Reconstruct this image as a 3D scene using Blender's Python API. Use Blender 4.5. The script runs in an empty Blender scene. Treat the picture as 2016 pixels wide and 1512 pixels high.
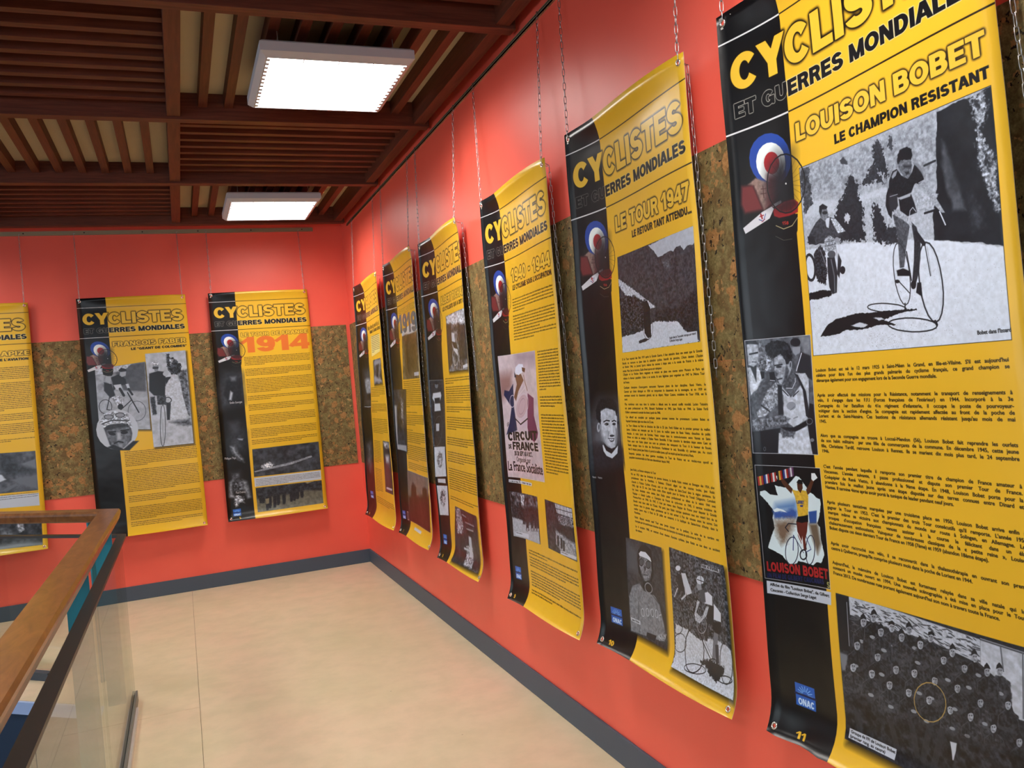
import bpy, bmesh, math, random
import numpy as np
from mathutils import Vector, Matrix

SC = bpy.context.scene
COL = SC.collection
# ---------------------------------------------------------------- camera
CAM_POS = (-1.547, -7.848, 1.6)
YAW, PITCH, ROLL, FPX = 0.379380, -0.006507, -0.088241, 1643.44
cam = bpy.data.cameras.new('camera'); cam_ob = bpy.data.objects.new('camera', cam); COL.objects.link(cam_ob)
cam.sensor_fit = 'HORIZONTAL'; cam.sensor_width = 36.0; cam.lens = FPX / 2016 * 36.0
cam.clip_start = 0.05; cam.clip_end = 100
_f = Vector((math.sin(YAW) * math.cos(PITCH), math.cos(YAW) * math.cos(PITCH), math.sin(PITCH)))
_r0 = Vector((math.cos(YAW), -math.sin(YAW), 0)); _u0 = _r0.cross(_f)
_r = _r0 * math.cos(ROLL) + _u0 * math.sin(ROLL); _u = -_r0 * math.sin(ROLL) + _u0 * math.cos(ROLL)
_m = Matrix((_r, _u, -_f)).transposed().to_4x4(); _m.translation = Vector(CAM_POS)
cam_ob.matrix_world = _m
SC.camera = cam_ob
# ---------------------------------------------------------------- world, daylight, exposure
SC.view_settings.view_transform = 'Standard'; SC.view_settings.look = 'None'
SC.view_settings.exposure = 0.0; SC.view_settings.gamma = 1.0; SC.view_settings.use_curve_mapping = False
world = bpy.data.worlds.new('daylight'); SC.world = world; world.use_nodes = True
_bg = world.node_tree.nodes['Background']; _bg.inputs[0].default_value = (0.80, 0.90, 1.0, 1); _bg.inputs[1].default_value = 0.9

def area(name, loc, rot, sx, sy, power, col):
    l = bpy.data.lights.new(name, 'AREA'); l.shape = 'RECTANGLE'; l.size = sx; l.size_y = sy; l.energy = power; l.color = col
    o = bpy.data.objects.new(name, l); COL.objects.link(o); o.location = loc; o.rotation_euler = rot; return o
# daylight through the windows of the stair hall (left) and of the front wall behind the camera
L1_ = area('stair_window_daylight', (-8.9, -4.7, 1.9), (0, math.radians(-68), 0), 2.2, 8.6, 95, (0.80, 0.90, 1.0)); L1_.data.spread = math.radians(130)
L2_ = area('front_window_daylight', (-4.4, -12.9, 1.7), (math.radians(68), 0, 0), 6.6, 2.3, 60, (0.84, 0.92, 1.0)); L2_.data.spread = math.radians(130)
LAMP = 23.0          # strength of the ceiling lights' diffusers

# ---------------------------------------------------------------- helpers
def link(name, me, mats, parent=None, kind=None):
    o = bpy.data.objects.new(name, me); COL.objects.link(o)
    for m in (mats if isinstance(mats, (list, tuple)) else [mats]):
        if m and len(me.materials) < len(mats if isinstance(mats, (list, tuple)) else [mats]): me.materials.append(m)
    if parent: o.parent = parent
    if kind: o['kind'] = kind
    return o
def tag(o, label=None, cat=None, group=None):
    if label: o['label'] = label
    if cat: o['category'] = cat
    if group: o['group'] = group
    return o
def empty(name, loc, rz=0):
    o = bpy.data.objects.new(name, None); COL.objects.link(o); o.location = loc; o.rotation_euler = (0, 0, rz); o.empty_display_size = .1; return o
def me_from(name, vs, fs, smooth=False):
    me = bpy.data.meshes.new(name); me.from_pydata(vs, [], fs); me.update()
    if smooth: me.polygons.foreach_set('use_smooth', [True] * len(me.polygons))
    return me
def box_vf(x0, y0, z0, x1, y1, z1):
    return ([(x0,y0,z0),(x1,y0,z0),(x1,y1,z0),(x0,y1,z0),(x0,y0,z1),(x1,y0,z1),(x1,y1,z1),(x0,y1,z1)],
            [(0,3,2,1),(4,5,6,7),(0,1,5,4),(1,2,6,5),(2,3,7,6),(3,0,4,7)])
def box(name, x0, y0, z0, x1, y1, z1, bevel=0):
    vs, fs = box_vf(x0, y0, z0, x1, y1, z1); me = me_from(name, vs, fs)
    if bevel:
        bm = bmesh.new(); bm.from_mesh(me); bmesh.ops.bevel(bm, geom=list(bm.edges), offset=bevel, segments=2, affect='EDGES', profile=.5); bm.to_mesh(me); bm.free()
    return me
def boxes(name, lst):
    V, F = [], []
    for b in lst:
        vs, fs = box_vf(*b); n = len(V); V += vs; F += [tuple(i + n for i in f) for f in fs]
    return me_from(name, V, F)
def prism(name, prof, path, close_prof=True, smooth=False, mitre=None):
    """sweep a profile (list of (side, up)) along a horizontal polyline; mitred at the corners"""
    V, F = [], []; n = len(prof); N = len(path)
    for i, p in enumerate(path):
        p = Vector(p)
        d0 = (Vector(path[i]) - Vector(path[i-1])).normalized() if i > 0 else None
        d1 = (Vector(path[i+1]) - Vector(path[i])).normalized() if i < N-1 else None
        d = (d0 + d1).normalized() if d0 and d1 else (d0 or d1)
        s = Vector((d.y, -d.x, 0)); k = 1.0
        if d0 and d1: k = 1 / max(.3, s.dot(Vector((d0.y, -d0.x, 0))))
        for a, b in prof: V.append(tuple(p + s * a * k + Vector((0, 0, b))))
    for i in range(N-1):
        for j in range(n):
            k = (j+1) % n; F.append((i*n+j, i*n+k, (i+1)*n+k, (i+1)*n+j))
    F.append(tuple(range(n))[::-1]); F.append(tuple((N-1)*n + j for j in range(n)))
    me = me_from(name, V, F)
    if smooth:
        for p in me.polygons: p.use_smooth = len(p.vertices) == 4
    bm = bmesh.new(); bm.from_mesh(me); bmesh.ops.recalc_face_normals(bm, faces=bm.faces); bm.to_mesh(me); bm.free()
    return me
def torus_vf(R, r, n=16, m=6, half=0.0, c=(0,0,0), ax='x'):
    """oval chain link ring in the (y,z) plane (ax='x'); half = half length of the straight sides"""
    V, F = [], []
    for i in range(n):
        t = 2*math.pi*i/n; cy, cz = R*math.cos(t), R*math.sin(t) + (half if math.sin(t) > 1e-6 else (-half if math.sin(t) < -1e-6 else 0))
        for j in range(m):
            q = 2*math.pi*j/m; a, b = r*math.cos(q), r*math.sin(q)
            y = cy + a*math.cos(t); z = cz + a*math.sin(t); x = b
            if ax == 'y': x, y = y, x
            V.append((c[0]+x, c[1]+y, c[2]+z))
    for i in range(n):
        for j in range(m): F.append((i*m+j, ((i+1)%n)*m+j, ((i+1)%n)*m+(j+1)%m, i*m+(j+1)%m))
    return V, F

# ---------------------------------------------------------------- materials
def mat(name, col=(.8,.8,.8), rough=.5, metal=0.0, spec=.5, emit=None, strength=0):
    m = bpy.data.materials.new(name); m.use_nodes = True; b = m.node_tree.nodes['Principled BSDF']
    b.inputs['Base Color'].default_value = (*col, 1); b.inputs['Roughness'].default_value = rough
    b.inputs['Metallic'].default_value = metal; b.inputs['Specular IOR Level'].default_value = spec
    if emit: b.inputs['Emission Color'].default_value = (*emit, 1); b.inputs['Emission Strength'].default_value = strength
    return m
def lin(r, g, b):
    f = lambda c: ((c/255+.055)/1.055)**2.4 if c > 10 else c/255/12.92
    return (f(r), f(g), f(b))
def nodes(m): return m.node_tree.nodes, m.node_tree.links, m.node_tree.nodes['Principled BSDF']
def tex_coord(m, scale=(1,1,1), kind='Object'):
    N, L, b = nodes(m); tc = N.new('ShaderNodeTexCoord'); mp = N.new('ShaderNodeMapping'); mp.inputs['Scale'].default_value = scale
    L.new(tc.outputs[kind], mp.inputs['Vector']); return mp
def noise(m, mp, scale, detail=4, rough=.5, dist=0):
    N, L, b = nodes(m); n = N.new('ShaderNodeTexNoise'); n.inputs['Scale'].default_value = scale; n.inputs['Detail'].default_value = detail
    n.inputs['Roughness'].default_value = rough; n.inputs['Distortion'].default_value = dist; L.new(mp.outputs[0], n.inputs['Vector']); return n
def ramp(m, src, stops):
    N, L, b = nodes(m); r = N.new('ShaderNodeValToRGB'); e = r.color_ramp.elements
    while len(e) < len(stops): e.new(.5)
    for k, (p, c) in zip(e, stops): k.position = p; k.color = (*c, 1)
    L.new(src, r.inputs[0]); return r
def mixc(m, fac, a, b_, mode='MIX'):
    N, L, b = nodes(m); x = N.new('ShaderNodeMix'); x.data_type = 'RGBA'; x.blend_type = mode
    for s, i in ((fac, 0), (a, 6), (b_, 7)):
        if hasattr(s, 'is_output'): L.new(s, x.inputs[i])
        elif isinstance(s, tuple): x.inputs[i].default_value = (*s, 1)
        else: x.inputs[i].default_value = s
    return x.outputs[2]
def bump(m, src, strength=.2, dist=.01):
    N, L, b = nodes(m); n = N.new('ShaderNodeBump'); n.inputs['Strength'].default_value = strength; n.inputs['Distance'].default_value = dist
    L.new(src, n.inputs['Height']); L.new(n.outputs[0], b.inputs['Normal']); return n

M = {}
m = M['red'] = mat('red_wall_paint', lin(240, 88, 70), .42, spec=.5)
mp = tex_coord(m); n = noise(m, mp, 2.2, 3); L = m.node_tree.links
L.new(mixc(m, ramp(m, n.outputs[0], [(.3, (0,0,0)), (.7, (1,1,1))]).outputs[0], lin(238, 92, 74), lin(245, 100, 81)), m.node_tree.nodes['Principled BSDF'].inputs['Base Color'])
n2 = noise(m, mp, 240, 2); bump(m, n2.outputs[0], .06, .002)

m = M['cork'] = mat('cork_veneer', (.3,.2,.1), .62, spec=.3); N, L, B = nodes(m)
mp = tex_coord(m)
nn = noise(m, mp, 28, 4, .6); vs_ = N.new('ShaderNodeVectorMath'); vs_.operation = 'SCALE'; vs_.inputs['Scale'].default_value = .085
vm = N.new('ShaderNodeVectorMath'); vm.operation = 'ADD'; L.new(nn.outputs['Color'], vs_.inputs[0]); L.new(mp.outputs[0], vm.inputs[0]); L.new(vs_.outputs[0], vm.inputs[1])
def chips(scale, lo, hi, rad):
    v = N.new('ShaderNodeTexVoronoi'); v.inputs['Scale'].default_value = scale; L.new(vm.outputs[0], v.inputs['Vector'])
    s = N.new('ShaderNodeSeparateColor'); L.new(v.outputs['Color'], s.inputs[0])
    a = ramp(m, s.outputs[0], [(lo, (0,0,0)), (hi, (1,1,1))]); e = ramp(m, v.outputs['Distance'], [(rad, (1,1,1)), (rad+.05, (0,0,0))])
    q = N.new('ShaderNodeMath'); q.operation = 'MULTIPLY'; L.new(a.outputs[0], q.inputs[0]); L.new(e.outputs[0], q.inputs[1]); return q, s
nf = noise(m, mp, 110, 4, .75); nm = noise(m, mp, 18, 4, .65, .5)
base = ramp(m, nf.outputs[0], [(.3, lin(92, 80, 48)), (.5, lin(128, 112, 70)), (.7, lin(158, 140, 94))])
base = mixc(m, ramp(m, nm.outputs[0], [(.42, (0,0,0)), (.62, (.75,.75,.75))]).outputs[0], base.outputs[0], lin(98, 70, 38))
chip = ramp(m, nf.outputs[0], [(.3, lin(128, 84, 44)), (.7, lin(190, 140, 86))])
q1, s1 = chips(13, .60, .62, .40); q2, s2 = chips(34, .66, .68, .38); q3, s3 = chips(60, .80, .82, .34)
c = mixc(m, q1.outputs[0], base, chip.outputs[0]); c = mixc(m, q2.outputs[0], c, mixc(m, s2.outputs[1], lin(150, 104, 56), lin(186, 140, 90)))
c = mixc(m, q3.outputs[0], c, lin(34, 22, 14)); L.new(c, B.inputs['Base Color']); bump(m, nf.outputs[0], .3, .003)

m = M['floor'] = mat('beige_floor', lin(208, 190, 160), .42, spec=.35); N, L, B = nodes(m)
mp = tex_coord(m, kind='Object'); n1 = noise(m, mp, .9, 4, .55); n2 = noise(m, mp, 7, 5, .6); n3 = noise(m, mp, 60, 3)
c = ramp(m, n1.outputs[0], [(.3, lin(196, 184, 150)), (.5, lin(208, 188, 158)), (.7, lin(214, 184, 158))])
c = mixc(m, ramp(m, n2.outputs[0], [(.35, (.35,.35,.35)), (.6, (0,0,0))]).outputs[0], c.outputs[0], lin(178, 166, 134))
n4 = noise(m, mp, 24, 2, .4); c = mixc(m, ramp(m, n4.outputs[0], [(.19, (.7,.7,.7)), (.21, (0,0,0))]).outputs[0], c, lin(110, 92, 70))
L.new(c, B.inputs['Base Color']); bump(m, n3.outputs[0], .05, .002)

def wood(name, a, b_, sc, rough=.45, spec=.4):
    m = mat(name, a, rough, spec=spec); N, L, B = nodes(m); mp = tex_coord(m, sc); n = noise(m, mp, 6, 6, .6, .8)
    L.new(ramp(m, n.outputs[0], [(.3, a), (.7, b_)]).outputs[0], B.inputs['Base Color']); bump(m, n.outputs[0], .1, .002); return m
M['mahogany'] = wood('mahogany_along_room', lin(84, 42, 30), lin(112, 60, 42), (10, .6, 10), .5, .3)
M['mahogany_x'] = wood('mahogany_across_room', lin(82, 42, 30), lin(116, 62, 46), (.6, 10, 10), .5, .3)
M['handrail'] = wood('varnished_handrail', lin(100, 58, 30), lin(146, 94, 50), (4.5, 1.1, 4), .32, .5); M['handrail'].node_tree.nodes['Principled BSDF'].inputs['Coat Weight'].default_value = .35; M['handrail'].node_tree.nodes['Principled BSDF'].inputs['Coat Roughness'].default_value = .22
M['plaster'] = mat('ceiling_plaster', lin(206, 192, 158), .85); m = M['plaster']; mp = tex_coord(m); bump(m, noise(m, mp, 60, 5, .7).outputs[0], .4, .004)
M['baseboard'] = mat('slate_baseboard', lin(74, 84, 98), .5, spec=.35)
M['rail'] = mat('picture_rail_metal', lin(150, 138, 112), .42, metal=.3)
M['rail_dark'] = mat('rail_channel', lin(40, 34, 28), .6)
M['chain'] = mat('zinc_chain', (.50, .50, .51), .28, metal=1.0)
M['grommet'] = mat('nickel_grommet', (.72, .70, .66), .25, metal=1.0)
M['backing'] = mat('banner_backing', lin(216, 214, 206), .5)
M['housing'] = mat('lamp_housing', lin(196, 198, 206), .45)
M['diffuser'] = mat('lamp_diffuser', (1,1,1), .5, emit=(1.0, .965, .92), strength=LAMP)
m = M['diffuser']; N, L, B = nodes(m)          # prismatic lens: throws most of its light downwards
_ge = N.new('ShaderNodeNewGeometry'); _dt = N.new('ShaderNodeVectorMath'); _dt.operation = 'DOT_PRODUCT'; L.new(_ge.outputs['Incoming'], _dt.inputs[0]); L.new(_ge.outputs['Normal'], _dt.inputs[1])
_ab = N.new('ShaderNodeMath'); _ab.operation = 'ABSOLUTE'; L.new(_dt.outputs['Value'], _ab.inputs[0]); _ml = N.new('ShaderNodeMath'); _ml.operation = 'MULTIPLY'; _ml.inputs[1].default_value = LAMP * 1.6; L.new(_ab.outputs[0], _ml.inputs[0]); L.new(_ml.outputs[0], B.inputs['Emission Strength'])
M['wire'] = mat('hanger_wire', (.4,.4,.4), .4, metal=.9)
M['teal'] = mat('teal_paint', lin(24, 118, 138), .35)
M['black_metal'] = mat('black_anodised', lin(50, 48, 46), .42, metal=.2)
M['grey_metal'] = mat('grey_aluminium', lin(112, 112, 108), .45, metal=.5)
M['pale_metal'] = mat('pale_aluminium', lin(200, 196, 190), .4, metal=.2)
M['navy'] = mat('navy_stairwell_paint', lin(30, 50, 74), .6)
M['fascia'] = mat('pale_blue_fascia', lin(158, 180, 220), .5)
M['dark_channel'] = mat('dark_channel', lin(44, 56, 68), .5)
m = M['glass'] = bpy.data.materials.new('clear_glass'); m.use_nodes = True; _nt = m.node_tree; _nt.nodes.remove(_nt.nodes['Principled BSDF'])
_t = _nt.nodes.new('ShaderNodeBsdfTransparent'); _t.inputs[0].default_value = (.93, .97, .95, 1); _g = _nt.nodes.new('ShaderNodeBsdfGlossy'); _g.inputs['Roughness'].default_value = .02
_fr = _nt.nodes.new('ShaderNodeFresnel'); _ge = _nt.nodes.new('ShaderNodeNewGeometry'); _mr = _nt.nodes.new('ShaderNodeMapRange'); _mr.inputs[3].default_value = 1.5; _mr.inputs[4].default_value = 1/1.5; _nt.links.new(_ge.outputs['Backfacing'], _mr.inputs[0]); _nt.links.new(_mr.outputs[0], _fr.inputs[0]); _x = _nt.nodes.new('ShaderNodeMixShader')
_nt.links.new(_fr.outputs[0], _x.inputs[0]); _nt.links.new(_t.outputs[0], _x.inputs[1]); _nt.links.new(_g.outputs[0], _x.inputs[2]); _nt.links.new(_x.outputs[0], _nt.nodes['Material Output'].inputs[0])
M['white'] = mat('white_wall', lin(168, 158, 146), .7)
M['frame_paint'] = mat('window_frame_paint', lin(120, 60, 44), .5)

# ================================================================ printed artwork (painted into arrays, cm units)
W_CM, H_CM = 85.0, 203.0
INK_D = np.array([.045, .055, .08]); INK_L = np.array([.86, .90, .97])
YEL = np.array([.88, .695, .16]); BLK = np.array([.045, .045, .055]); BRN = np.array([.20, .13, .04])
RS = np.random.RandomState(5)
def tone(g):
    if isinstance(g, (list, tuple)): return np.array(g, float)
    return INK_D + (INK_L - INK_D) * g
_nc = {}
def fnoise(h, w, cell, seed=0, octs=3):
    """fractal value noise 0..1, h x w pixels, largest cell in pixels"""
    key = (h, w, round(cell, 1), seed)
    if key in _nc: return _nc[key]
    out = np.zeros((h, w), np.float32); amp = 1.0; tot = 0
    r = np.random.RandomState(seed + 77)
    for o in range(octs):
        c = max(cell / 2**o, 1.0); gh, gw = int(h / c) + 3, int(w / c) + 3; g = r.rand(gh, gw).astype(np.float32)
        ys = np.arange(h) / c; xs = np.arange(w) / c; yi = ys.astype(int); xi = xs.astype(int)
        fy = (ys - yi)[:, None]; fx = (xs - xi)[None]; fy = fy*fy*(3-2*fy); fx = fx*fx*(3-2*fx)
        a = g[yi][:, xi]; b = g[yi][:, xi+1]; c_ = g[yi+1][:, xi]; d = g[yi+1][:, xi+1]
        out += amp * ((a*(1-fx)+b*fx)*(1-fy) + (c_*(1-fx)+d*fx)*fy); tot += amp; amp *= .6
    out /= tot; out = np.clip((out - .5) * 1.7 + .5, 0, 1)
    if len(_nc) < 40: _nc[key] = out
    return out
def blur(a, r):
    r = int(round(r))
    if r < 1: return a
    for _ in range(2):
        for ax in (0, 1):
            p = [(0,0), (0,0)]; p[ax] = (r+1, r); c = np.cumsum(np.pad(a, p, mode='edge'), axis=ax)
            n = a.shape[ax]; k = 2*r+1
            a = (np.take(c, range(k, k+n), axis=ax) - np.take(c, range(0, n), axis=ax)) / k
    return a
class Art:
    def __init__(s, px):
        s.px = px; s.w = int(W_CM*px); s.h = int(H_CM*px); s.a = np.empty((s.h, s.w, 3), np.float32); s.a[:] = YEL; s.clip = None
    def win(s, x0, y0, x1, y1, pad=0):
        X0 = max(0, int((x0-pad)*s.px)); Y0 = max(0, int((y0-pad)*s.px)); X1 = min(s.w, int((x1+pad)*s.px)+2); Y1 = min(s.h, int((y1+pad)*s.px)+2)
        return (X0, Y0, X1, Y1) if X1 > X0 and Y1 > Y0 else None
    def comp(s, w, m, col, cl=True):
        X0, Y0, X1, Y1 = w
        if cl and s.clip is not None: m = m * s.clip[Y0:Y1, X0:X1]
        m = m[..., None]; s.a[Y0:Y1, X0:X1] = s.a[Y0:Y1, X0:X1] * (1-m) + col * m
    def sdf(s, w, P, warp=0, ns=.5):
        X0, Y0, X1, Y1 = w; ys, xs = np.mgrid[Y0:Y1, X0:X1].astype(np.float32); xs = (xs+.5)/s.px; ys = (ys+.5)/s.px
        if warp:
            h, ww = xs.shape; cell = max(2, (ns or .5)*s.px*1.2)
            xs = xs + (fnoise(h, ww, cell, 3)-.5)*warp*2; ys = ys + (fnoise(h, ww, cell, 4)-.5)*warp*2
        d = np.full(xs.shape, 1e9, np.float32); ins = np.zeros(xs.shape, bool); n = len(P)
        for i in range(n):
            ax, ay = P[i]; bx, by = P[(i+1) % n]; dx, dy = bx-ax, by-ay; L2 = dx*dx+dy*dy
            if L2 < 1e-9: continue
            t = np.clip(((xs-ax)*dx+(ys-ay)*dy)/L2, 0, 1); d = np.minimum(d, (xs-ax-t*dx)**2+(ys-ay-t*dy)**2)
            if dy != 0:
                c = (ay > ys) != (by > ys); ins ^= c & (xs < dx*(ys-ay)/dy + ax)
        d = np.sqrt(d); return np.where(ins, -d, d)
    def poly(s, P, g, soft=0, warp=0, n=0, ns=.5, a=1, cl=True):
        P = np.array(P, float).reshape(-1, 2); w = s.win(P[:,0].min(), P[:,1].min(), P[:,0].max(), P[:,1].max(), soft+warp+.15)
        if not w: return
        e = max(soft, .55/s.px); m = np.clip(.5 - s.sdf(w, P, warp, ns)/(2*e), 0, 1) * a
        col = tone(g)
        if n:
            h, ww = m.shape; f = (fnoise(h, ww, max(1.5, (ns or .5)*s.px), 11) - .5)[..., None]
            col = np.clip(col * (1 + f*n*1.6) + f*n*.12, 0, 1)
        s.comp(w, m, col, cl)
    def line(s, P, wd, g, a=1):
        P = np.array(P, float).reshape(-1, 2); w = s.win(P[:,0].min(), P[:,1].min(), P[:,0].max(), P[:,1].max(), wd/2+.15)
        if not w: return
        X0, Y0, X1, Y1 = w; ys, xs = np.mgrid[Y0:Y1, X0:X1].astype(np.float32); xs = (xs+.5)/s.px; ys = (ys+.5)/s.px
        d = np.full(xs.shape, 1e9, np.float32)
        for i in range(len(P)-1):
            ax, ay = P[i]; dx, dy = P[i+1]-P[i]; t = np.clip(((xs-ax)*dx+(ys-ay)*dy)/max(dx*dx+dy*dy, 1e-9), 0, 1)
            d = np.minimum(d, (xs-ax-t*dx)**2+(ys-ay-t*dy)**2)
        s.comp(w, np.clip(.5 - (np.sqrt(d)-wd/2)*s.px, 0, 1)*a, tone(g))
    def specks(s, P, n, size, g, seed, stones=False):
        P = np.array(P, float).reshape(-1, 2); r = np.random.RandomState(seed); x0, y0 = P.min(0); x1, y1 = P.max(0); k = 0; it = 0
        while k < n and it < n*6:
            it += 1; x, y = r.uniform(x0, x1), r.uniform(y0, y1); ins = False
            for i in range(len(P)):
                ax, ay = P[i]; bx, by = P[(i+1) % len(P)]
                if (ay > y) != (by > y) and x < (bx-ax)*(y-ay)/(by-ay)+ax: ins = not ins
            if not ins: continue
            k += 1
            a = size*r.uniform(.5, 1.3)*(1.8 if stones else .6); b = size*r.uniform(.3, .6)*(.6 if stones else .7); w = s.win(x-a, y-a, x+a, y+a)
            if not w: continue
            X0, Y0, X1, Y1 = w; yy, xx = np.mgrid[Y0:Y1, X0:X1]; t = r.uniform(-.5, .3); u = (xx+.5)/s.px-x; v = (yy+.5)/s.px-y
            q = np.sqrt(((u*math.cos(t)-v*math.sin(t))/a)**2 + ((u*math.sin(t)+v*math.cos(t))/b)**2)
            s.comp(w, np.clip((1-q)*b*s.px*1.5+.2, 0, 1), tone(g))
# ---- lettering: a heavy grotesque drawn from bars and bowls (titles) and the built-in face (running text)
def _heavy():
    w = .285; v = .235; F = {}
    def ring(cx, cy, rx, ry, t0, t1): return ('a', cx, cy, rx, ry, t0, t1)
    R = lambda x0, y0, x1, y1: ('r', x0, y0, x1, y1)
    Lb = lambda x0, y0, x1, y1, k=w: ('l', x0, y0, x1, y1, k)
    rt = .25 + v/4; ct = .75 - v/4; cb = .25 + v/4
    F['C'] = (.93, [ring(.48, .5, .44, .5, 38, 322)]); F['G'] = (1.03, [ring(.49, .5, .45, .5, 38, 330), R(.52, .36, .94, .36+v*.85), R(.76, .02, .94, .5)])
    F['O'] = (1.04, [ring(.52, .5, .48, .5, 0, 360)]); F['Q'] = (1.04, [ring(.52, .5, .48, .5, 0, 360), Lb(.6, .28, .95, -.06, .2)])
    F['Y'] = (.89, [R(.46-w/2, 0, .46+w/2, .45), Lb(.12, 1.06, .46, .42), Lb(.80, 1.06, .46, .42)])
    F['L'] = (.76, [R(.06, 0, .06+w, 1), R(.06, 0, .72, v)]); F['I'] = (.38, [R(.06, 0, .06+w, 1)]); F['T'] = (.84, [R(.42-w/2, 0, .42+w/2, 1), R(.02, 1-v, .82, 1)])
    F['E'] = (.84, [R(.06, 0, .06+w, 1), R(.06, 0, .79, v), R(.06, 1-v, .78, 1), R(.06, .5-v*.45, .73, .5+v*.5)]); F['F'] = (.78, [R(.06, 0, .06+w, 1), R(.06, 1-v, .76, 1), R(.06, .5-v*.5, .68, .5+v*.45)])
    F['H'] = (.96, [R(.06, 0, .06+w, 1), R(.9-w, 0, .9, 1), R(.1, .5-v/2, .86, .5+v/2)]); F['N'] = (.98, [R(.06, 0, .06+w*.92, 1), R(.92-w*.92, 0, .92, 1), Lb(.17, 1.05, .81, -.05, .27)])
    F['M'] = (1.14, [R(.06, 0, .06+w*.92, 1), R(1.08-w*.92, 0, 1.08, 1), Lb(.19, 1.06, .57, .0, .24), Lb(.95, 1.06, .57, .0, .24)])
    F['A'] = (.98, [Lb(.12, -.06, .49, 1.06), Lb(.86, -.06, .49, 1.06), R(.28, .2, .7, .2+v*.85)]); F['V'] = (.94, [Lb(.1, 1.06, .47, -.04), Lb(.84, 1.06, .47, -.04)])
    F['X'] = (.96, [Lb(.08, -.05, .88, 1.05), Lb(.88, -.05, .08, 1.05)]); F['Z'] = (.84, [R(.05, 0, .79, v), R(.05, 1-v, .78, 1), Lb(.16, .06, .68, .94, .26)]); F['K'] = (.98, [R(.06, 0, .06+w, 1), Lb(.2, .35, .86, 1.06), Lb(.42, .6, .9, -.06)])
    F['U'] = (.96, [R(.06, .4, .06+w, 1), R(.9-w, .4, .9, 1), ring(.48, .42, .42, .42, 180, 360)]); F['J'] = (.8, [R(.72-w, .4, .72, 1), ring(.38, .36, .34, .36, 180, 360)])
    F['P'] = (.86, [R(.06, 0, .06+w, 1), ring(.48, 1-.33, .36, .33, -90, 90), R(.1, 1-v, .5, 1), R(.1, .34, .5, .34+v)])
    F['D'] = (.96, [R(.06, 0, .06+w, 1), ring(.42, .5, .48, .5, -90, 90), R(.1, 1-v, .44, 1), R(.1, 0, .44, v)])
    F['R'] = (.94, [R(.06, 0, .06+w, 1), ring(.52, 1-.31, .35, .31, -90, 90), R(.1, 1-v, .54, 1), R(.1, .38, .54, .38+v), Lb(.56, .48, .78, -.06, .26)])
    F['B'] = (.92, [R(.06, 0, .06+w, 1), ring(.5, ct+.01, .34, rt-.01, -90, 90), ring(.52, cb, .36, rt, -90, 90), R(.1, 1-v, .52, 1), R(.1, 0, .54, v), R(.1, .5-v/2, .54, .5+v/2)])
    F['S'] = (.90, [ring(.44, ct, .38, rt, 22, 278), ring(.46, cb, .40, rt, -98, 98), ring(.44, cb, .40, rt, 195, 275)])
    F['0'] = (.8, [ring(.4, .5, .37, .5, 0, 360)]); F['1'] = (.62, [R(.26, 0, .26+w, 1), Lb(.04, .62, .34, .9, .17)])
    F['4'] = (.82, [R(.46, 0, .46+w*.95, 1), R(.02, .19, .80, .19+v*.95), Lb(.06, .24, .56, .98, .2)]); F['9'] = (.8, [ring(.4, ct-.03, .36, rt+.03, 0, 360), ring(.4, .5, .37, .5, -60, 30), ring(.4, cb, .37, rt, 190, 330)])
    F['7'] = (.76, [R(.03, 1-v, .74, 1), Lb(.22, -.05, .62, .9, .25)]); F['5'] = (.8, [R(.1, 1-v, .72, 1), R(.1, .5, .1+w*.8, 1), ring(.4, .32, .37, .32, -150, 140)]); F['8'] = (.8, [ring(.4, ct+.01, .34, rt-.01, 0, 360), ring(.4, cb, .37, rt, 0, 360)])
    F['6'] = (.8, [ring(.4, cb+.03, .36, rt+.03, 0, 360), ring(.4, .5, .37, .5, 120, 210), ring(.4, ct, .37, rt, 10, 150)])
    F['3'] = (.8, [ring(.38, ct, .35, rt, -90, 160), ring(.4, cb, .37, rt, -160, 90)]); F['2'] = (.8, [ring(.4, ct-.02, .36, rt+.02, -20, 165), Lb(.14, .06, .66, .6, .24), R(.06, 0, .76, v)])
    F['-'] = (.5, [R(.06, .34, .44, .34+v)]); F['.'] = (.36, [R(.06, 0, .06+w, w)]); F["'"] = (.34, [R(.06, .66, .26, 1)]); F['"'] = (.5, [R(.04, .66, .2, 1), R(.28, .66, .44, 1)]); F[' '] = (.42, [])
    for k_ in F:
        F[k_] = (F[k_][0]*.955, F[k_][1])
    return F, w, v
HF, HW, HV = _heavy()
_gc = {}
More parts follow.
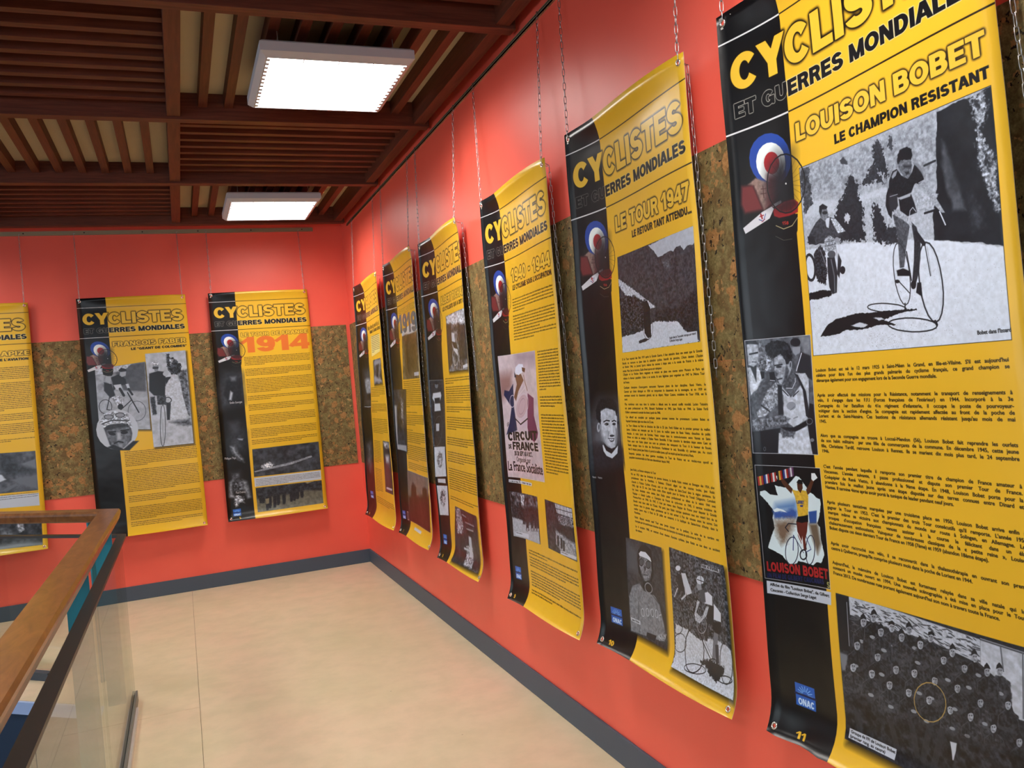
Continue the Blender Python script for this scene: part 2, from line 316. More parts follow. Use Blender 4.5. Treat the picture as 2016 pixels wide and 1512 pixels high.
def glyph_h(ch, hp, xs, ss=3):
    key = ('h', ch, round(hp, 2), round(xs, 3))
    if key in _gc: return _gc[key]
    adv, pr = HF.get(ch, HF[' ']); pad = .12
    Hh = int(math.ceil(hp*(1+2*pad))); Ww = max(1, int(math.ceil(hp*xs*(adv+2*pad))))
    y, x = np.mgrid[0:Hh*ss, 0:Ww*ss]; x = (x+.5)/ss/(hp*xs) - pad; y = 1+pad - (y+.5)/ss/hp
    m = np.zeros(x.shape, bool)
    for p in pr:
        if p[0] == 'r': m |= (x >= p[1]) & (x <= p[3]) & (y >= p[2]) & (y <= p[4])
        elif p[0] == 'l':
            _, x0, y0, x1, y1, k = p; dx, dy = x1-x0, y1-y0; L = math.hypot(dx, dy); d = abs((x-x0)*dy-(y-y0)*dx)/L; t = ((x-x0)*dx+(y-y0)*dy)/L/L
            lo = -.1 if (y0 < 0 or ch == 'Q') else 0
            m |= (d < k/2) & (t > -.05) & (t < 1.05) & (y <= 1) & (y >= lo if ch == 'Q' else y >= 0)
        else:
            _, cx, cy, rx, ry, t0, t1 = p; u, q = x-cx, y-cy
            an = np.degrees(np.arctan2(q/ry, u/rx)); an = np.where(an < t0, an+360, an)
            m |= ((u/rx)**2+(q/ry)**2 <= 1) & ((u/(rx-HW))**2+(q/max(ry-HV, .02))**2 >= 1) & (an >= t0) & (an <= t1)
    g = m.reshape(Hh, ss, Ww, ss).mean((1, 3)).astype(np.float32); _gc[key] = (g, adv, pad); return _gc[key]
_tri = {}
def bfont(ch):
    if ch in _tri: return _tri[ch]
    def mesh(b, off):
        cu = bpy.data.curves.new('t', 'FONT'); cu.body = b; cu.size = 1; cu.resolution_u = 3; cu.offset = off
        ob = bpy.data.objects.new('t', cu); COL.objects.link(ob); dg = bpy.context.evaluated_depsgraph_get(); dg.update(); e = ob.evaluated_get(dg); me = e.to_mesh()
        vs = np.array([v.co[:2] for v in me.vertices]).reshape(-1, 2); me.calc_loop_triangles(); ts = [tuple(t.vertices) for t in me.loop_triangles]
        e.to_mesh_clear(); bpy.data.objects.remove(ob); bpy.data.curves.remove(cu); return vs, ts
    if ch == ' ': _tri[ch] = (None, None, .28); return _tri[ch]
    if 'bar' not in _tri: _tri['bar'] = mesh('|', 0)[0][:, 0].max()
    v2, _ = mesh(ch + '|', 0); adv = v2[:, 0].max() - _tri['bar']
    vs, ts = mesh(ch, .0); _tri[ch] = (vs, ts, max(.1, float(adv))); return _tri[ch]
def glyph_b(ch, em, xs, ss=4, bold=.035):
    key = ('b', ch, round(em, 2), round(xs, 3))
    if key in _gc: return _gc[key]
    vs, ts, adv = bfont(ch); pad = .1
    Hh = int(math.ceil(em*1.3))+1; Ww = max(1, int(math.ceil(em*xs*(adv+2*pad)))+1)
    if vs is None or len(vs) == 0: _gc[key] = (np.zeros((Hh, Ww), np.float32), adv, pad); return _gc[key]
    m = np.zeros((Hh*ss, Ww*ss), bool); X = (vs[:, 0]+pad)*em*xs*ss; Y = (.95-vs[:, 1])*em*ss
    for t in ts:
        x = X[list(t)]; y = Y[list(t)]; x0, x1 = int(max(0, x.min())), int(min(Ww*ss, x.max()+2)); y0, y1 = int(max(0, y.min())), int(min(Hh*ss, y.max()+2))
        if x1 <= x0 or y1 <= y0: continue
        yy, xx = np.mgrid[y0:y1, x0:x1]; xx = xx+.5; yy = yy+.5; s = []
        for i in range(3):
            j = (i+1) % 3; s.append((x[j]-x[i])*(yy-y[i])-(y[j]-y[i])*(xx-x[i]))
        m[y0:y1, x0:x1] |= ((s[0] >= -.3) & (s[1] >= -.3) & (s[2] >= -.3)) | ((s[0] <= .3) & (s[1] <= .3) & (s[2] <= .3))
    k = int(round(bold*em*ss*.75))
    for _ in range(max(0, k)):
        m2 = m.copy(); m2[:, 1:] |= m[:, :-1]; m2[:, :-1] |= m[:, 1:]
        if _ % 2 == 0: m2[1:] |= m[:-1]; m2[:-1] |= m[1:]
        m = m2
    g = m.reshape(Hh, ss, Ww, ss).mean((1, 3)).astype(np.float32); _gc[key] = (g, adv, pad); return _gc[key]
def text_mask(A, txt, x0, x1, base, size, font='h', justify=True, base1=None, track=0):
    """returns window and coverage of a line of text; size = cap height (h) or em (b) in cm"""
    px = A.px; hp = size*px; gl = glyph_h if font != 'b' else glyph_b
    adv = (lambda c: HF.get(c, HF[' '])[0]) if font != 'b' else (lambda c: bfont(c)[2])
    nat = sum(adv(c) for c in txt)*size
    words = txt.split(' '); gaps = len(words)-1; sp = adv(' ')*size; extra = 0; xs = 1.0
    if x1 is not None:
        W = x1-x0
        if font == 'b' and justify and gaps and nat <= W*1.02 and nat > W*.55: extra = (W-nat)/gaps
        else: xs = W/nat if (font != 'b' or nat > W) else 1.0
    w = A.win(x0-.5, min(base, base1 or base)-size*1.2, (x1 or x0+nat)+1, max(base, base1 or base)+size*.35)
    if not w: return None
    X0, Y0, X1, Y1 = w; m = np.zeros((Y1-Y0, X1-X0), np.float32); x = x0; tot = (x1 or x0+nat)-x0
    for ch in txt:
        g, a, pad = gl(ch, hp, xs)
        by = base + ((base1-base)*(x-x0)/tot if base1 is not None else 0)
        top = by - size*(1.12 if font != 'b' else .95); gx = (x-pad*size*xs)*px - X0; gy = top*px - Y0
        ix, iy = int(math.floor(gx)), int(round(gy)); fx = gx-ix; g2 = np.zeros((g.shape[0], g.shape[1]+1), np.float32); g2[:, :-1] += g*(1-fx); g2[:, 1:] += g*fx
        sx0, sy0 = max(0, -ix), max(0, -iy); ex, ey = min(g2.shape[1], m.shape[1]-ix), min(g2.shape[0], m.shape[0]-iy)
        if ex > sx0 and ey > sy0:
            v = m[iy+sy0:iy+ey, ix+sx0:ix+ex]; np.maximum(v, g2[sy0:ey, sx0:ex], out=v)
        x += a*size*xs + (extra if ch == ' ' else 0)
    return w, m
def put(A, txt, x0, x1, base, size, col, font='h', justify=True, base1=None, glow=None, gr=.3, ga=1.0, cl=False):
    r = text_mask(A, txt, x0, x1, base, size, font, justify, base1)
    if not r: return
    w, m = r
    if glow is not None:
        pad = int(gr*A.px*3)+2; X0, Y0, X1, Y1 = w; w2 = (max(0, X0-pad), max(0, Y0-pad), min(A.w, X1+pad), min(A.h, Y1+pad))
        big = np.zeros((w2[3]-w2[1], w2[2]-w2[0]), np.float32); big[Y0-w2[1]:Y1-w2[1], X0-w2[0]:X1-w2[0]] = m
        k = max(1, int(gr*A.px*.55)); d = big.copy()
        for _ in range(k):
            e = d.copy(); e[1:] = np.maximum(e[1:], d[:-1]); e[:-1] = np.maximum(e[:-1], d[1:]); e[:, 1:] = np.maximum(e[:, 1:], d[:, :-1]); e[:, :-1] = np.maximum(e[:, :-1], d[:, 1:]); d = e
        A.comp(w2, np.clip(blur(d, gr*A.px*.5)*1.5, 0, 1)*ga, np.array(glow), cl)
    A.comp(w, m, np.array(col, float), cl)
def filler(A, x0, x1, y0, n, pitch, h, col=(.13, .10, .04), seed=0, y1=None, last=.5):
    """running text too small to read: rows of word-long groups of letter stems"""
    r = np.random.RandomState(seed)
    for i in range(n):
        by = y0 + i*pitch; xe = x1 if i < n-1 else x0+(x1-x0)*last; x = x0
        w = A.win(x0, by-h*1.35, xe, by+h*.3)
        if not w: continue
        X0, Y0, X1, Y1 = w; m = np.zeros((Y1-Y0, X1-X0), np.float32); ys = (np.arange(Y0, Y1)+.5)/A.px
        xh = h*.72
        while x < xe-h*.6:
            L = r.randint(2, 11)
            for k in range(L):
                if x > xe-h*.5: break
                t = r.rand(); top = by-(h if t < .25 else xh); bot = by + (h*.25 if t > .92 else 0)
                a, b = (x-X0/A.px)*A.px, (x+h*.5-X0/A.px)*A.px; cx = np.clip(np.minimum(np.arange(m.shape[1])+1, b)-np.maximum(np.arange(m.shape[1]), a), 0, 1)
                i0, i1 = max(0, int(a)-1), min(m.shape[1], int(b)+2); cov = np.clip((ys-top)*A.px+.5, 0, 1)*np.clip((bot-ys)*A.px+.5, 0, 1)
                m[:, i0:i1] = np.maximum(m[:, i0:i1], cov[:, None]*cx[None, i0:i1]*(.62+.38*r.rand()))
                x += h*.58
            x += h*.42
        A.comp(w, m, np.array(col, float), False)

def run_ops(A, ops):
    base = None
    def quad_clip(P):
        P = np.array(P, float).reshape(-1, 2); w = (0, 0, A.w, A.h); X0, Y0, X1, Y1 = A.win(P[:,0].min(), P[:,1].min(), P[:,0].max(), P[:,1].max(), .1)
        c = np.zeros((A.h, A.w), np.float32); c[Y0:Y1, X0:X1] = np.clip(.5 - A.sdf((X0, Y0, X1, Y1), P)*A.px, 0, 1); return c
    for o in ops:
        k = o[0]; V = lambda l: np.array(l, float)/20.0
        if k == 'P': A.poly(V(o[2]), o[1], o[3], o[4], o[5], o[6])
        elif k == 'L': A.line(V(o[2]), o[3], o[1], o[4])
        elif k == 'E': pass
        elif k == 'S': A.specks(V(o[2]), o[3], o[4]*.55, o[1], o[5])
        elif k == 'S2': A.specks(V(o[2]), o[3], o[4], o[1], o[5], True)
        elif k == 'Q': A.poly(V(o[2]), o[1], cl=False)
        elif k == 'T':
            P = V(o[3]); f = 'b' if o[5] == 'b' else 'h'; sz = o[4]
            if f == 'b': sz = o[4]*1.35
            put(A, o[1], P[0], P[2], P[1], sz, o[2], f, True, P[3])
        elif k == 'F':
            P = V(o[1]); filler(A, P[0], P[2], P[1]+.6, o[2], o[3], .55, (.25,.25,.27), 3)
        elif k in 'R RQ C'.split():
            if k == 'C':
                c = np.zeros((A.h, A.w), np.float32); c[max(0,int(o[2]*A.px)):int(o[4]*A.px), max(0,int(o[1]*A.px)):int(o[3]*A.px)] = 1; A.clip = c; continue
            if k == 'R': x0, y0, x1, y1 = o[2]; P = np.array([x0,y0,x1,y0,x1,y1,x0,y1])
            else: P = V(o[2])
            P = P.reshape(-1, 2); g, n, ns, bd, sh = o[1], o[3], o[4], o[5], o[6]
            A.clip = None
            if sh: A.poly(P + np.array([.9, 1.1]), list(BLK), 1.3, a=.85)
            if bd: 
                c = P.mean(0); off = .14 if 'w' in bd else .12; Q = P + np.sign(P-c)*off
                A.poly(Q, [.8, .82, .86] if 'w' in bd else list(BLK))
            A.poly(P, g, 0, 0, n, ns); A.clip = quad_clip(P)
        elif k == 'X': A.clip = None
def template(A, name, sub, num, nb=41.6, nc=4.7, nx0=24, nx1=82, sx0=38, sb=46.6, sc=2.4, name_glow=BRN):
    A.poly([-2,-2,22.2,-2,22.2,46,23.6,49,24.5,52,24.2,58,24.0,66,23.6,72,23.2,H_CM+2,-2,H_CM+2] if False else [-2,-2,22.2,-2,22.2,H_CM+2,-2,H_CM+2], list(BLK))
    A.poly([22.2,7.85,86,7.85,86,8.2,22.2,8.2], list(BRN*.6)); A.poly([0,7.8,22.2,7.8,22.2,8.25,0,8.25], [.86,.86,.88])
    A.poly([22.2,33.2,86,33.2,86,33.6,22.2,33.6], list(BRN*.6)); A.poly([0,33.15,22.2,33.15,22.2,33.65,0,33.65], [.86,.86,.88])
    put(A, 'CYCLISTES', 3.0, 81.6, 22.4, 9.8, YEL*[1,1.02,1.3], glow=BRN*.45, gr=.8, ga=1.0)
    A.poly([-1,9,17.6,9,17.6,22.8,-1,22.8], list(BLK)) if False else None
    r = text_mask(A, 'ET GUERRES MONDIALES', 3.4, 82.2, 29.6, 4.1)
    w, m = r; pad = int(.8*A.px); X0, Y0, X1, Y1 = w; big = np.pad(m, pad); Y0 -= pad; Y1 += pad; X0 -= pad; X1 += pad
    k = max(1, int(.12*A.px+.6)); d = big.copy()
    for _ in range(k):
        e = d.copy(); e[1:] = np.maximum(e[1:], d[:-1]); e[:-1] = np.maximum(e[:-1], d[1:]); e[:, 1:] = np.maximum(e[:, 1:], d[:, :-1]); e[:, :-1] = np.maximum(e[:, :-1], d[:, 1:]); d = e
    cx0, cx1 = max(0, X0), min(A.w, X1); sl = slice(cx0-X0, big.shape[1]-(X1-cx1))
    A.comp((cx0, Y0, cx1, Y1), np.clip(blur(d, .09*A.px), 0, 1)[:, sl]*.95, np.array([.86, .85, .80]), False)
    A.comp((cx0, Y0, cx1, Y1), big[:, sl], BLK, False)
    if name: put(A, name, nx0, nx1, nb, nc, YEL*[1,1.03,1.4], glow=name_glow*.7, gr=.5, ga=1.0)
    if sub: put(A, sub, sx0, 82.2, sb, sc, BLK)
def logo(A, x=8.6, y=186.2):
    A.poly([x,y,x+6.6,y,x+6.6,y+6.3,x,y+6.3], [.13,.36,.74])
    for i in range(9):
        t = math.radians(180+i*22.5); cx, cy = x+3.3, y+2.7; A.line([(cx+1.0*math.cos(t), cy+.9*math.sin(t)), (cx+2.5*math.cos(t), cy+2.2*math.sin(t))], .24, [.5,.72,.95])
    A.poly([x-.4,y+2.7,x+7,y+2.7,x+7,y+3.3,x-.4,y+3.3], [.05,.10,.30]); put(A, 'ONAC', x+.7, x+6.1, y+5.9, 1.9, [.78,.88,.98], 'b' if False else 'h')
def number(A, t, x=9.6): put(A, t, x, x+1.7*len(t), 201.5, 2.1, YEL)

# traced artwork, lengths in 1/20 cm from the top left corner of each sheet
TRACES = {'P6': [
['RQ', 0.74, [498, 978, 1643, 965, 1624, 1943, 495, 1942], 0.12, 0.5, 'k', 0],
['P', 0.62, [491, 981, 1029, 989, 1384, 984, 1350, 1266, 1001, 1212, 470, 1140], 1.5, 1, 0.25, 0.7],
['P', 0.8, [554, 1153, 785, 1210, 1068, 1213, 1078, 1240, 898, 1250, 726, 1256, 510, 1233], 0.3, 0.3, 0.05, 0.4],
['P', 0.92, [790, 1417, 1308, 1495, 1633, 1585, 1633, 2003, 426, 1948, 490, 1398], 0.2, 0.2, 0.05, 0.8],
['S', 0.3, [860, 1565, 1623, 1591, 1610, 1914, 885, 1714], 260, 0.22, 7],
['S', 0.2, [508, 1659, 886, 1704, 1610, 1914, 501, 1924], 420, 0.25, 8],
['S', 0.25, [890, 1854, 1074, 1880, 1111, 1942, 874, 1926], 160, 0.25, 9],
['P', 0.12, [860, 1096, 826, 1130, 810, 1163, 786, 1205, 746, 1217, 731, 1251, 732, 1305, 740, 1397, 912, 1428, 909, 1340, 913, 1274, 896, 1209, 896, 1157, 878, 1127], 0.1, 0.7, 0.2, 0.5],
['P', 0.8, [800, 1271, 827, 1298, 809, 1326, 789, 1306], 0.1, 0.4, 0, 0],
['P', 0.12, [988, 1265, 968, 1316, 968, 1372, 973, 1444, 1052, 1459, 1047, 1388, 1034, 1330, 1013, 1286], 0.1, 0.7, 0.2, 0.5],
['P', 0.14, [1047, 1393, 1111, 1400, 1121, 1476, 1025, 1459], 0.3, 0.7, 0.2, 0.5],
['P', 0.15, [1030, 984, 1010, 1033, 1009, 1094, 973, 1104, 955, 1136, 909, 1165, 964, 1176, 1007, 1168, 1063, 1202, 1035, 1155, 1027, 1118, 1068, 1163, 1099, 1176, 1082, 1103, 1075, 1051, 1054, 1006], 0.1, 0.6, 0.25, 0.4],
['P', 0.2, [1115, 998, 1103, 1039, 1119, 1068, 1141, 1050, 1128, 1002], 0.1, 0.5, 0.2, 0.4],
['P', 0.2, [811, 1008, 787, 1020, 793, 1035, 843, 1050, 838, 1033], 0.1, 0.2, 0, 0],
['P', 0.25, [500, 984, 576, 986, 568, 1078, 576, 1180, 512, 1216, 503, 1119], 0.1, 0.7, 0.4, 0.6],
['P', 0.07, [1384, 984, 1642, 966, 1652, 969, 1636, 1577, 1481, 1536, 1311, 1498, 1312, 1388, 1350, 1266], 0.1, 0.3, 0.15, 2],
['P', 0.26, [1396, 1098, 1429, 1194, 1451, 1290, 1480, 1410, 1422, 1397, 1394, 1300, 1386, 1183], 0.5, 0.3, 0.2, 1.5],
['P', 0.17, [1503, 1348, 1539, 1400, 1559, 1493, 1508, 1483], 1, 0.6, 0.3, 0.8],
['P', 0.62, [1549, 970, 1620, 980, 1609, 1068, 1575, 1101, 1596, 1177, 1634, 1240, 1631, 1312, 1630, 1442, 1615, 1443, 1599, 1370, 1574, 1320, 1558, 1237, 1562, 1119, 1560, 1053], 0.4, 0.8, 0.6, 0.5],
['P', 0.1, [1567, 993, 1595, 1020, 1582, 1042, 1564, 1019], 0.3, 0.5, 0, 0],
['P', 0.1, [1579, 1190, 1613, 1251, 1604, 1284, 1583, 1244], 0.3, 0.5, 0, 0],
['L', 0.12, [1293, 1179, 1352, 1174], 0.46, 1],
['P', 0.72, [1227, 1275, 1347, 1312, 1315, 1389, 1230, 1352], 0.2, 0.3, 0.2, 0.4],
['P', 0.07, [1081, 1221, 1064, 1252, 1055, 1295, 1067, 1337, 1084, 1360, 1097, 1304, 1090, 1253], 0.1, 0, 0, 0],
['P', 0.06, [1141, 1152, 1115, 1156, 1091, 1189, 1078, 1245, 1108, 1262, 1136, 1278, 1208, 1275, 1231, 1242, 1240, 1240, 1254, 1248, 1286, 1237, 1273, 1191, 1241, 1159, 1225, 1188, 1198, 1210, 1163, 1187], 0.08, 0, 0.3, 0.3],
['P', 0.5, [1233, 1150, 1265, 1164, 1280, 1188, 1287, 1227, 1272, 1200, 1252, 1171], 0.15, 0, 0, 0],
['P', 0.42, [1162, 1114, 1226, 1131, 1228, 1160, 1219, 1191, 1198, 1209, 1177, 1198, 1161, 1172, 1149, 1140], 0.1, 0, 0.25, 0.3],
['P', 0.12, [1180, 1145, 1226, 1157, 1221, 1168, 1182, 1160], 0.3, 0, 0, 0],
['P', 0.1, [1186, 1178, 1208, 1179, 1209, 1190, 1190, 1192], 0.2, 0, 0, 0],
['P', 0.05, [1151, 1097, 1170, 1075, 1208, 1073, 1234, 1090, 1237, 1119, 1226, 1133, 1171, 1121, 1151, 1135, 1147, 1120], 0.1, 0.1, 0, 0],
['P', 0.6, [1106, 1178, 1121, 1162, 1144, 1158, 1132, 1179, 1111, 1189], 0.1, 0, 0, 0],
['P', 0.14, [1084, 1247, 1128, 1262, 1128, 1311, 1106, 1335, 1081, 1325, 1076, 1289], 0.1, 0, 0, 0],
['L', 0.7, [1255, 1243, 1286, 1237], 0.19, 1],
['L', 0.7, [1086, 1262, 1131, 1262], 0.15, 1],
['P', 0.66, [1260, 1249, 1285, 1241, 1325, 1302, 1354, 1355, 1377, 1397, 1360, 1394, 1330, 1359, 1301, 1311], 0.1, 0, 0.2, 0.3],
['P', 0.06, [1135, 1285, 1208, 1280, 1221, 1321, 1231, 1364, 1178, 1370, 1138, 1337], 0.1, 0, 0.2, 0.3],
['P', 0.7, [1138, 1281, 1209, 1273, 1201, 1288, 1144, 1290], 0.1, 0, 0, 0],
['P', 0.28, [1092, 1347, 1122, 1334, 1182, 1395, 1182, 1419, 1168, 1460, 1152, 1511, 1134, 1586, 1108, 1587, 1109, 1503, 1109, 1449, 1104, 1404], 0.1, 0, 0.3, 0.4],
['P', 0.13, [1194, 1397, 1221, 1426, 1237, 1492, 1229, 1562, 1216, 1618, 1192, 1672, 1170, 1674, 1192, 1566, 1202, 1485], 0.1, 0, 0.3, 0.3],
['P', 0.68, [1101, 1324, 1126, 1330, 1184, 1376, 1201, 1413, 1186, 1413, 1146, 1378, 1104, 1350], 0.1, 0, 0.2, 0.3],
['L', 0.85, [1183, 1385, 1193, 1349, 1210, 1338, 1226, 1360], 0.17, 1],
['L', 0.75, [1190, 1377, 1240, 1369, 1281, 1377, 1322, 1376], 0.21, 1],
['L', 0.05, [1272, 1377, 1322, 1376], 0.47, 1],
['L', 0.9, [1350, 1387, 1374, 1447], 0.32, 1],
['L', 0.8, [1183, 1424, 1180, 1460], 0.26, 1],
['L', 0.12, [1335, 1673, 1336, 1726, 1330, 1773, 1319, 1810, 1304, 1835, 1286, 1844, 1267, 1836, 1248, 1812, 1232, 1773, 1220, 1725, 1214, 1671, 1213, 1617, 1219, 1569, 1231, 1531, 1246, 1507, 1265, 1500, 1284, 1509, 1303, 1535, 1318, 1573, 1329, 1621, 1335, 1673], 0.35, 1],
['L', 0.14, [1162, 1615, 1163, 1658, 1159, 1696, 1152, 1727, 1141, 1746, 1127, 1753, 1113, 1746, 1099, 1726, 1087, 1695, 1077, 1656, 1072, 1612, 1071, 1569, 1075, 1530, 1083, 1499, 1095, 1480, 1108, 1474, 1123, 1482, 1136, 1502, 1148, 1534, 1157, 1572, 1162, 1615], 0.24, 1],
['L', 0.6, [1325, 1672, 1326, 1722, 1321, 1766, 1312, 1802, 1299, 1825, 1283, 1834, 1266, 1826, 1250, 1803, 1235, 1767, 1225, 1721, 1219, 1670, 1218, 1619, 1223, 1573, 1233, 1537, 1246, 1515, 1263, 1507, 1280, 1516, 1296, 1540, 1310, 1577, 1320, 1622, 1325, 1672], 0.07, 0.6],
['L', 0.08, [1215, 1449, 1254, 1504], 0.99, 1],
['L', 0.08, [1154, 1521, 1170, 1650], 0.29, 1],
['L', 0.1, [1098, 1645, 1157, 1706], 0.22, 1],
['L', 0.1, [1259, 1510, 1276, 1645], 0.23, 1],
['L', 0.5, [1281, 1646, 1270, 1517], 0.09, 1],
['P', 0.05, [1088, 1594, 1127, 1590, 1168, 1610, 1160, 1629, 1092, 1619], 0.1, 0, 0, 0],
['P', 0.06, [1202, 1664, 1223, 1666, 1224, 1729, 1191, 1706], 0.1, 0, 0, 0],
['P', 0.06, [1195, 1672, 1193, 1678, 1191, 1683, 1187, 1687, 1182, 1689, 1178, 1689, 1173, 1688, 1169, 1685, 1166, 1680, 1165, 1674, 1165, 1668, 1166, 1662, 1169, 1657, 1173, 1654, 1177, 1651, 1182, 1651, 1187, 1653, 1190, 1656, 1193, 1661, 1195, 1666], 0, 0, 0, 0],
['P', 0.06, [1103, 1645, 1102, 1647, 1099, 1649, 1096, 1651, 1091, 1651, 1086, 1651, 1082, 1650, 1078, 1648, 1075, 1646, 1073, 1643, 1072, 1641, 1073, 1639, 1076, 1637, 1079, 1635, 1084, 1635, 1088, 1635, 1093, 1636, 1097, 1638, 1100, 1640, 1102, 1643], 0, 0, 0, 0],
['L', 0.08, [1124, 1746, 1121, 1771], 0.34, 1],
['L', 0.08, [1282, 1840, 1289, 1855], 0.61, 1],
['L', 0.05, [1290, 1860, 1282, 1868, 1263, 1874, 1232, 1877, 1194, 1877, 1152, 1874, 1108, 1867, 1069, 1859, 1038, 1848, 1019, 1837, 1013, 1827, 1022, 1818, 1044, 1812, 1077, 1810, 1118, 1810, 1161, 1814, 1203, 1821, 1240, 1830, 1268, 1840, 1285, 1850, 1290, 1860], 0.29, 1],
['L', 0.05, [1129, 1771, 1122, 1776, 1105, 1779, 1079, 1780, 1046, 1778, 1010, 1774, 973, 1767, 940, 1759, 913, 1751, 897, 1743, 892, 1736, 899, 1730, 918, 1727, 946, 1727, 980, 1729, 1017, 1734, 1053, 1741, 1085, 1748, 1109, 1757, 1124, 1764, 1129, 1771], 0.25, 1],
['P', 0.04, [555, 1849, 606, 1798, 672, 1771, 741, 1767, 808, 1758, 893, 1764, 976, 1765, 1067, 1770, 1186, 1775, 1188, 1782, 1117, 1782, 1032, 1796, 991, 1807, 1060, 1834, 1046, 1837, 968, 1825, 892, 1834, 828, 1839, 740, 1831, 685, 1848, 607, 1850], 0.05, 0.12, 0, 0],
['P', 0.85, [772, 1813, 832, 1803, 887, 1818, 857, 1832], 0.1, 0.1, 0, 0],
['P', 0.85, [925, 1790, 972, 1793, 998, 1805, 957, 1806], 0.1, 0.1, 0, 0],
['P', 0.2, [627, 1257, 588, 1276, 542, 1317, 522, 1342, 567, 1378, 708, 1403, 782, 1357, 730, 1289, 671, 1260], 0.1, 0, 0.3, 0.4],
['P', 0.8, [693, 1276, 730, 1289, 786, 1358, 737, 1359, 711, 1317], 0.1, 0, 0.3, 0.3],
['P', 0.85, [654, 1270, 689, 1270, 675, 1321, 660, 1312], 0.1, 0, 0, 0],
['P', 0.45, [625, 1212, 672, 1217, 681, 1257, 652, 1284, 626, 1262, 618, 1233], 0.1, 0, 0.2, 0.3],
['P', 0.08, [617, 1227, 622, 1201, 647, 1194, 680, 1216, 671, 1225, 640, 1221, 628, 1251], 0.08, 0, 0, 0],
['P', 0.1, [676, 1245, 675, 1247, 672, 1249, 667, 1250, 662, 1250, 656, 1250, 650, 1248, 645, 1246, 641, 1243, 639, 1240, 638, 1237, 640, 1235, 643, 1233, 647, 1232, 652, 1232, 658, 1233, 664, 1234, 669, 1237, 673, 1239, 675, 1242], 0, 0, 0, 0],
['P', 0.1, [519, 1333, 564, 1338, 575, 1379, 526, 1376], 0.1, 0, 0, 0],
['P', 0.12, [553, 1425, 607, 1390, 634, 1433, 638, 1532, 622, 1596, 568, 1572, 550, 1519], 0.1, 0.2, 0.8, 0.3],
['L', 0.12, [555, 1495, 553, 1516, 548, 1533, 541, 1547, 531, 1556, 521, 1558, 510, 1554, 500, 1544, 492, 1529, 487, 1510, 485, 1489, 487, 1469, 492, 1451, 499, 1437, 509, 1428, 520, 1426, 530, 1431, 540, 1441, 548, 1456, 553, 1475, 555, 1495], 0.72, 1],
['P', 0.04, [496, 1624, 579, 1618, 665, 1629, 647, 1654, 558, 1659, 496, 1658], 0.1, 0.2, 0, 0],
['P', 0.13, [646, 1462, 697, 1465, 708, 1542, 693, 1643, 663, 1647, 644, 1610, 641, 1533], 0.08, 0, 0, 0],
['L', 0.5, [672, 1477, 685, 1561, 680, 1636], 0.38, 0.7],
['L', 0.7, [710, 1419, 726, 1545], 0.42, 0.8],
['L', 0.6, [603, 1417, 636, 1510], 0.27, 0.7],
['P', 0.08, [763, 1543, 761, 1548, 758, 1553, 754, 1557, 749, 1559, 743, 1559, 737, 1557, 733, 1554, 729, 1549, 727, 1543, 727, 1537, 729, 1531, 732, 1527, 736, 1523, 742, 1521, 747, 1521, 753, 1523, 757, 1526, 761, 1531, 763, 1537], 0, 0, 0, 0],
['P', 0.12, [725, 1454, 743, 1494, 718, 1576, 705, 1553], 0.1, 0, 0, 0],
['P', 0.62, [638, 1368, 675, 1356, 711, 1381, 716, 1436, 634, 1433], 0.08, 0, 0.5, 0.2],
['L', 0.15, [643, 1385, 714, 1387], 0.13, 1],
['L', 0.15, [641, 1404, 715, 1406], 0.13, 1],
['P', 0.3, [706, 1456, 704, 1461, 700, 1466, 693, 1469, 685, 1470, 677, 1469, 668, 1467, 661, 1463, 655, 1458, 652, 1453, 651, 1447, 653, 1441, 658, 1437, 664, 1434, 672, 1433, 681, 1433, 689, 1436, 697, 1439, 702, 1444, 706, 1450], 0, 0, 0, 0],
['L', 0.15, [519, 1363, 575, 1384, 625, 1377], 0.33, 1],
['P', 0.6, [742, 1392, 740, 1396, 738, 1400, 734, 1402, 729, 1403, 724, 1403, 719, 1401, 714, 1399, 711, 1395, 709, 1391, 709, 1386, 710, 1382, 713, 1379, 717, 1376, 722, 1375, 727, 1376, 732, 1377, 736, 1380, 740, 1384, 741, 1388], 0, 0, 0, 0],
['X'],
['RQ', 0.32, [14, 1827, 479, 1836, 473, 2454, 12, 2463], 0.3, 1.2, 'w', 0],
['P', 0.5, [398, 1832, 478, 1835, 478, 1998, 421, 1926, 405, 1863], 0.6, 0, 0.1, 1],
['P', 0.85, [16, 1978, 93, 1982, 124, 2045, 66, 2109, 24, 2137], 0.2, 0.2, 0.2, 0.8],
['P', 0.08, [31, 1965, 81, 1972, 71, 2062, 46, 1999], 0.2, 0, 0, 0],
['P', 0.72, [24, 1844, 101, 1851, 105, 1903, 93, 1954, 61, 1978, 24, 1964], 0.2, 0, 0.2, 0.8],
['P', 0.08, [23, 1830, 90, 1832, 107, 1856, 50, 1847, 23, 1849], 0.15, 0, 0, 0],
['L', 0.12, [40, 1905, 96, 1900], 0.48, 1],
['L', 0.2, [52, 1949, 83, 1952], 0.24, 1],
['P', 0.45, [112, 1838, 156, 1865, 145, 1906, 106, 1922], 0.5, 0.3, 0.5, 0.6],
['P', 0.13, [400, 1916, 472, 1942, 473, 2067, 372, 2028, 371, 1984], 0.2, 0, 0, 0],
['P', 0.6, [342, 1889, 403, 1889, 397, 1920, 362, 1935, 345, 1916], 0.15, 0, 0, 0],
['P', 0.08, [405, 1868, 403, 1875, 397, 1880, 389, 1885, 378, 1887, 367, 1887, 356, 1885, 346, 1881, 338, 1876, 334, 1869, 333, 1861, 335, 1855, 341, 1849, 350, 1844, 360, 1842, 372, 1842, 383, 1844, 392, 1848, 400, 1854, 404, 1861], 0, 0, 0, 0],
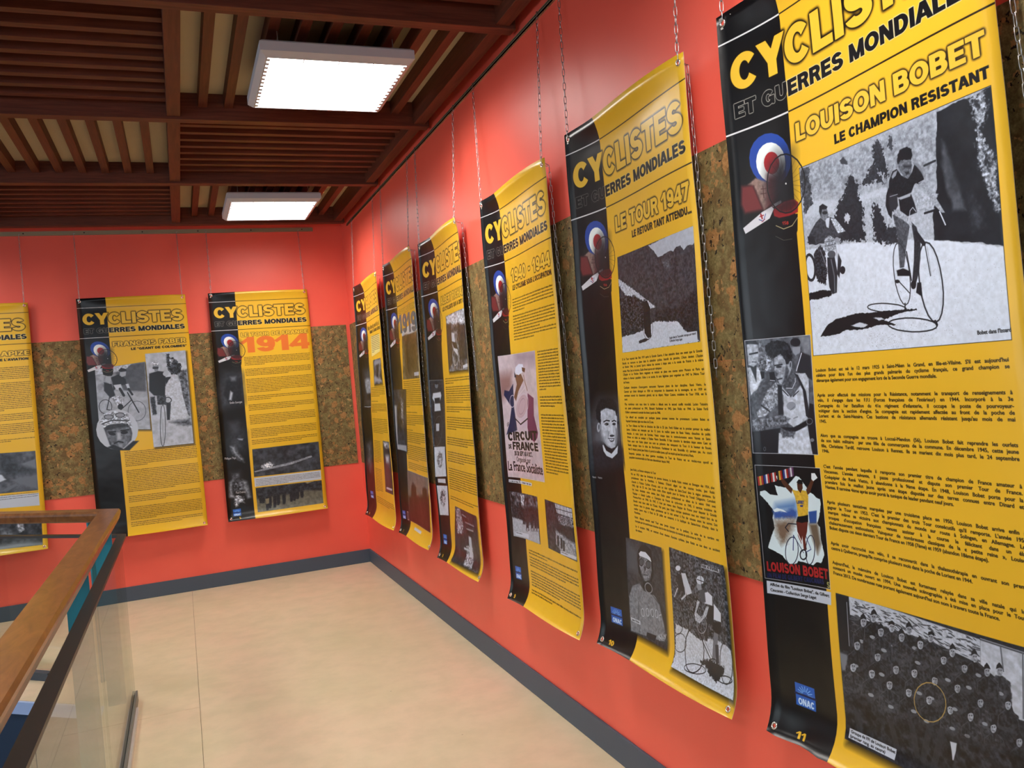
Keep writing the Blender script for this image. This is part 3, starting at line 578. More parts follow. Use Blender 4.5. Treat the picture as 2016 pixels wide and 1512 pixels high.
['L', 0.9, [407, 1925, 377, 1984, 362, 2015], 0.31, 1],
['P', 0.3, [24, 2142, 161, 2046, 207, 2067, 134, 2120, 34, 2171], 0.3, 0.3, 0.3, 0.7],
['P', 0.55, [112, 1922, 174, 1922, 212, 1966, 146, 2009, 93, 1978], 0.3, 0.5, 0.8, 0.6],
['P', 0.07, [167, 2014, 213, 2012, 210, 2067, 171, 2065], 0.1, 0, 0, 0],
['P', 0.07, [103, 2006, 134, 2008, 130, 2045, 111, 2049], 0.1, 0, 0, 0],
['L', 0.9, [171, 2058, 204, 2062], 0.19, 1],
['P', 0.3, [260, 2069, 329, 2013, 350, 2054, 341, 2116, 289, 2124, 257, 2096], 0.2, 0, 0.3, 0.6],
['P', 0.66, [210, 1929, 258, 1919, 284, 1948, 311, 1967, 330, 2000, 296, 2052, 264, 2087, 235, 2079, 226, 2054, 210, 2039, 206, 2007, 211, 1975], 0.15, 0, 0.25, 0.7],
['P', 0.25, [292, 1980, 312, 2012, 289, 2070, 252, 2086, 271, 2051], 0.3, 0, 0.3, 0.6],
['P', 0.3, [207, 2007, 230, 2022, 222, 2040, 210, 2039], 0.2, 0, 0, 0],
['P', 0.07, [150, 1892, 156, 1865, 200, 1845, 271, 1847, 321, 1869, 341, 1911, 337, 1960, 314, 1970, 292, 1980, 284, 1948, 258, 1921, 215, 1934, 202, 1942, 162, 1916], 0.15, 0.2, 0.6, 0.5],
['L', 0.1, [210, 1979, 264, 1976], 0.37, 1],
['P', 0.1, [260, 1989, 259, 1991, 256, 1992, 251, 1993, 245, 1993, 238, 1993, 232, 1993, 226, 1992, 221, 1990, 219, 1989, 218, 1987, 219, 1985, 222, 1984, 227, 1983, 233, 1982, 240, 1982, 246, 1983, 252, 1984, 256, 1986, 259, 1987], 0, 0, 0, 0],
['L', 0.15, [223, 2056, 256, 2051], 0.32, 1],
['P', 0.62, [333, 1982, 332, 1988, 330, 1994, 327, 1999, 323, 2002, 320, 2003, 316, 2001, 314, 1998, 312, 1993, 311, 1987, 311, 1981, 312, 1974, 314, 1968, 317, 1964, 321, 1961, 324, 1960, 328, 1961, 330, 1964, 332, 1969, 333, 1975], 0, 0, 0, 0],
['P', 0.2, [327, 1982, 326, 1986, 325, 1989, 324, 1992, 322, 1994, 321, 1995, 319, 1994, 318, 1992, 317, 1989, 317, 1985, 317, 1981, 318, 1977, 319, 1973, 320, 1970, 322, 1968, 323, 1968, 325, 1969, 326, 1971, 327, 1974, 327, 1977], 0, 0, 0, 0],
['P', 0.82, [218, 2072, 257, 2096, 309, 2156, 388, 2091, 350, 2027, 427, 2031, 446, 2062, 442, 2145, 424, 2271, 315, 2315, 250, 2273, 258, 2141, 223, 2086], 0.15, 0.1, 0.15, 1],
['P', 0.35, [344, 2027, 371, 2090, 332, 2151, 294, 2133, 268, 2105, 325, 2107, 345, 2072], 0.2, 0, 0.2, 0.5],
['L', 0.85, [282, 2105, 325, 2107, 351, 2072, 350, 2054], 0.2, 1],
['L', 0.1, [255, 2114, 292, 2146], 0.32, 1],
['L', 0.12, [368, 2123, 326, 2151], 0.27, 1],
['P', 0.6, [342, 2201, 340, 2208, 335, 2214, 327, 2219, 318, 2222, 307, 2223, 297, 2222, 288, 2219, 281, 2214, 277, 2207, 276, 2200, 279, 2193, 284, 2187, 292, 2182, 302, 2179, 312, 2178, 322, 2179, 331, 2183, 338, 2188, 342, 2194], 0, 0, 0, 0],
['L', 0.45, [302, 2223, 332, 2205], 0.23, 1],
['L', 0.4, [320, 2268, 349, 2259], 0.36, 0.6],
['P', 0.62, [212, 2071, 147, 2111, 96, 2186, 159, 2228, 211, 2196, 229, 2113], 0.15, 0, 0.5, 0.5],
['L', 0.08, [95, 2195, 150, 2230], 0.29, 1],
['P', 0.1, [223, 2081, 252, 2091, 248, 2251, 212, 2251], 0.12, 0, 0, 0],
['P', 0.12, [345, 2025, 371, 2037, 422, 2127, 437, 2249, 440, 2275, 410, 2254, 399, 2117], 0.12, 0, 0, 0],
['P', 0.06, [14, 2344, 222, 2320, 189, 2460, 20, 2464], 0.2, 0, 0, 0],
['P', 0.07, [443, 2188, 468, 2193, 481, 2456, 436, 2454, 417, 2293], 0.1, 0, 0, 0],
['P', 0.42, [22, 2272, 118, 2270, 230, 2246, 297, 2268, 259, 2301, 175, 2312, 60, 2340, 23, 2325], 0.2, 0.2, 0.6, 0.6],
['P', 0.7, [59, 2233, 100, 2204, 147, 2233, 119, 2256, 68, 2262], 0.2, 0, 0.4, 0.5],
['P', 0.05, [222, 2315, 315, 2317, 407, 2280, 413, 2302, 347, 2337, 267, 2339], 0.12, 0, 0, 0],
['P', 0.85, [207, 2348, 318, 2342, 415, 2306, 434, 2457, 192, 2462], 0.12, 0, 0.15, 0.9],
['P', 0.35, [227, 2329, 324, 2340, 315, 2371, 228, 2370], 0.3, 0.3, 0.4, 0.5],
['L', 0.5, [454, 2281, 452, 2286, 448, 2291, 443, 2294, 436, 2297, 430, 2298, 423, 2297, 417, 2295, 413, 2291, 410, 2287, 410, 2282, 411, 2277, 415, 2273, 420, 2269, 426, 2267, 433, 2266, 439, 2267, 445, 2269, 450, 2272, 453, 2277, 454, 2281], 0.18, 1],
['P', 0.5, [455, 2379, 454, 2382, 451, 2385, 448, 2387, 443, 2389, 439, 2389, 435, 2389, 432, 2388, 429, 2386, 428, 2383, 427, 2380, 428, 2377, 430, 2375, 433, 2372, 437, 2371, 441, 2370, 445, 2370, 449, 2372, 452, 2374, 454, 2376], 0, 0, 0, 0],
['L', 0.5, [105, 2438, 105, 2442, 103, 2445, 101, 2447, 99, 2449, 97, 2449, 94, 2449, 92, 2447, 91, 2445, 90, 2442, 90, 2439, 91, 2436, 92, 2433, 94, 2430, 97, 2429, 99, 2428, 101, 2429, 103, 2430, 105, 2432, 105, 2435, 105, 2438], 0.12, 1],
['X'],
['RQ', [0.03, 0.03, 0.04], [19, 2534, 476, 2526, 472, 3153, 19, 3176], 0, 1, 'w', 0],
['P', [0.8, 0.87, 0.9], [39, 2680, 77, 2673, 105, 2692, 162, 2694, 147, 2638, 223, 2647, 247, 2623, 299, 2578, 325, 2581, 343, 2603, 369, 2632, 383, 2657, 407, 2664, 431, 2683, 457, 2690, 458, 2716, 441, 2774, 418, 2819, 435, 2837, 435, 2900, 450, 2980, 422, 3029, 391, 3028, 363, 3049, 325, 3046, 265, 3042, 250, 3059, 194, 3070, 155, 3030, 57, 2998, 86, 2936, 118, 2875, 109, 2826, 124, 2785, 85, 2740, 37, 2700], 0.05, 0.1, 0, 0],
['P', [0.35, 0.5, 0.72], [143, 2744, 292, 2709, 287, 2764, 124, 2785], 1.2, 0, 0, 0],
['P', [0.2, 0.32, 0.6], [120, 2786, 188, 2782, 260, 2756, 285, 2775, 275, 2808, 123, 2824], 0.5, 0.2, 0, 0],
['P', [0.85, 0.9, 0.93], [117, 2780, 148, 2765, 190, 2771, 216, 2784, 168, 2779, 131, 2790], 0.1, 0, 0, 0],
['P', [0.45, 0.37, 0.3], [125, 2841, 268, 2815, 251, 2850, 193, 2941, 155, 2964, 127, 2896], 1.2, 0.3, 0, 0],
['S', [0.6, 0.2, 0.15], [124, 2819, 250, 2790, 254, 2822, 121, 2847], 30, 0.35, 3],
['P', [0.16, 0.3, 0.58], [366, 2764, 424, 2751, 414, 2820, 366, 2827], 0.15, 0, 0, 0],
['P', [0.4, 0.34, 0.28], [359, 2828, 421, 2819, 432, 2926, 402, 2984, 377, 2909], 0.6, 0, 0, 0],
['P', [0.8, 0.65, 0.2], [265, 2653, 297, 2658, 338, 2651, 364, 2654, 375, 2679, 360, 2783, 324, 2793, 290, 2798, 289, 2737, 281, 2689], 0.05, 0, 0.1, 0.5],
['P', [0.3, 0.17, 0.1], [184, 2593, 208, 2594, 271, 2650, 258, 2676, 204, 2630], 0.06, 0, 0, 0],
['P', [0.3, 0.17, 0.1], [364, 2648, 409, 2586, 428, 2592, 389, 2661, 371, 2674], 0.06, 0, 0, 0],
['P', [0.85, 0.88, 0.9], [412, 2555, 437, 2553, 454, 2577, 420, 2597, 408, 2586], 0.06, 0, 0, 0],
['P', [0.8, 0.85, 0.88], [156, 2587, 189, 2579, 200, 2600, 171, 2608], 0.06, 0, 0, 0],
['P', [0.28, 0.15, 0.09], [305, 2617, 342, 2608, 342, 2640, 323, 2669, 305, 2649], 0.06, 0, 0, 0],
['P', [0.04, 0.03, 0.03], [302, 2612, 320, 2594, 343, 2598, 346, 2618, 315, 2619], 0.06, 0, 0, 0],
['P', [0.04, 0.04, 0.05], [286, 2799, 324, 2791, 361, 2781, 357, 2820, 313, 2832, 272, 2830], 0.05, 0, 0, 0],
['P', [0.36, 0.14, 0.1], [273, 2827, 313, 2830, 354, 2818, 342, 2873, 324, 2918, 329, 2971, 308, 2977, 306, 2900, 295, 2945, 276, 2905], 0.06, 0, 0, 0],
['L', [0.9, 0.9, 0.92], [274, 2884, 302, 2944], 0.25, 1],
['L', [0.08, 0.1, 0.2], [268, 2987, 262, 3011, 252, 3033, 239, 3052, 225, 3065, 211, 3071, 197, 3069, 187, 3060, 179, 3044, 177, 3023, 179, 2999, 185, 2975, 195, 2952, 208, 2934, 222, 2921, 237, 2916, 250, 2918, 260, 2927, 267, 2943, 270, 2963, 268, 2987], 0.22, 1],
['L', [0.08, 0.1, 0.2], [384, 2965, 379, 2990, 371, 3013, 361, 3032, 350, 3044, 340, 3050, 331, 3048, 324, 3037, 320, 3021, 319, 2998, 321, 2974, 327, 2948, 335, 2925, 345, 2906, 356, 2894, 366, 2889, 375, 2891, 382, 2902, 386, 2919, 387, 2940, 384, 2965], 0.22, 1],
['L', [0.15, 0.2, 0.45], [245, 2905, 233, 2988], 0.25, 1],
['L', [0.12, 0.15, 0.3], [245, 2905, 304, 2992], 0.19, 1],
['L', [0.15, 0.2, 0.45], [332, 2901, 359, 2965, 317, 2989], 0.19, 1],
['L', [0.1, 0.1, 0.15], [272, 2841, 217, 2844, 193, 2869, 212, 2888], 0.28, 1],
['L', [0.1, 0.1, 0.15], [325, 2998, 324, 3006, 320, 3014, 314, 3021, 307, 3026, 300, 3029, 293, 3029, 287, 3026, 282, 3022, 280, 3015, 279, 3007, 281, 2999, 285, 2991, 291, 2984, 298, 2979, 305, 2976, 312, 2976, 318, 2979, 323, 2984, 325, 2990, 325, 2998], 0.38, 1],
['P', [0.6, 0.15, 0.12], [29, 2598, 42, 2595, 44, 2647, 31, 2650], 0.03, 0, 0, 0],
['P', [0.75, 0.6, 0.2], [42, 2595, 55, 2592, 57, 2643, 44, 2647], 0.03, 0, 0, 0],
['P', [0.6, 0.15, 0.12], [55, 2592, 69, 2588, 70, 2640, 57, 2643], 0.03, 0, 0, 0],
['P', [0.15, 0.22, 0.5], [75, 2586, 88, 2583, 90, 2634, 77, 2637], 0.03, 0, 0, 0],
['P', [0.8, 0.8, 0.82], [88, 2583, 101, 2579, 103, 2630, 90, 2634], 0.03, 0, 0, 0],
['P', [0.6, 0.15, 0.12], [101, 2579, 114, 2576, 116, 2627, 103, 2630], 0.03, 0, 0, 0],
['P', [0.6, 0.15, 0.12], [125, 2573, 137, 2570, 139, 2621, 126, 2624], 0.03, 0, 0, 0],
['P', [0.8, 0.8, 0.82], [137, 2570, 150, 2567, 152, 2618, 139, 2621], 0.03, 0, 0, 0],
['P', [0.6, 0.15, 0.12], [150, 2567, 162, 2564, 164, 2614, 152, 2618], 0.03, 0, 0, 0],
['P', [0.1, 0.1, 0.1], [169, 2561, 182, 2558, 183, 2609, 171, 2612], 0.03, 0, 0, 0],
['P', [0.75, 0.6, 0.2], [182, 2558, 194, 2555, 196, 2605, 183, 2609], 0.03, 0, 0, 0],
['P', [0.6, 0.15, 0.12], [194, 2555, 206, 2552, 208, 2602, 196, 2605], 0.03, 0, 0, 0],
['P', [0.15, 0.22, 0.5], [213, 2550, 225, 2547, 227, 2596, 214, 2600], 0.03, 0, 0, 0],
['P', [0.8, 0.8, 0.82], [225, 2547, 237, 2543, 239, 2593, 227, 2596], 0.03, 0, 0, 0],
['P', [0.6, 0.15, 0.12], [237, 2543, 249, 2540, 251, 2590, 239, 2593], 0.03, 0, 0, 0],
['P', [0.35, 0.2, 0.35], [252, 2539, 264, 2535, 266, 2585, 254, 2588], 0.03, 0, 0, 0],
['P', [0.8, 0.8, 0.82], [264, 2535, 276, 2532, 277, 2582, 266, 2585], 0.03, 0, 0, 0],
['P', [0.35, 0.2, 0.35], [276, 2532, 288, 2529, 289, 2578, 277, 2582], 0.03, 0, 0, 0],
['T', 'LOUISON BOBET', [0.62, 0.12, 0.13], [35, 3133, 464, 3105], 2.79, 'h'],
['T', 'UN FILM DE GILBERT CAUCANAS', [0.09, 0.13, 0.33], [31, 3171, 431, 3138], 1.41, 'h'],
['T', 'L.BOBET', [0.12, 0.18, 0.5], [290, 2727, 340, 2725], 0.87, 'h'],
['T', 'S', [0.6, 0.6, 0.35], [449, 3151, 473, 3151], 1.64, 'h'],
['P', [0.12, 0.18, 0.5], [310, 2734, 333, 2732, 329, 2742, 312, 2743], 0.05, 0, 0, 0],
['X'],
['Q', 0.84, [27, 3190, 476, 3169, 471, 3238, 25, 3262]],
['T', 'Affiche du film "Louison Bobet", de Gilbert', [0.05, 0.05, 0.06], [51, 3214, 461, 3198], 0.86, 'b'],
['T', 'Caucanas - Collection Serge Laget', [0.05, 0.05, 0.06], [50, 3245, 369, 3228], 0.86, 'b'],
['RQ', 0.13, [509, 3165, 1664, 3150, 1664, 3900, 501, 3918], 0.3, 0.6, None, 1],
['P', 0.8, [599, 3154, 1348, 3174, 1337, 3282, 1091, 3254, 807, 3260, 598, 3256], 0.1, 0, 0.1, 0.5],
['S2', 0.3, [618, 3174, 1341, 3176, 1329, 3284, 1073, 3266, 598, 3351], 230, 0.55, 4],
['P', 0.82, [1349, 3168, 1716, 3175, 1688, 3443, 1472, 3458, 1443, 3340, 1337, 3282], 0.1, 0, 0.12, 1.2],
['L', 0.4, [1440, 3176, 1440, 3278], 0.33, 1],
['L', 0.3, [1348, 3174, 1715, 3181], 0.34, 1],
['L', 0.35, [1535, 3176, 1506, 3446], 0.26, 1],
['P', 0.07, [512, 3172, 597, 3170, 577, 3451, 502, 3455], 0.1, 0, 0, 0],
['L', 0.7, [582, 3197, 575, 3420], 0.2, 1],
['P', 0.5, [500, 3472, 564, 3470, 543, 3556, 510, 3565], 0.3, 0, 0, 0],
['P', 0.15, [663, 3296, 614, 3333, 594, 3415, 594, 3525, 725, 3517, 749, 3381, 745, 3310, 701, 3292], 0.15, 0.15, 0.5, 0.5],
['L', 0.34, [602, 3405, 615, 3340, 660, 3304], 0.2, 0.7],
['L', 0.3, [701, 3297, 740, 3318, 745, 3374], 0.2, 0.7],
['L', 0.29, [617, 3401, 680, 3396, 723, 3365], 1.06, 0.5],
['P', 0.07, [674, 3302, 688, 3300, 679, 3353, 672, 3355], 0.1, 0, 0, 0],
['P', 0.63, [705, 3267, 703, 3275, 699, 3283, 694, 3289, 689, 3294, 682, 3297, 677, 3297, 671, 3295, 668, 3290, 666, 3284, 666, 3276, 667, 3268, 671, 3260, 676, 3254, 682, 3249, 688, 3246, 694, 3246, 699, 3248, 703, 3253, 705, 3259], 0, 0, 0.2, 0],
['P', 0.2, [685, 3265, 685, 3267, 684, 3268, 682, 3269, 681, 3269, 679, 3270, 678, 3270, 676, 3270, 675, 3270, 675, 3269, 675, 3268, 675, 3267, 676, 3266, 677, 3265, 678, 3264, 680, 3264, 682, 3263, 683, 3263, 684, 3264, 685, 3265], 0, 0, 0, 0],
['P', 0.2, [699, 3264, 699, 3265, 698, 3266, 697, 3267, 695, 3267, 694, 3268, 692, 3268, 691, 3268, 690, 3268, 689, 3267, 689, 3266, 689, 3265, 690, 3264, 691, 3263, 693, 3262, 694, 3262, 696, 3261, 697, 3262, 698, 3262, 699, 3263], 0, 0, 0, 0],
['L', 0.3, [678, 3286, 691, 3283], 0.16, 0.8],
['P', 0.08, [662, 3266, 670, 3244, 689, 3226, 701, 3237, 709, 3253, 688, 3253], 0.05, 0, 0, 0],
['P', 0.62, [679, 3375, 677, 3378, 673, 3380, 667, 3382, 662, 3383, 656, 3383, 650, 3382, 646, 3380, 643, 3377, 642, 3375, 643, 3372, 646, 3369, 650, 3367, 655, 3365, 661, 3364, 667, 3364, 672, 3365, 677, 3367, 679, 3369, 680, 3372], 0, 0, 0, 0],
['P', 0.1, [737, 3255, 690, 3291, 671, 3371, 670, 3479, 798, 3473, 820, 3339, 816, 3269, 774, 3252], 0.15, 0.15, 0.5, 0.5],
['L', 0.34, [678, 3361, 691, 3298, 734, 3263], 0.2, 0.7],
['L', 0.3, [774, 3256, 812, 3277, 817, 3333], 0.19, 0.7],
['L', 0.24, [692, 3358, 754, 3353, 795, 3323], 1.04, 0.5],
['P', 0.05, [748, 3261, 762, 3259, 752, 3312, 746, 3313], 0.1, 0, 0, 0],
['P', 0.62, [772, 3228, 771, 3236, 767, 3243, 762, 3250, 757, 3255, 751, 3257, 745, 3258, 740, 3255, 736, 3251, 734, 3244, 734, 3237, 736, 3229, 740, 3221, 744, 3215, 750, 3210, 756, 3208, 762, 3207, 767, 3210, 770, 3214, 772, 3221], 0, 0, 0.2, 0],
['P', 0.2, [753, 3226, 753, 3227, 752, 3229, 751, 3229, 749, 3230, 748, 3231, 746, 3231, 745, 3231, 744, 3230, 743, 3230, 743, 3229, 743, 3228, 744, 3227, 745, 3226, 747, 3225, 748, 3225, 750, 3224, 751, 3224, 752, 3225, 753, 3226], 0, 0, 0, 0],
['P', 0.2, [767, 3225, 767, 3226, 766, 3227, 765, 3228, 763, 3229, 762, 3229, 760, 3229, 759, 3229, 758, 3229, 757, 3228, 757, 3227, 757, 3226, 758, 3225, 759, 3224, 761, 3223, 762, 3223, 764, 3223, 765, 3223, 766, 3223, 767, 3224], 0, 0, 0, 0],
['L', 0.3, [746, 3246, 759, 3244], 0.16, 0.8],
['P', 0.08, [736, 3226, 744, 3204, 762, 3187, 774, 3197, 782, 3214, 761, 3212], 0.05, 0, 0, 0],
['P', 0.62, [754, 3334, 751, 3337, 747, 3339, 742, 3341, 737, 3342, 731, 3341, 726, 3340, 722, 3339, 719, 3336, 718, 3333, 719, 3330, 721, 3328, 725, 3326, 731, 3324, 736, 3323, 742, 3323, 747, 3324, 751, 3326, 754, 3329, 755, 3331], 0, 0, 0, 0],
['P', 0.11, [951, 3258, 908, 3292, 891, 3368, 890, 3471, 1005, 3465, 1026, 3338, 1023, 3272, 985, 3255], 0.15, 0.15, 0.5, 0.5],
['L', 0.34, [897, 3359, 909, 3299, 948, 3266], 0.19, 0.7],
['L', 0.3, [984, 3259, 1019, 3279, 1023, 3332], 0.19, 0.7],
['L', 0.25, [910, 3356, 966, 3351, 1003, 3323], 0.98, 0.5],
['P', 0.06, [961, 3264, 974, 3262, 965, 3312, 959, 3313], 0.1, 0, 0, 0],
['P', 0.62, [986, 3232, 985, 3239, 981, 3246, 977, 3253, 972, 3257, 966, 3260, 961, 3260, 957, 3258, 954, 3253, 952, 3247, 952, 3240, 953, 3233, 957, 3225, 961, 3219, 966, 3215, 972, 3212, 977, 3212, 981, 3214, 984, 3219, 986, 3225], 0, 0, 0.2, 0],
['P', 0.2, [969, 3230, 968, 3231, 968, 3232, 967, 3233, 965, 3234, 964, 3234, 963, 3234, 961, 3234, 960, 3234, 960, 3233, 960, 3232, 960, 3231, 961, 3230, 962, 3230, 963, 3229, 965, 3228, 966, 3228, 967, 3228, 968, 3229, 969, 3229], 0, 0, 0, 0],
['P', 0.2, [981, 3229, 981, 3230, 980, 3231, 979, 3231, 978, 3232, 976, 3233, 975, 3233, 974, 3233, 973, 3232, 972, 3232, 972, 3231, 973, 3230, 973, 3229, 974, 3228, 976, 3227, 977, 3227, 978, 3227, 980, 3227, 981, 3227, 981, 3228], 0, 0, 0, 0],
['L', 0.3, [962, 3249, 974, 3247], 0.15, 0.8],
['P', 0.08, [951, 3230, 958, 3210, 974, 3193, 985, 3203, 992, 3219, 973, 3218], 0.05, 0, 0, 0],
['P', 0.62, [1008, 3315, 1006, 3318, 1002, 3320, 998, 3321, 993, 3322, 987, 3322, 983, 3321, 979, 3319, 977, 3317, 976, 3314, 977, 3311, 979, 3309, 983, 3307, 987, 3305, 992, 3304, 997, 3305, 1002, 3306, 1006, 3307, 1008, 3310, 1009, 3312], 0, 0, 0, 0],
['P', 0.18, [845, 3273, 800, 3309, 782, 3387, 781, 3493, 902, 3486, 924, 3356, 920, 3287, 880, 3270], 0.15, 0.15, 0.5, 0.5],
['L', 0.34, [788, 3378, 801, 3316, 842, 3281], 0.19, 0.7],
['L', 0.3, [880, 3275, 916, 3295, 921, 3349], 0.19, 0.7],
['L', 0.32, [802, 3374, 860, 3369, 900, 3340], 1.01, 0.5],
['P', 0.09, [855, 3280, 868, 3278, 859, 3329, 854, 3330], 0.1, 0, 0, 0],
['P', 0.7, [884, 3246, 882, 3254, 879, 3261, 874, 3267, 869, 3272, 863, 3275, 858, 3275, 853, 3273, 850, 3268, 848, 3262, 848, 3255, 850, 3247, 853, 3240, 858, 3233, 863, 3229, 869, 3226, 874, 3226, 879, 3228, 882, 3233, 884, 3239], 0, 0, 0.2, 0],
['P', 0.2, [866, 3244, 865, 3245, 865, 3246, 864, 3247, 862, 3248, 861, 3249, 859, 3249, 858, 3249, 857, 3248, 856, 3248, 856, 3247, 857, 3246, 857, 3245, 858, 3244, 860, 3243, 861, 3243, 863, 3242, 864, 3243, 865, 3243, 866, 3244], 0, 0, 0, 0],
['P', 0.2, [879, 3243, 879, 3244, 878, 3245, 877, 3246, 875, 3246, 874, 3247, 872, 3247, 871, 3247, 870, 3247, 870, 3246, 869, 3245, 870, 3244, 870, 3243, 872, 3242, 873, 3241, 874, 3241, 876, 3241, 877, 3241, 878, 3241, 879, 3242], 0, 0, 0, 0],
['L', 0.3, [859, 3264, 871, 3262], 0.15, 0.8],
['P', 0.06, [846, 3245, 850, 3228, 872, 3216, 887, 3225, 884, 3237, 866, 3234], 0.05, 0, 0, 0],
['P', 0.62, [869, 3347, 867, 3350, 863, 3352, 858, 3354, 853, 3354, 848, 3354, 843, 3353, 839, 3351, 836, 3349, 835, 3346, 836, 3344, 839, 3341, 843, 3339, 847, 3337, 853, 3336, 858, 3337, 863, 3338, 867, 3339, 869, 3342, 870, 3344], 0, 0, 0, 0],
['P', 0.16, [774, 3314, 728, 3350, 709, 3430, 708, 3537, 833, 3529, 856, 3396, 852, 3327, 811, 3310], 0.15, 0.15, 0.5, 0.5],
['L', 0.34, [716, 3420, 729, 3357, 771, 3322], 0.2, 0.7],
['L', 0.3, [810, 3315, 847, 3335, 853, 3390], 0.19, 0.7],
['L', 0.3, [730, 3416, 790, 3411, 831, 3381], 1.03, 0.5],
['P', 0.08, [785, 3320, 799, 3318, 789, 3370, 783, 3372], 0.1, 0, 0, 0],
['P', 0.62, [812, 3286, 810, 3294, 807, 3301, 802, 3308, 797, 3313, 791, 3315, 785, 3316, 780, 3313, 777, 3309, 775, 3303, 775, 3295, 777, 3287, 780, 3280, 785, 3273, 790, 3269, 796, 3266, 802, 3266, 807, 3268, 810, 3272, 812, 3279], 0, 0, 0.2, 0],
['P', 0.2, [793, 3285, 793, 3286, 792, 3287, 791, 3288, 790, 3288, 788, 3289, 786, 3289, 785, 3289, 784, 3289, 784, 3288, 783, 3287, 784, 3286, 785, 3285, 786, 3284, 787, 3283, 789, 3283, 790, 3283, 791, 3283, 792, 3283, 793, 3284], 0, 0, 0, 0],
['P', 0.2, [807, 3283, 806, 3284, 806, 3285, 804, 3286, 803, 3287, 802, 3287, 800, 3287, 799, 3287, 798, 3287, 797, 3286, 797, 3285, 797, 3284, 798, 3283, 799, 3282, 801, 3281, 802, 3281, 804, 3281, 805, 3281, 806, 3281, 807, 3282], 0, 0, 0, 0],
['L', 0.3, [786, 3304, 799, 3302], 0.16, 0.8],
['P', 0.08, [774, 3285, 782, 3263, 799, 3246, 811, 3256, 819, 3272, 798, 3272], 0.05, 0, 0, 0],
['P', 0.62, [819, 3380, 816, 3382, 812, 3384, 807, 3386, 802, 3387, 796, 3387, 791, 3386, 787, 3384, 785, 3382, 784, 3379, 785, 3376, 787, 3373, 791, 3371, 796, 3370, 801, 3369, 807, 3369, 812, 3370, 816, 3372, 818, 3374, 819, 3377], 0, 0, 0, 0],
['P', 0.12, [1294, 3281, 1258, 3312, 1243, 3382, 1241, 3477, 1338, 3471, 1356, 3354, 1354, 3293, 1322, 3278], 0.15, 0.15, 0.5, 0.5],
['L', 0.34, [1248, 3374, 1258, 3319, 1292, 3288], 0.17, 0.7],
['L', 0.3, [1322, 3282, 1351, 3300, 1354, 3348], 0.17, 0.7],
['L', 0.26, [1259, 3371, 1306, 3367, 1338, 3340], 0.9, 0.5],
['P', 0.06, [1302, 3286, 1313, 3285, 1305, 3330, 1300, 3332], 0.1, 0, 0, 0],
['P', 0.67, [1326, 3256, 1325, 3263, 1322, 3269, 1319, 3275, 1314, 3279, 1310, 3282, 1305, 3282, 1302, 3280, 1299, 3276, 1297, 3270, 1297, 3264, 1299, 3257, 1302, 3250, 1305, 3245, 1310, 3240, 1314, 3238, 1319, 3238, 1322, 3240, 1325, 3244, 1326, 3249], 0, 0, 0.2, 0],
['P', 0.2, [1312, 3255, 1311, 3256, 1311, 3256, 1310, 3257, 1309, 3258, 1308, 3258, 1306, 3259, 1305, 3259, 1305, 3258, 1304, 3258, 1304, 3257, 1304, 3256, 1305, 3255, 1306, 3254, 1307, 3253, 1308, 3253, 1309, 3253, 1310, 3253, 1311, 3253, 1312, 3254], 0, 0, 0, 0],
['P', 0.2, [1322, 3253, 1322, 3254, 1321, 3255, 1320, 3256, 1319, 3256, 1318, 3257, 1317, 3257, 1316, 3257, 1315, 3257, 1315, 3256, 1315, 3255, 1315, 3254, 1316, 3253, 1316, 3253, 1318, 3252, 1319, 3251, 1320, 3251, 1321, 3251, 1322, 3252, 1322, 3252], 0, 0, 0, 0],
['L', 0.3, [1306, 3272, 1316, 3270], 0.14, 0.8],
['P', 0.08, [1294, 3256, 1300, 3237, 1314, 3221, 1323, 3231, 1329, 3245, 1313, 3244], 0.05, 0, 0, 0],
['P', 0.62, [1333, 3334, 1331, 3337, 1328, 3339, 1324, 3340, 1320, 3341, 1315, 3341, 1311, 3340, 1308, 3338, 1306, 3336, 1306, 3334, 1306, 3331, 1308, 3329, 1311, 3327, 1315, 3325, 1319, 3325, 1324, 3325, 1328, 3326, 1331, 3327, 1333, 3329, 1333, 3332], 0, 0, 0, 0],
['P', 0.18, [1407, 3304, 1373, 3334, 1358, 3402, 1357, 3494, 1448, 3488, 1466, 3375, 1464, 3315, 1434, 3301], 0.15, 0.15, 0.5, 0.5],
['L', 0.34, [1364, 3394, 1374, 3341, 1405, 3311], 0.17, 0.7],
['L', 0.3, [1433, 3305, 1460, 3322, 1464, 3369], 0.17, 0.7],
['L', 0.32, [1374, 3391, 1418, 3387, 1448, 3361], 0.88, 0.5],
['P', 0.09, [1415, 3309, 1425, 3307, 1417, 3352, 1413, 3353], 0.1, 0, 0, 0],
['P', 0.64, [1437, 3279, 1436, 3286, 1433, 3292, 1430, 3298, 1426, 3302, 1422, 3304, 1417, 3305, 1414, 3303, 1411, 3299, 1410, 3294, 1410, 3287, 1412, 3281, 1414, 3274, 1418, 3269, 1422, 3264, 1426, 3262, 1430, 3262, 1434, 3264, 1436, 3268, 1437, 3273], 0, 0, 0.2, 0],
['P', 0.2, [1424, 3278, 1423, 3279, 1423, 3280, 1422, 3281, 1421, 3281, 1420, 3282, 1419, 3282, 1418, 3282, 1417, 3282, 1417, 3281, 1416, 3280, 1417, 3279, 1417, 3279, 1418, 3278, 1419, 3277, 1420, 3277, 1421, 3276, 1422, 3277, 1423, 3277, 1424, 3277], 0, 0, 0, 0],
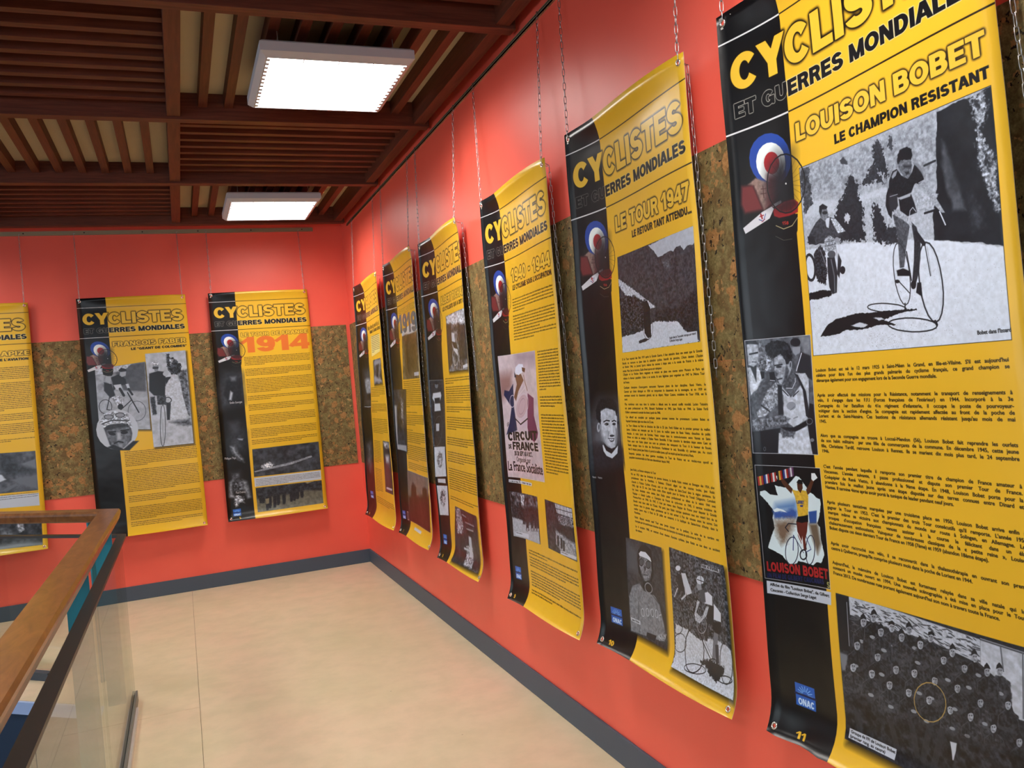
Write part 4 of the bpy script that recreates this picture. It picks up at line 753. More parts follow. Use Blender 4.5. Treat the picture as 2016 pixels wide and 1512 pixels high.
['P', 0.2, [1434, 3277, 1433, 3278, 1433, 3278, 1432, 3279, 1431, 3280, 1430, 3280, 1429, 3281, 1428, 3280, 1427, 3280, 1426, 3280, 1426, 3279, 1427, 3278, 1427, 3277, 1428, 3276, 1429, 3276, 1430, 3275, 1431, 3275, 1432, 3275, 1433, 3275, 1433, 3276], 0, 0, 0, 0],
['L', 0.3, [1418, 3295, 1428, 3293], 0.13, 0.8],
['P', 0.08, [1407, 3279, 1413, 3261, 1426, 3246, 1435, 3255, 1440, 3268, 1425, 3268], 0.05, 0, 0, 0],
['P', 0.62, [1429, 3378, 1427, 3381, 1424, 3383, 1421, 3384, 1417, 3385, 1413, 3385, 1409, 3384, 1406, 3382, 1404, 3380, 1404, 3378, 1404, 3375, 1406, 3373, 1409, 3371, 1413, 3370, 1417, 3369, 1421, 3369, 1424, 3370, 1427, 3372, 1429, 3374, 1430, 3376], 0, 0, 0, 0],
['P', 0.16, [1076, 3258, 1035, 3291, 1019, 3365, 1018, 3465, 1126, 3459, 1146, 3336, 1143, 3271, 1107, 3255], 0.15, 0.15, 0.5, 0.5],
['L', 0.34, [1025, 3356, 1036, 3298, 1073, 3266], 0.18, 0.7],
['L', 0.3, [1107, 3259, 1139, 3279, 1143, 3330], 0.18, 0.7],
['L', 0.3, [1037, 3353, 1089, 3349, 1125, 3321], 0.95, 0.5],
['P', 0.08, [1085, 3264, 1097, 3262, 1088, 3310, 1083, 3312], 0.1, 0, 0, 0],
['P', 0.63, [1106, 3233, 1104, 3241, 1101, 3248, 1097, 3254, 1092, 3258, 1087, 3260, 1082, 3261, 1078, 3259, 1075, 3254, 1074, 3249, 1073, 3242, 1075, 3234, 1078, 3227, 1082, 3221, 1087, 3217, 1092, 3215, 1097, 3214, 1101, 3217, 1104, 3221, 1106, 3226], 0, 0, 0.2, 0],
['P', 0.2, [1090, 3232, 1089, 3233, 1089, 3234, 1088, 3235, 1086, 3235, 1085, 3236, 1084, 3236, 1082, 3236, 1082, 3236, 1081, 3235, 1081, 3234, 1081, 3233, 1082, 3232, 1083, 3231, 1084, 3231, 1086, 3230, 1087, 3230, 1088, 3230, 1089, 3230, 1089, 3231], 0, 0, 0, 0],
['P', 0.2, [1101, 3230, 1101, 3231, 1100, 3232, 1099, 3233, 1098, 3234, 1097, 3234, 1095, 3234, 1094, 3234, 1093, 3234, 1093, 3233, 1093, 3233, 1093, 3232, 1094, 3231, 1095, 3230, 1096, 3229, 1097, 3229, 1099, 3228, 1100, 3228, 1101, 3229, 1101, 3230], 0, 0, 0, 0],
['L', 0.3, [1083, 3250, 1094, 3248], 0.14, 0.8],
['P', 0.06, [1077, 3231, 1080, 3215, 1101, 3204, 1114, 3212, 1111, 3224, 1095, 3221], 0.05, 0, 0, 0],
['P', 0.17, [901, 3303, 857, 3338, 840, 3416, 839, 3520, 956, 3513, 978, 3384, 975, 3316, 936, 3300], 0.15, 0.15, 0.5, 0.5],
['L', 0.34, [846, 3407, 858, 3345, 899, 3311], 0.19, 0.7],
['L', 0.3, [935, 3304, 970, 3324, 975, 3377], 0.19, 0.7],
['L', 0.31, [860, 3403, 916, 3398, 955, 3369], 1, 0.5],
['P', 0.08, [912, 3309, 924, 3307, 915, 3358, 910, 3359], 0.1, 0, 0, 0],
['P', 0.62, [938, 3276, 937, 3284, 933, 3291, 929, 3297, 924, 3302, 918, 3305, 913, 3305, 908, 3303, 905, 3298, 903, 3292, 903, 3285, 905, 3277, 908, 3270, 913, 3264, 918, 3259, 923, 3257, 929, 3256, 933, 3259, 937, 3263, 938, 3269], 0, 0, 0.2, 0],
['P', 0.2, [921, 3275, 920, 3276, 919, 3277, 918, 3278, 917, 3279, 916, 3279, 914, 3279, 913, 3279, 912, 3279, 911, 3278, 911, 3277, 912, 3276, 912, 3275, 913, 3274, 915, 3274, 916, 3273, 918, 3273, 919, 3273, 920, 3273, 920, 3274], 0, 0, 0, 0],
['P', 0.2, [933, 3273, 933, 3274, 932, 3275, 931, 3276, 930, 3277, 928, 3277, 927, 3277, 926, 3277, 925, 3277, 924, 3276, 924, 3275, 924, 3274, 925, 3273, 926, 3272, 928, 3272, 929, 3271, 930, 3271, 932, 3271, 933, 3272, 933, 3272], 0, 0, 0, 0],
['L', 0.3, [914, 3294, 926, 3292], 0.15, 0.8],
['P', 0.08, [901, 3275, 908, 3255, 925, 3237, 936, 3248, 943, 3263, 924, 3262], 0.05, 0, 0, 0],
['P', 0.16, [1007, 3308, 965, 3342, 948, 3418, 947, 3519, 1059, 3512, 1079, 3386, 1076, 3321, 1040, 3305], 0.15, 0.15, 0.5, 0.5],
['L', 0.34, [954, 3409, 966, 3349, 1004, 3316], 0.19, 0.7],
['L', 0.3, [1039, 3309, 1072, 3328, 1077, 3380], 0.18, 0.7],
['L', 0.3, [967, 3405, 1021, 3400, 1058, 3372], 0.97, 0.5],
['P', 0.08, [1016, 3314, 1029, 3312, 1020, 3361, 1015, 3363], 0.1, 0, 0, 0],
['P', 0.68, [1044, 3281, 1042, 3288, 1039, 3295, 1035, 3302, 1030, 3306, 1025, 3309, 1020, 3309, 1015, 3307, 1012, 3303, 1011, 3297, 1010, 3290, 1012, 3282, 1015, 3275, 1019, 3269, 1024, 3264, 1030, 3262, 1035, 3262, 1039, 3264, 1042, 3268, 1044, 3274], 0, 0, 0.2, 0],
['P', 0.2, [1027, 3280, 1027, 3281, 1026, 3282, 1025, 3283, 1024, 3283, 1022, 3284, 1021, 3284, 1020, 3284, 1019, 3284, 1018, 3283, 1018, 3282, 1018, 3281, 1019, 3280, 1020, 3279, 1022, 3278, 1023, 3278, 1024, 3278, 1025, 3278, 1026, 3278, 1027, 3279], 0, 0, 0, 0],
['P', 0.2, [1039, 3278, 1039, 3279, 1038, 3280, 1037, 3281, 1036, 3282, 1034, 3282, 1033, 3282, 1032, 3282, 1031, 3282, 1030, 3281, 1030, 3280, 1031, 3279, 1031, 3278, 1032, 3277, 1034, 3277, 1035, 3276, 1036, 3276, 1038, 3276, 1038, 3276, 1039, 3277], 0, 0, 0, 0],
['L', 0.3, [1021, 3298, 1032, 3296], 0.15, 0.8],
['P', 0.08, [1006, 3281, 1014, 3260, 1029, 3244, 1040, 3254, 1047, 3269, 1028, 3268], 0.05, 0, 0, 0],
['P', 0.62, [1016, 3379, 1013, 3382, 1010, 3384, 1005, 3385, 1000, 3386, 995, 3386, 991, 3385, 987, 3383, 985, 3381, 984, 3379, 985, 3376, 987, 3373, 991, 3371, 995, 3370, 1000, 3369, 1005, 3369, 1010, 3370, 1013, 3372, 1016, 3374, 1016, 3376], 0, 0, 0, 0],
['P', 0.17, [1186, 3291, 1147, 3323, 1131, 3395, 1130, 3492, 1233, 3486, 1252, 3366, 1249, 3303, 1216, 3288], 0.15, 0.15, 0.5, 0.5],
['L', 0.34, [1137, 3387, 1148, 3330, 1183, 3298], 0.18, 0.7],
['L', 0.3, [1215, 3292, 1246, 3310, 1249, 3360], 0.18, 0.7],
['L', 0.31, [1149, 3383, 1198, 3379, 1232, 3352], 0.93, 0.5],
['P', 0.08, [1195, 3296, 1206, 3295, 1197, 3342, 1193, 3343], 0.1, 0, 0, 0],
['P', 0.68, [1215, 3266, 1213, 3274, 1210, 3280, 1206, 3286, 1202, 3291, 1197, 3293, 1192, 3293, 1188, 3291, 1185, 3287, 1184, 3282, 1184, 3275, 1185, 3268, 1188, 3261, 1192, 3255, 1197, 3251, 1202, 3248, 1206, 3248, 1210, 3250, 1213, 3254, 1215, 3260], 0, 0, 0.2, 0],
['P', 0.2, [1199, 3265, 1199, 3266, 1198, 3267, 1197, 3268, 1196, 3269, 1195, 3269, 1193, 3269, 1192, 3269, 1192, 3269, 1191, 3268, 1191, 3267, 1191, 3267, 1192, 3266, 1193, 3265, 1194, 3264, 1195, 3264, 1197, 3263, 1198, 3263, 1198, 3264, 1199, 3264], 0, 0, 0, 0],
['P', 0.2, [1210, 3264, 1210, 3265, 1209, 3265, 1208, 3266, 1207, 3267, 1206, 3267, 1205, 3268, 1204, 3268, 1203, 3267, 1202, 3267, 1202, 3266, 1202, 3265, 1203, 3264, 1204, 3263, 1205, 3262, 1206, 3262, 1208, 3262, 1209, 3262, 1210, 3262, 1210, 3263], 0, 0, 0, 0],
['L', 0.3, [1193, 3283, 1204, 3281], 0.14, 0.8],
['P', 0.08, [1185, 3265, 1192, 3245, 1206, 3229, 1216, 3239, 1222, 3254, 1205, 3253], 0.05, 0, 0, 0],
['P', 0.14, [1133, 3340, 1093, 3373, 1077, 3447, 1076, 3545, 1181, 3537, 1200, 3415, 1198, 3352, 1163, 3337], 0.15, 0.15, 0.5, 0.5],
['L', 0.34, [1083, 3438, 1094, 3380, 1130, 3347], 0.18, 0.7],
['L', 0.3, [1163, 3341, 1194, 3359, 1198, 3409], 0.18, 0.7],
['L', 0.28, [1095, 3434, 1145, 3429, 1180, 3401], 0.94, 0.5],
['P', 0.07, [1142, 3345, 1153, 3344, 1145, 3391, 1140, 3393], 0.1, 0, 0, 0],
['P', 0.65, [1164, 3314, 1163, 3322, 1160, 3329, 1156, 3335, 1151, 3339, 1146, 3341, 1141, 3342, 1137, 3340, 1134, 3336, 1133, 3330, 1133, 3323, 1134, 3316, 1137, 3309, 1141, 3303, 1146, 3299, 1151, 3296, 1156, 3296, 1160, 3298, 1163, 3302, 1164, 3308], 0, 0, 0.2, 0],
['P', 0.2, [1148, 3313, 1148, 3314, 1147, 3315, 1146, 3316, 1145, 3317, 1144, 3317, 1143, 3318, 1141, 3317, 1141, 3317, 1140, 3316, 1140, 3316, 1140, 3315, 1141, 3314, 1142, 3313, 1143, 3312, 1144, 3312, 1146, 3311, 1147, 3312, 1148, 3312, 1148, 3313], 0, 0, 0, 0],
['P', 0.2, [1160, 3312, 1159, 3312, 1159, 3313, 1158, 3314, 1156, 3315, 1155, 3316, 1154, 3316, 1153, 3316, 1152, 3315, 1151, 3315, 1151, 3314, 1152, 3313, 1152, 3312, 1153, 3311, 1155, 3310, 1156, 3310, 1157, 3310, 1158, 3310, 1159, 3310, 1159, 3311], 0, 0, 0, 0],
['L', 0.3, [1142, 3332, 1153, 3329], 0.14, 0.8],
['P', 0.06, [1134, 3313, 1137, 3297, 1157, 3286, 1170, 3294, 1167, 3305, 1151, 3303], 0.05, 0, 0, 0],
['P', 0.62, [1173, 3406, 1171, 3409, 1168, 3411, 1164, 3412, 1159, 3413, 1155, 3413, 1150, 3412, 1147, 3411, 1145, 3409, 1144, 3406, 1145, 3403, 1147, 3401, 1150, 3399, 1155, 3397, 1159, 3397, 1164, 3397, 1168, 3398, 1171, 3399, 1173, 3401, 1174, 3404], 0, 0, 0, 0],
['P', 0.13, [1348, 3324, 1313, 3356, 1298, 3425, 1297, 3518, 1391, 3511, 1409, 3396, 1407, 3336, 1376, 3321], 0.15, 0.15, 0.5, 0.5],
['L', 0.34, [1303, 3417, 1313, 3362, 1346, 3331], 0.17, 0.7],
['L', 0.3, [1375, 3325, 1403, 3343, 1406, 3390], 0.17, 0.7],
['L', 0.27, [1314, 3413, 1359, 3409, 1390, 3383], 0.89, 0.5],
['P', 0.07, [1356, 3330, 1366, 3328, 1359, 3373, 1354, 3375], 0.1, 0, 0, 0],
['P', 0.63, [1378, 3300, 1377, 3307, 1374, 3313, 1371, 3319, 1366, 3323, 1362, 3325, 1358, 3326, 1354, 3324, 1351, 3320, 1350, 3314, 1350, 3308, 1351, 3301, 1354, 3295, 1358, 3289, 1362, 3285, 1366, 3282, 1371, 3282, 1374, 3284, 1377, 3288, 1378, 3293], 0, 0, 0.2, 0],
['P', 0.2, [1364, 3299, 1364, 3300, 1363, 3301, 1362, 3301, 1361, 3302, 1360, 3303, 1359, 3303, 1358, 3303, 1357, 3302, 1357, 3302, 1357, 3301, 1357, 3300, 1357, 3299, 1358, 3298, 1359, 3298, 1361, 3297, 1362, 3297, 1363, 3297, 1363, 3297, 1364, 3298], 0, 0, 0, 0],
['P', 0.2, [1374, 3297, 1374, 3298, 1373, 3299, 1372, 3300, 1371, 3300, 1370, 3301, 1369, 3301, 1368, 3301, 1367, 3301, 1367, 3300, 1367, 3299, 1367, 3298, 1368, 3297, 1369, 3297, 1370, 3296, 1371, 3295, 1372, 3295, 1373, 3295, 1374, 3296, 1374, 3296], 0, 0, 0, 0],
['L', 0.3, [1359, 3316, 1368, 3314], 0.14, 0.8],
['P', 0.08, [1348, 3300, 1354, 3281, 1367, 3265, 1376, 3274, 1382, 3288, 1366, 3288], 0.05, 0, 0, 0],
['P', 0.13, [1238, 3343, 1201, 3376, 1185, 3447, 1184, 3543, 1284, 3536, 1302, 3417, 1300, 3355, 1267, 3340], 0.15, 0.15, 0.5, 0.5],
['L', 0.34, [1191, 3439, 1202, 3383, 1236, 3351], 0.18, 0.7],
['L', 0.3, [1267, 3344, 1296, 3362, 1300, 3411], 0.17, 0.7],
['L', 0.27, [1202, 3435, 1250, 3430, 1283, 3403], 0.92, 0.5],
['P', 0.06, [1247, 3349, 1258, 3347, 1250, 3394, 1245, 3395], 0.1, 0, 0, 0],
['P', 0.61, [1269, 3318, 1267, 3325, 1264, 3332, 1261, 3338, 1256, 3342, 1251, 3345, 1247, 3345, 1243, 3343, 1240, 3339, 1239, 3334, 1239, 3327, 1240, 3320, 1243, 3313, 1247, 3307, 1251, 3303, 1256, 3301, 1261, 3300, 1264, 3302, 1267, 3306, 1269, 3312], 0, 0, 0.2, 0],
['P', 0.2, [1254, 3317, 1253, 3318, 1253, 3319, 1252, 3320, 1251, 3321, 1249, 3321, 1248, 3322, 1247, 3321, 1246, 3321, 1246, 3320, 1246, 3320, 1246, 3319, 1247, 3318, 1248, 3317, 1249, 3316, 1250, 3316, 1251, 3316, 1252, 3316, 1253, 3316, 1254, 3317], 0, 0, 0, 0],
['P', 0.2, [1264, 3316, 1264, 3317, 1264, 3317, 1263, 3318, 1261, 3319, 1260, 3320, 1259, 3320, 1258, 3320, 1257, 3319, 1257, 3319, 1257, 3318, 1257, 3317, 1258, 3316, 1258, 3315, 1260, 3315, 1261, 3314, 1262, 3314, 1263, 3314, 1264, 3314, 1264, 3315], 0, 0, 0, 0],
['L', 0.3, [1248, 3335, 1258, 3333], 0.14, 0.8],
['P', 0.06, [1240, 3317, 1243, 3302, 1261, 3291, 1273, 3298, 1271, 3310, 1256, 3307], 0.05, 0, 0, 0],
['P', 0.62, [1278, 3404, 1276, 3407, 1273, 3409, 1269, 3410, 1265, 3411, 1260, 3411, 1256, 3410, 1253, 3409, 1251, 3407, 1250, 3404, 1251, 3402, 1253, 3399, 1256, 3397, 1260, 3396, 1264, 3395, 1269, 3395, 1273, 3396, 1276, 3397, 1278, 3400, 1279, 3402], 0, 0, 0, 0],
['P', 0.1, [607, 3427, 557, 3466, 537, 3550, 536, 3661, 671, 3649, 695, 3511, 691, 3439, 647, 3422], 0.15, 0.15, 0.5, 0.5],
['L', 0.34, [544, 3539, 558, 3473, 604, 3435], 0.21, 0.7],
['L', 0.3, [646, 3427, 686, 3447, 691, 3504], 0.2, 0.7],
['L', 0.24, [559, 3535, 624, 3528, 669, 3495], 1.07, 0.5],
['P', 0.05, [619, 3433, 634, 3431, 623, 3485, 617, 3487], 0.1, 0, 0, 0],
['P', 0.6, [649, 3397, 647, 3405, 643, 3413, 638, 3420, 632, 3425, 626, 3428, 620, 3429, 614, 3426, 611, 3422, 609, 3415, 608, 3408, 610, 3399, 614, 3391, 619, 3385, 625, 3379, 631, 3377, 637, 3376, 643, 3378, 646, 3383, 648, 3389], 0, 0, 0.2, 0],
['P', 0.2, [628, 3396, 628, 3397, 627, 3398, 626, 3399, 624, 3400, 623, 3401, 621, 3401, 620, 3401, 619, 3401, 618, 3400, 618, 3399, 618, 3398, 619, 3397, 620, 3396, 622, 3395, 623, 3394, 625, 3394, 626, 3394, 627, 3395, 628, 3395], 0, 0, 0, 0],
['P', 0.2, [643, 3394, 642, 3395, 642, 3396, 640, 3397, 639, 3398, 637, 3398, 636, 3399, 634, 3399, 633, 3398, 632, 3398, 632, 3397, 633, 3396, 634, 3394, 635, 3393, 636, 3393, 638, 3392, 640, 3392, 641, 3392, 642, 3392, 643, 3393], 0, 0, 0, 0],
['L', 0.3, [621, 3417, 634, 3414], 0.16, 0.8],
['P', 0.08, [607, 3397, 615, 3375, 634, 3356, 647, 3366, 655, 3383, 633, 3382], 0.05, 0, 0, 0],
['P', 0.62, [623, 3512, 621, 3515, 616, 3517, 611, 3519, 605, 3520, 599, 3520, 594, 3519, 589, 3518, 586, 3515, 585, 3512, 586, 3509, 589, 3506, 593, 3504, 599, 3502, 605, 3501, 611, 3501, 616, 3502, 620, 3504, 623, 3506, 624, 3509], 0, 0, 0, 0],
['P', 0.11, [741, 3444, 693, 3482, 674, 3563, 673, 3672, 800, 3660, 822, 3525, 819, 3455, 778, 3439], 0.15, 0.15, 0.5, 0.5],
['L', 0.34, [681, 3553, 694, 3489, 738, 3452], 0.2, 0.7],
['L', 0.3, [777, 3444, 815, 3463, 820, 3518], 0.2, 0.7],
['L', 0.25, [695, 3549, 756, 3542, 798, 3510], 1.04, 0.5],
['P', 0.05, [751, 3450, 765, 3447, 755, 3500, 749, 3502], 0.1, 0, 0, 0],
['P', 0.62, [776, 3416, 774, 3424, 771, 3431, 766, 3438, 760, 3443, 754, 3446, 749, 3446, 744, 3444, 740, 3440, 738, 3434, 738, 3426, 740, 3418, 744, 3411, 748, 3404, 754, 3399, 760, 3396, 766, 3396, 771, 3398, 774, 3402, 776, 3408], 0, 0, 0.2, 0],
['P', 0.2, [757, 3415, 757, 3416, 756, 3417, 755, 3418, 753, 3419, 752, 3420, 750, 3420, 749, 3420, 748, 3419, 747, 3419, 747, 3418, 747, 3417, 748, 3416, 749, 3415, 751, 3414, 752, 3413, 754, 3413, 755, 3413, 756, 3413, 757, 3414], 0, 0, 0, 0],
['P', 0.2, [771, 3413, 770, 3414, 770, 3415, 768, 3416, 767, 3417, 765, 3417, 764, 3417, 763, 3417, 762, 3417, 761, 3416, 761, 3415, 761, 3414, 762, 3413, 763, 3412, 765, 3412, 766, 3411, 768, 3411, 769, 3411, 770, 3411, 771, 3412], 0, 0, 0, 0],
['L', 0.3, [750, 3435, 763, 3432], 0.16, 0.8],
['P', 0.06, [742, 3415, 746, 3397, 769, 3384, 785, 3392, 782, 3405, 763, 3403], 0.05, 0, 0, 0],
['P', 0.62, [789, 3505, 787, 3508, 783, 3510, 778, 3512, 772, 3513, 767, 3513, 762, 3512, 758, 3510, 755, 3508, 754, 3505, 755, 3502, 757, 3500, 761, 3497, 767, 3495, 772, 3494, 778, 3494, 783, 3495, 787, 3497, 789, 3499, 790, 3502], 0, 0, 0, 0],
['P', 0.11, [846, 3473, 801, 3511, 782, 3590, 782, 3696, 902, 3683, 924, 3552, 921, 3484, 881, 3469], 0.15, 0.15, 0.5, 0.5],
['L', 0.34, [789, 3580, 802, 3518, 843, 3482], 0.2, 0.7],
['L', 0.3, [881, 3473, 916, 3492, 921, 3546], 0.19, 0.7],
['L', 0.25, [803, 3576, 861, 3569, 901, 3538], 1.02, 0.5],
['P', 0.06, [856, 3479, 869, 3477, 860, 3528, 854, 3530], 0.1, 0, 0, 0],
['P', 0.62, [884, 3445, 882, 3452, 878, 3460, 874, 3466, 869, 3471, 863, 3474, 857, 3475, 853, 3473, 849, 3468, 848, 3462, 848, 3455, 849, 3447, 853, 3440, 857, 3433, 863, 3428, 868, 3425, 874, 3425, 878, 3427, 882, 3431, 883, 3437], 0, 0, 0.2, 0],
['P', 0.2, [865, 3444, 865, 3445, 864, 3446, 863, 3447, 862, 3448, 860, 3448, 859, 3449, 858, 3449, 857, 3448, 856, 3448, 856, 3447, 856, 3446, 857, 3445, 858, 3444, 859, 3443, 861, 3442, 862, 3442, 864, 3442, 865, 3442, 865, 3443], 0, 0, 0, 0],
['P', 0.2, [878, 3442, 878, 3443, 877, 3444, 876, 3445, 875, 3445, 873, 3446, 872, 3446, 871, 3446, 870, 3446, 869, 3445, 869, 3444, 869, 3443, 870, 3442, 871, 3441, 873, 3440, 874, 3440, 875, 3440, 877, 3440, 878, 3440, 878, 3441], 0, 0, 0, 0],
['L', 0.3, [859, 3464, 871, 3461], 0.15, 0.8],
['P', 0.08, [845, 3445, 853, 3424, 870, 3406, 882, 3416, 889, 3431, 869, 3431], 0.05, 0, 0, 0],
['P', 0.16, [956, 3455, 913, 3491, 895, 3569, 894, 3671, 1009, 3660, 1030, 3532, 1027, 3466, 989, 3451], 0.15, 0.15, 0.5, 0.5],
['L', 0.34, [902, 3559, 914, 3498, 953, 3463], 0.19, 0.7],
['L', 0.3, [989, 3455, 1023, 3473, 1027, 3526], 0.19, 0.7],
['L', 0.3, [915, 3555, 970, 3548, 1008, 3518], 0.99, 0.5],
['P', 0.08, [966, 3461, 978, 3458, 969, 3509, 964, 3510], 0.1, 0, 0, 0],
['P', 0.67, [992, 3427, 990, 3435, 987, 3442, 982, 3448, 977, 3453, 972, 3456, 967, 3456, 962, 3454, 959, 3450, 957, 3444, 957, 3437, 959, 3430, 962, 3422, 967, 3416, 972, 3411, 977, 3408, 982, 3408, 987, 3410, 990, 3414, 992, 3420], 0, 0, 0.2, 0],
['P', 0.2, [974, 3427, 974, 3428, 973, 3429, 972, 3429, 971, 3430, 969, 3431, 968, 3431, 967, 3431, 966, 3431, 965, 3430, 965, 3429, 966, 3428, 966, 3427, 967, 3426, 969, 3425, 970, 3425, 972, 3425, 973, 3425, 974, 3425, 974, 3426], 0, 0, 0, 0],
['P', 0.2, [987, 3424, 986, 3425, 986, 3426, 985, 3427, 983, 3428, 982, 3429, 981, 3429, 979, 3429, 978, 3428, 978, 3428, 978, 3427, 978, 3426, 979, 3425, 980, 3424, 981, 3423, 983, 3423, 984, 3422, 985, 3422, 986, 3423, 987, 3423], 0, 0, 0, 0],
['L', 0.3, [968, 3446, 979, 3443], 0.15, 0.8],
['P', 0.08, [956, 3428, 963, 3407, 979, 3389, 990, 3399, 997, 3414, 978, 3414], 0.05, 0, 0, 0],
['P', 0.62, [1006, 3522, 1003, 3524, 1000, 3527, 995, 3528, 990, 3529, 985, 3529, 981, 3529, 977, 3527, 975, 3525, 974, 3522, 975, 3519, 977, 3517, 981, 3515, 985, 3513, 990, 3512, 995, 3512, 1000, 3513, 1003, 3514, 1006, 3516, 1006, 3519], 0, 0, 0, 0],
['P', 0.17, [567, 3548, 516, 3589, 495, 3674, 495, 3787, 632, 3771, 656, 3631, 652, 3558, 607, 3543], 0.15, 0.15, 0.5, 0.5],
['L', 0.34, [503, 3664, 517, 3597, 564, 3557], 0.21, 0.7],
['L', 0.3, [607, 3548, 647, 3567, 653, 3624], 0.2, 0.7],
['L', 0.31, [519, 3659, 585, 3650, 629, 3616], 1.09, 0.5],
['P', 0.08, [579, 3554, 594, 3552, 583, 3607, 577, 3609], 0.1, 0, 0, 0],
['P', 0.68, [609, 3517, 607, 3526, 603, 3534, 598, 3541, 592, 3546, 586, 3549, 580, 3550, 574, 3548, 570, 3543, 568, 3537, 568, 3529, 570, 3521, 574, 3513, 579, 3506, 585, 3500, 592, 3497, 598, 3497, 603, 3499, 607, 3503, 609, 3509], 0, 0, 0.2, 0],
['P', 0.2, [588, 3517, 588, 3518, 587, 3519, 586, 3520, 584, 3521, 583, 3522, 581, 3522, 580, 3522, 579, 3522, 578, 3521, 578, 3520, 578, 3519, 579, 3518, 580, 3517, 582, 3516, 583, 3515, 585, 3515, 587, 3515, 588, 3515, 588, 3516], 0, 0, 0, 0],
['P', 0.2, [603, 3514, 603, 3515, 602, 3516, 601, 3517, 599, 3518, 598, 3519, 596, 3519, 594, 3519, 593, 3519, 593, 3518, 593, 3517, 593, 3516, 594, 3515, 595, 3514, 597, 3513, 598, 3513, 600, 3512, 601, 3512, 602, 3513, 603, 3513], 0, 0, 0, 0],
['L', 0.3, [581, 3538, 595, 3535], 0.16, 0.8],
['P', 0.08, [567, 3519, 576, 3495, 594, 3476, 608, 3486, 616, 3503, 593, 3503], 0.05, 0, 0, 0],
['P', 0.16, [1067, 3453, 1026, 3488, 1009, 3564, 1008, 3664, 1117, 3653, 1137, 3528, 1134, 3463, 1099, 3449], 0.15, 0.15, 0.5, 0.5],
['L', 0.34, [1015, 3554, 1027, 3495, 1064, 3461], 0.19, 0.7],
['L', 0.3, [1098, 3453, 1130, 3471, 1134, 3522], 0.18, 0.7],
['L', 0.3, [1028, 3550, 1080, 3544, 1116, 3514], 0.96, 0.5],
['P', 0.08, [1076, 3459, 1088, 3456, 1079, 3505, 1074, 3507], 0.1, 0, 0, 0],
['P', 0.66, [1103, 3425, 1102, 3433, 1099, 3440, 1095, 3446, 1090, 3451, 1085, 3453, 1080, 3454, 1076, 3452, 1073, 3448, 1071, 3442, 1071, 3435, 1073, 3428, 1076, 3421, 1080, 3414, 1085, 3410, 1090, 3407, 1095, 3407, 1099, 3409, 1102, 3413, 1103, 3418], 0, 0, 0.2, 0],
['P', 0.2, [1087, 3425, 1087, 3426, 1086, 3427, 1085, 3428, 1084, 3428, 1082, 3429, 1081, 3429, 1080, 3429, 1079, 3429, 1079, 3428, 1078, 3427, 1079, 3426, 1079, 3425, 1080, 3424, 1082, 3424, 1083, 3423, 1084, 3423, 1085, 3423, 1086, 3423, 1087, 3424], 0, 0, 0, 0],
['P', 0.2, [1099, 3423, 1098, 3424, 1098, 3425, 1097, 3425, 1095, 3426, 1094, 3427, 1093, 3427, 1092, 3427, 1091, 3427, 1090, 3426, 1090, 3425, 1091, 3424, 1091, 3423, 1092, 3422, 1093, 3422, 1095, 3421, 1096, 3421, 1097, 3421, 1098, 3421, 1099, 3422], 0, 0, 0, 0],
['L', 0.3, [1081, 3443, 1092, 3441], 0.15, 0.8],
['P', 0.06, [1068, 3426, 1072, 3410, 1092, 3398, 1105, 3405, 1102, 3417, 1086, 3415], 0.05, 0, 0, 0],
['P', 0.62, [1072, 3521, 1070, 3523, 1066, 3526, 1062, 3527, 1057, 3528, 1052, 3528, 1048, 3527, 1044, 3526, 1042, 3524, 1041, 3521, 1042, 3518, 1044, 3516, 1048, 3514, 1052, 3512, 1057, 3511, 1062, 3511, 1066, 3512, 1070, 3513, 1072, 3515, 1073, 3518], 0, 0, 0, 0],
['P', 0.17, [685, 3544, 636, 3584, 616, 3667, 616, 3777, 746, 3762, 769, 3625, 765, 3554, 723, 3539], 0.15, 0.15, 0.5, 0.5],
['L', 0.34, [624, 3657, 637, 3592, 682, 3553], 0.2, 0.7],
['L', 0.3, [722, 3544, 761, 3562, 766, 3618], 0.2, 0.7],
['L', 0.31, [638, 3652, 701, 3643, 744, 3610], 1.06, 0.5],
['P', 0.09, [696, 3550, 710, 3547, 700, 3601, 694, 3603], 0.1, 0, 0, 0],
['P', 0.69, [728, 3513, 727, 3521, 723, 3529, 718, 3536, 712, 3541, 706, 3544, 700, 3545, 695, 3543, 692, 3538, 690, 3532, 690, 3524, 692, 3516, 695, 3508, 700, 3501, 706, 3496, 712, 3493, 718, 3493, 723, 3495, 727, 3499, 728, 3505], 0, 0, 0.2, 0],
['P', 0.2, [709, 3513, 709, 3514, 708, 3515, 707, 3516, 705, 3517, 704, 3517, 702, 3518, 701, 3518, 700, 3517, 699, 3517, 699, 3516, 699, 3515, 700, 3513, 701, 3512, 703, 3512, 704, 3511, 706, 3511, 707, 3511, 708, 3511, 709, 3512], 0, 0, 0, 0],
['P', 0.2, [723, 3510, 723, 3511, 722, 3512, 721, 3513, 719, 3514, 718, 3515, 716, 3515, 715, 3515, 714, 3515, 713, 3514, 713, 3513, 713, 3512, 714, 3511, 715, 3510, 717, 3509, 718, 3508, 720, 3508, 721, 3508, 722, 3508, 723, 3509], 0, 0, 0, 0],
['L', 0.3, [702, 3533, 715, 3530], 0.16, 0.8],
['P', 0.08, [684, 3515, 693, 3493, 711, 3474, 723, 3484, 731, 3500, 710, 3500], 0.05, 0, 0, 0],
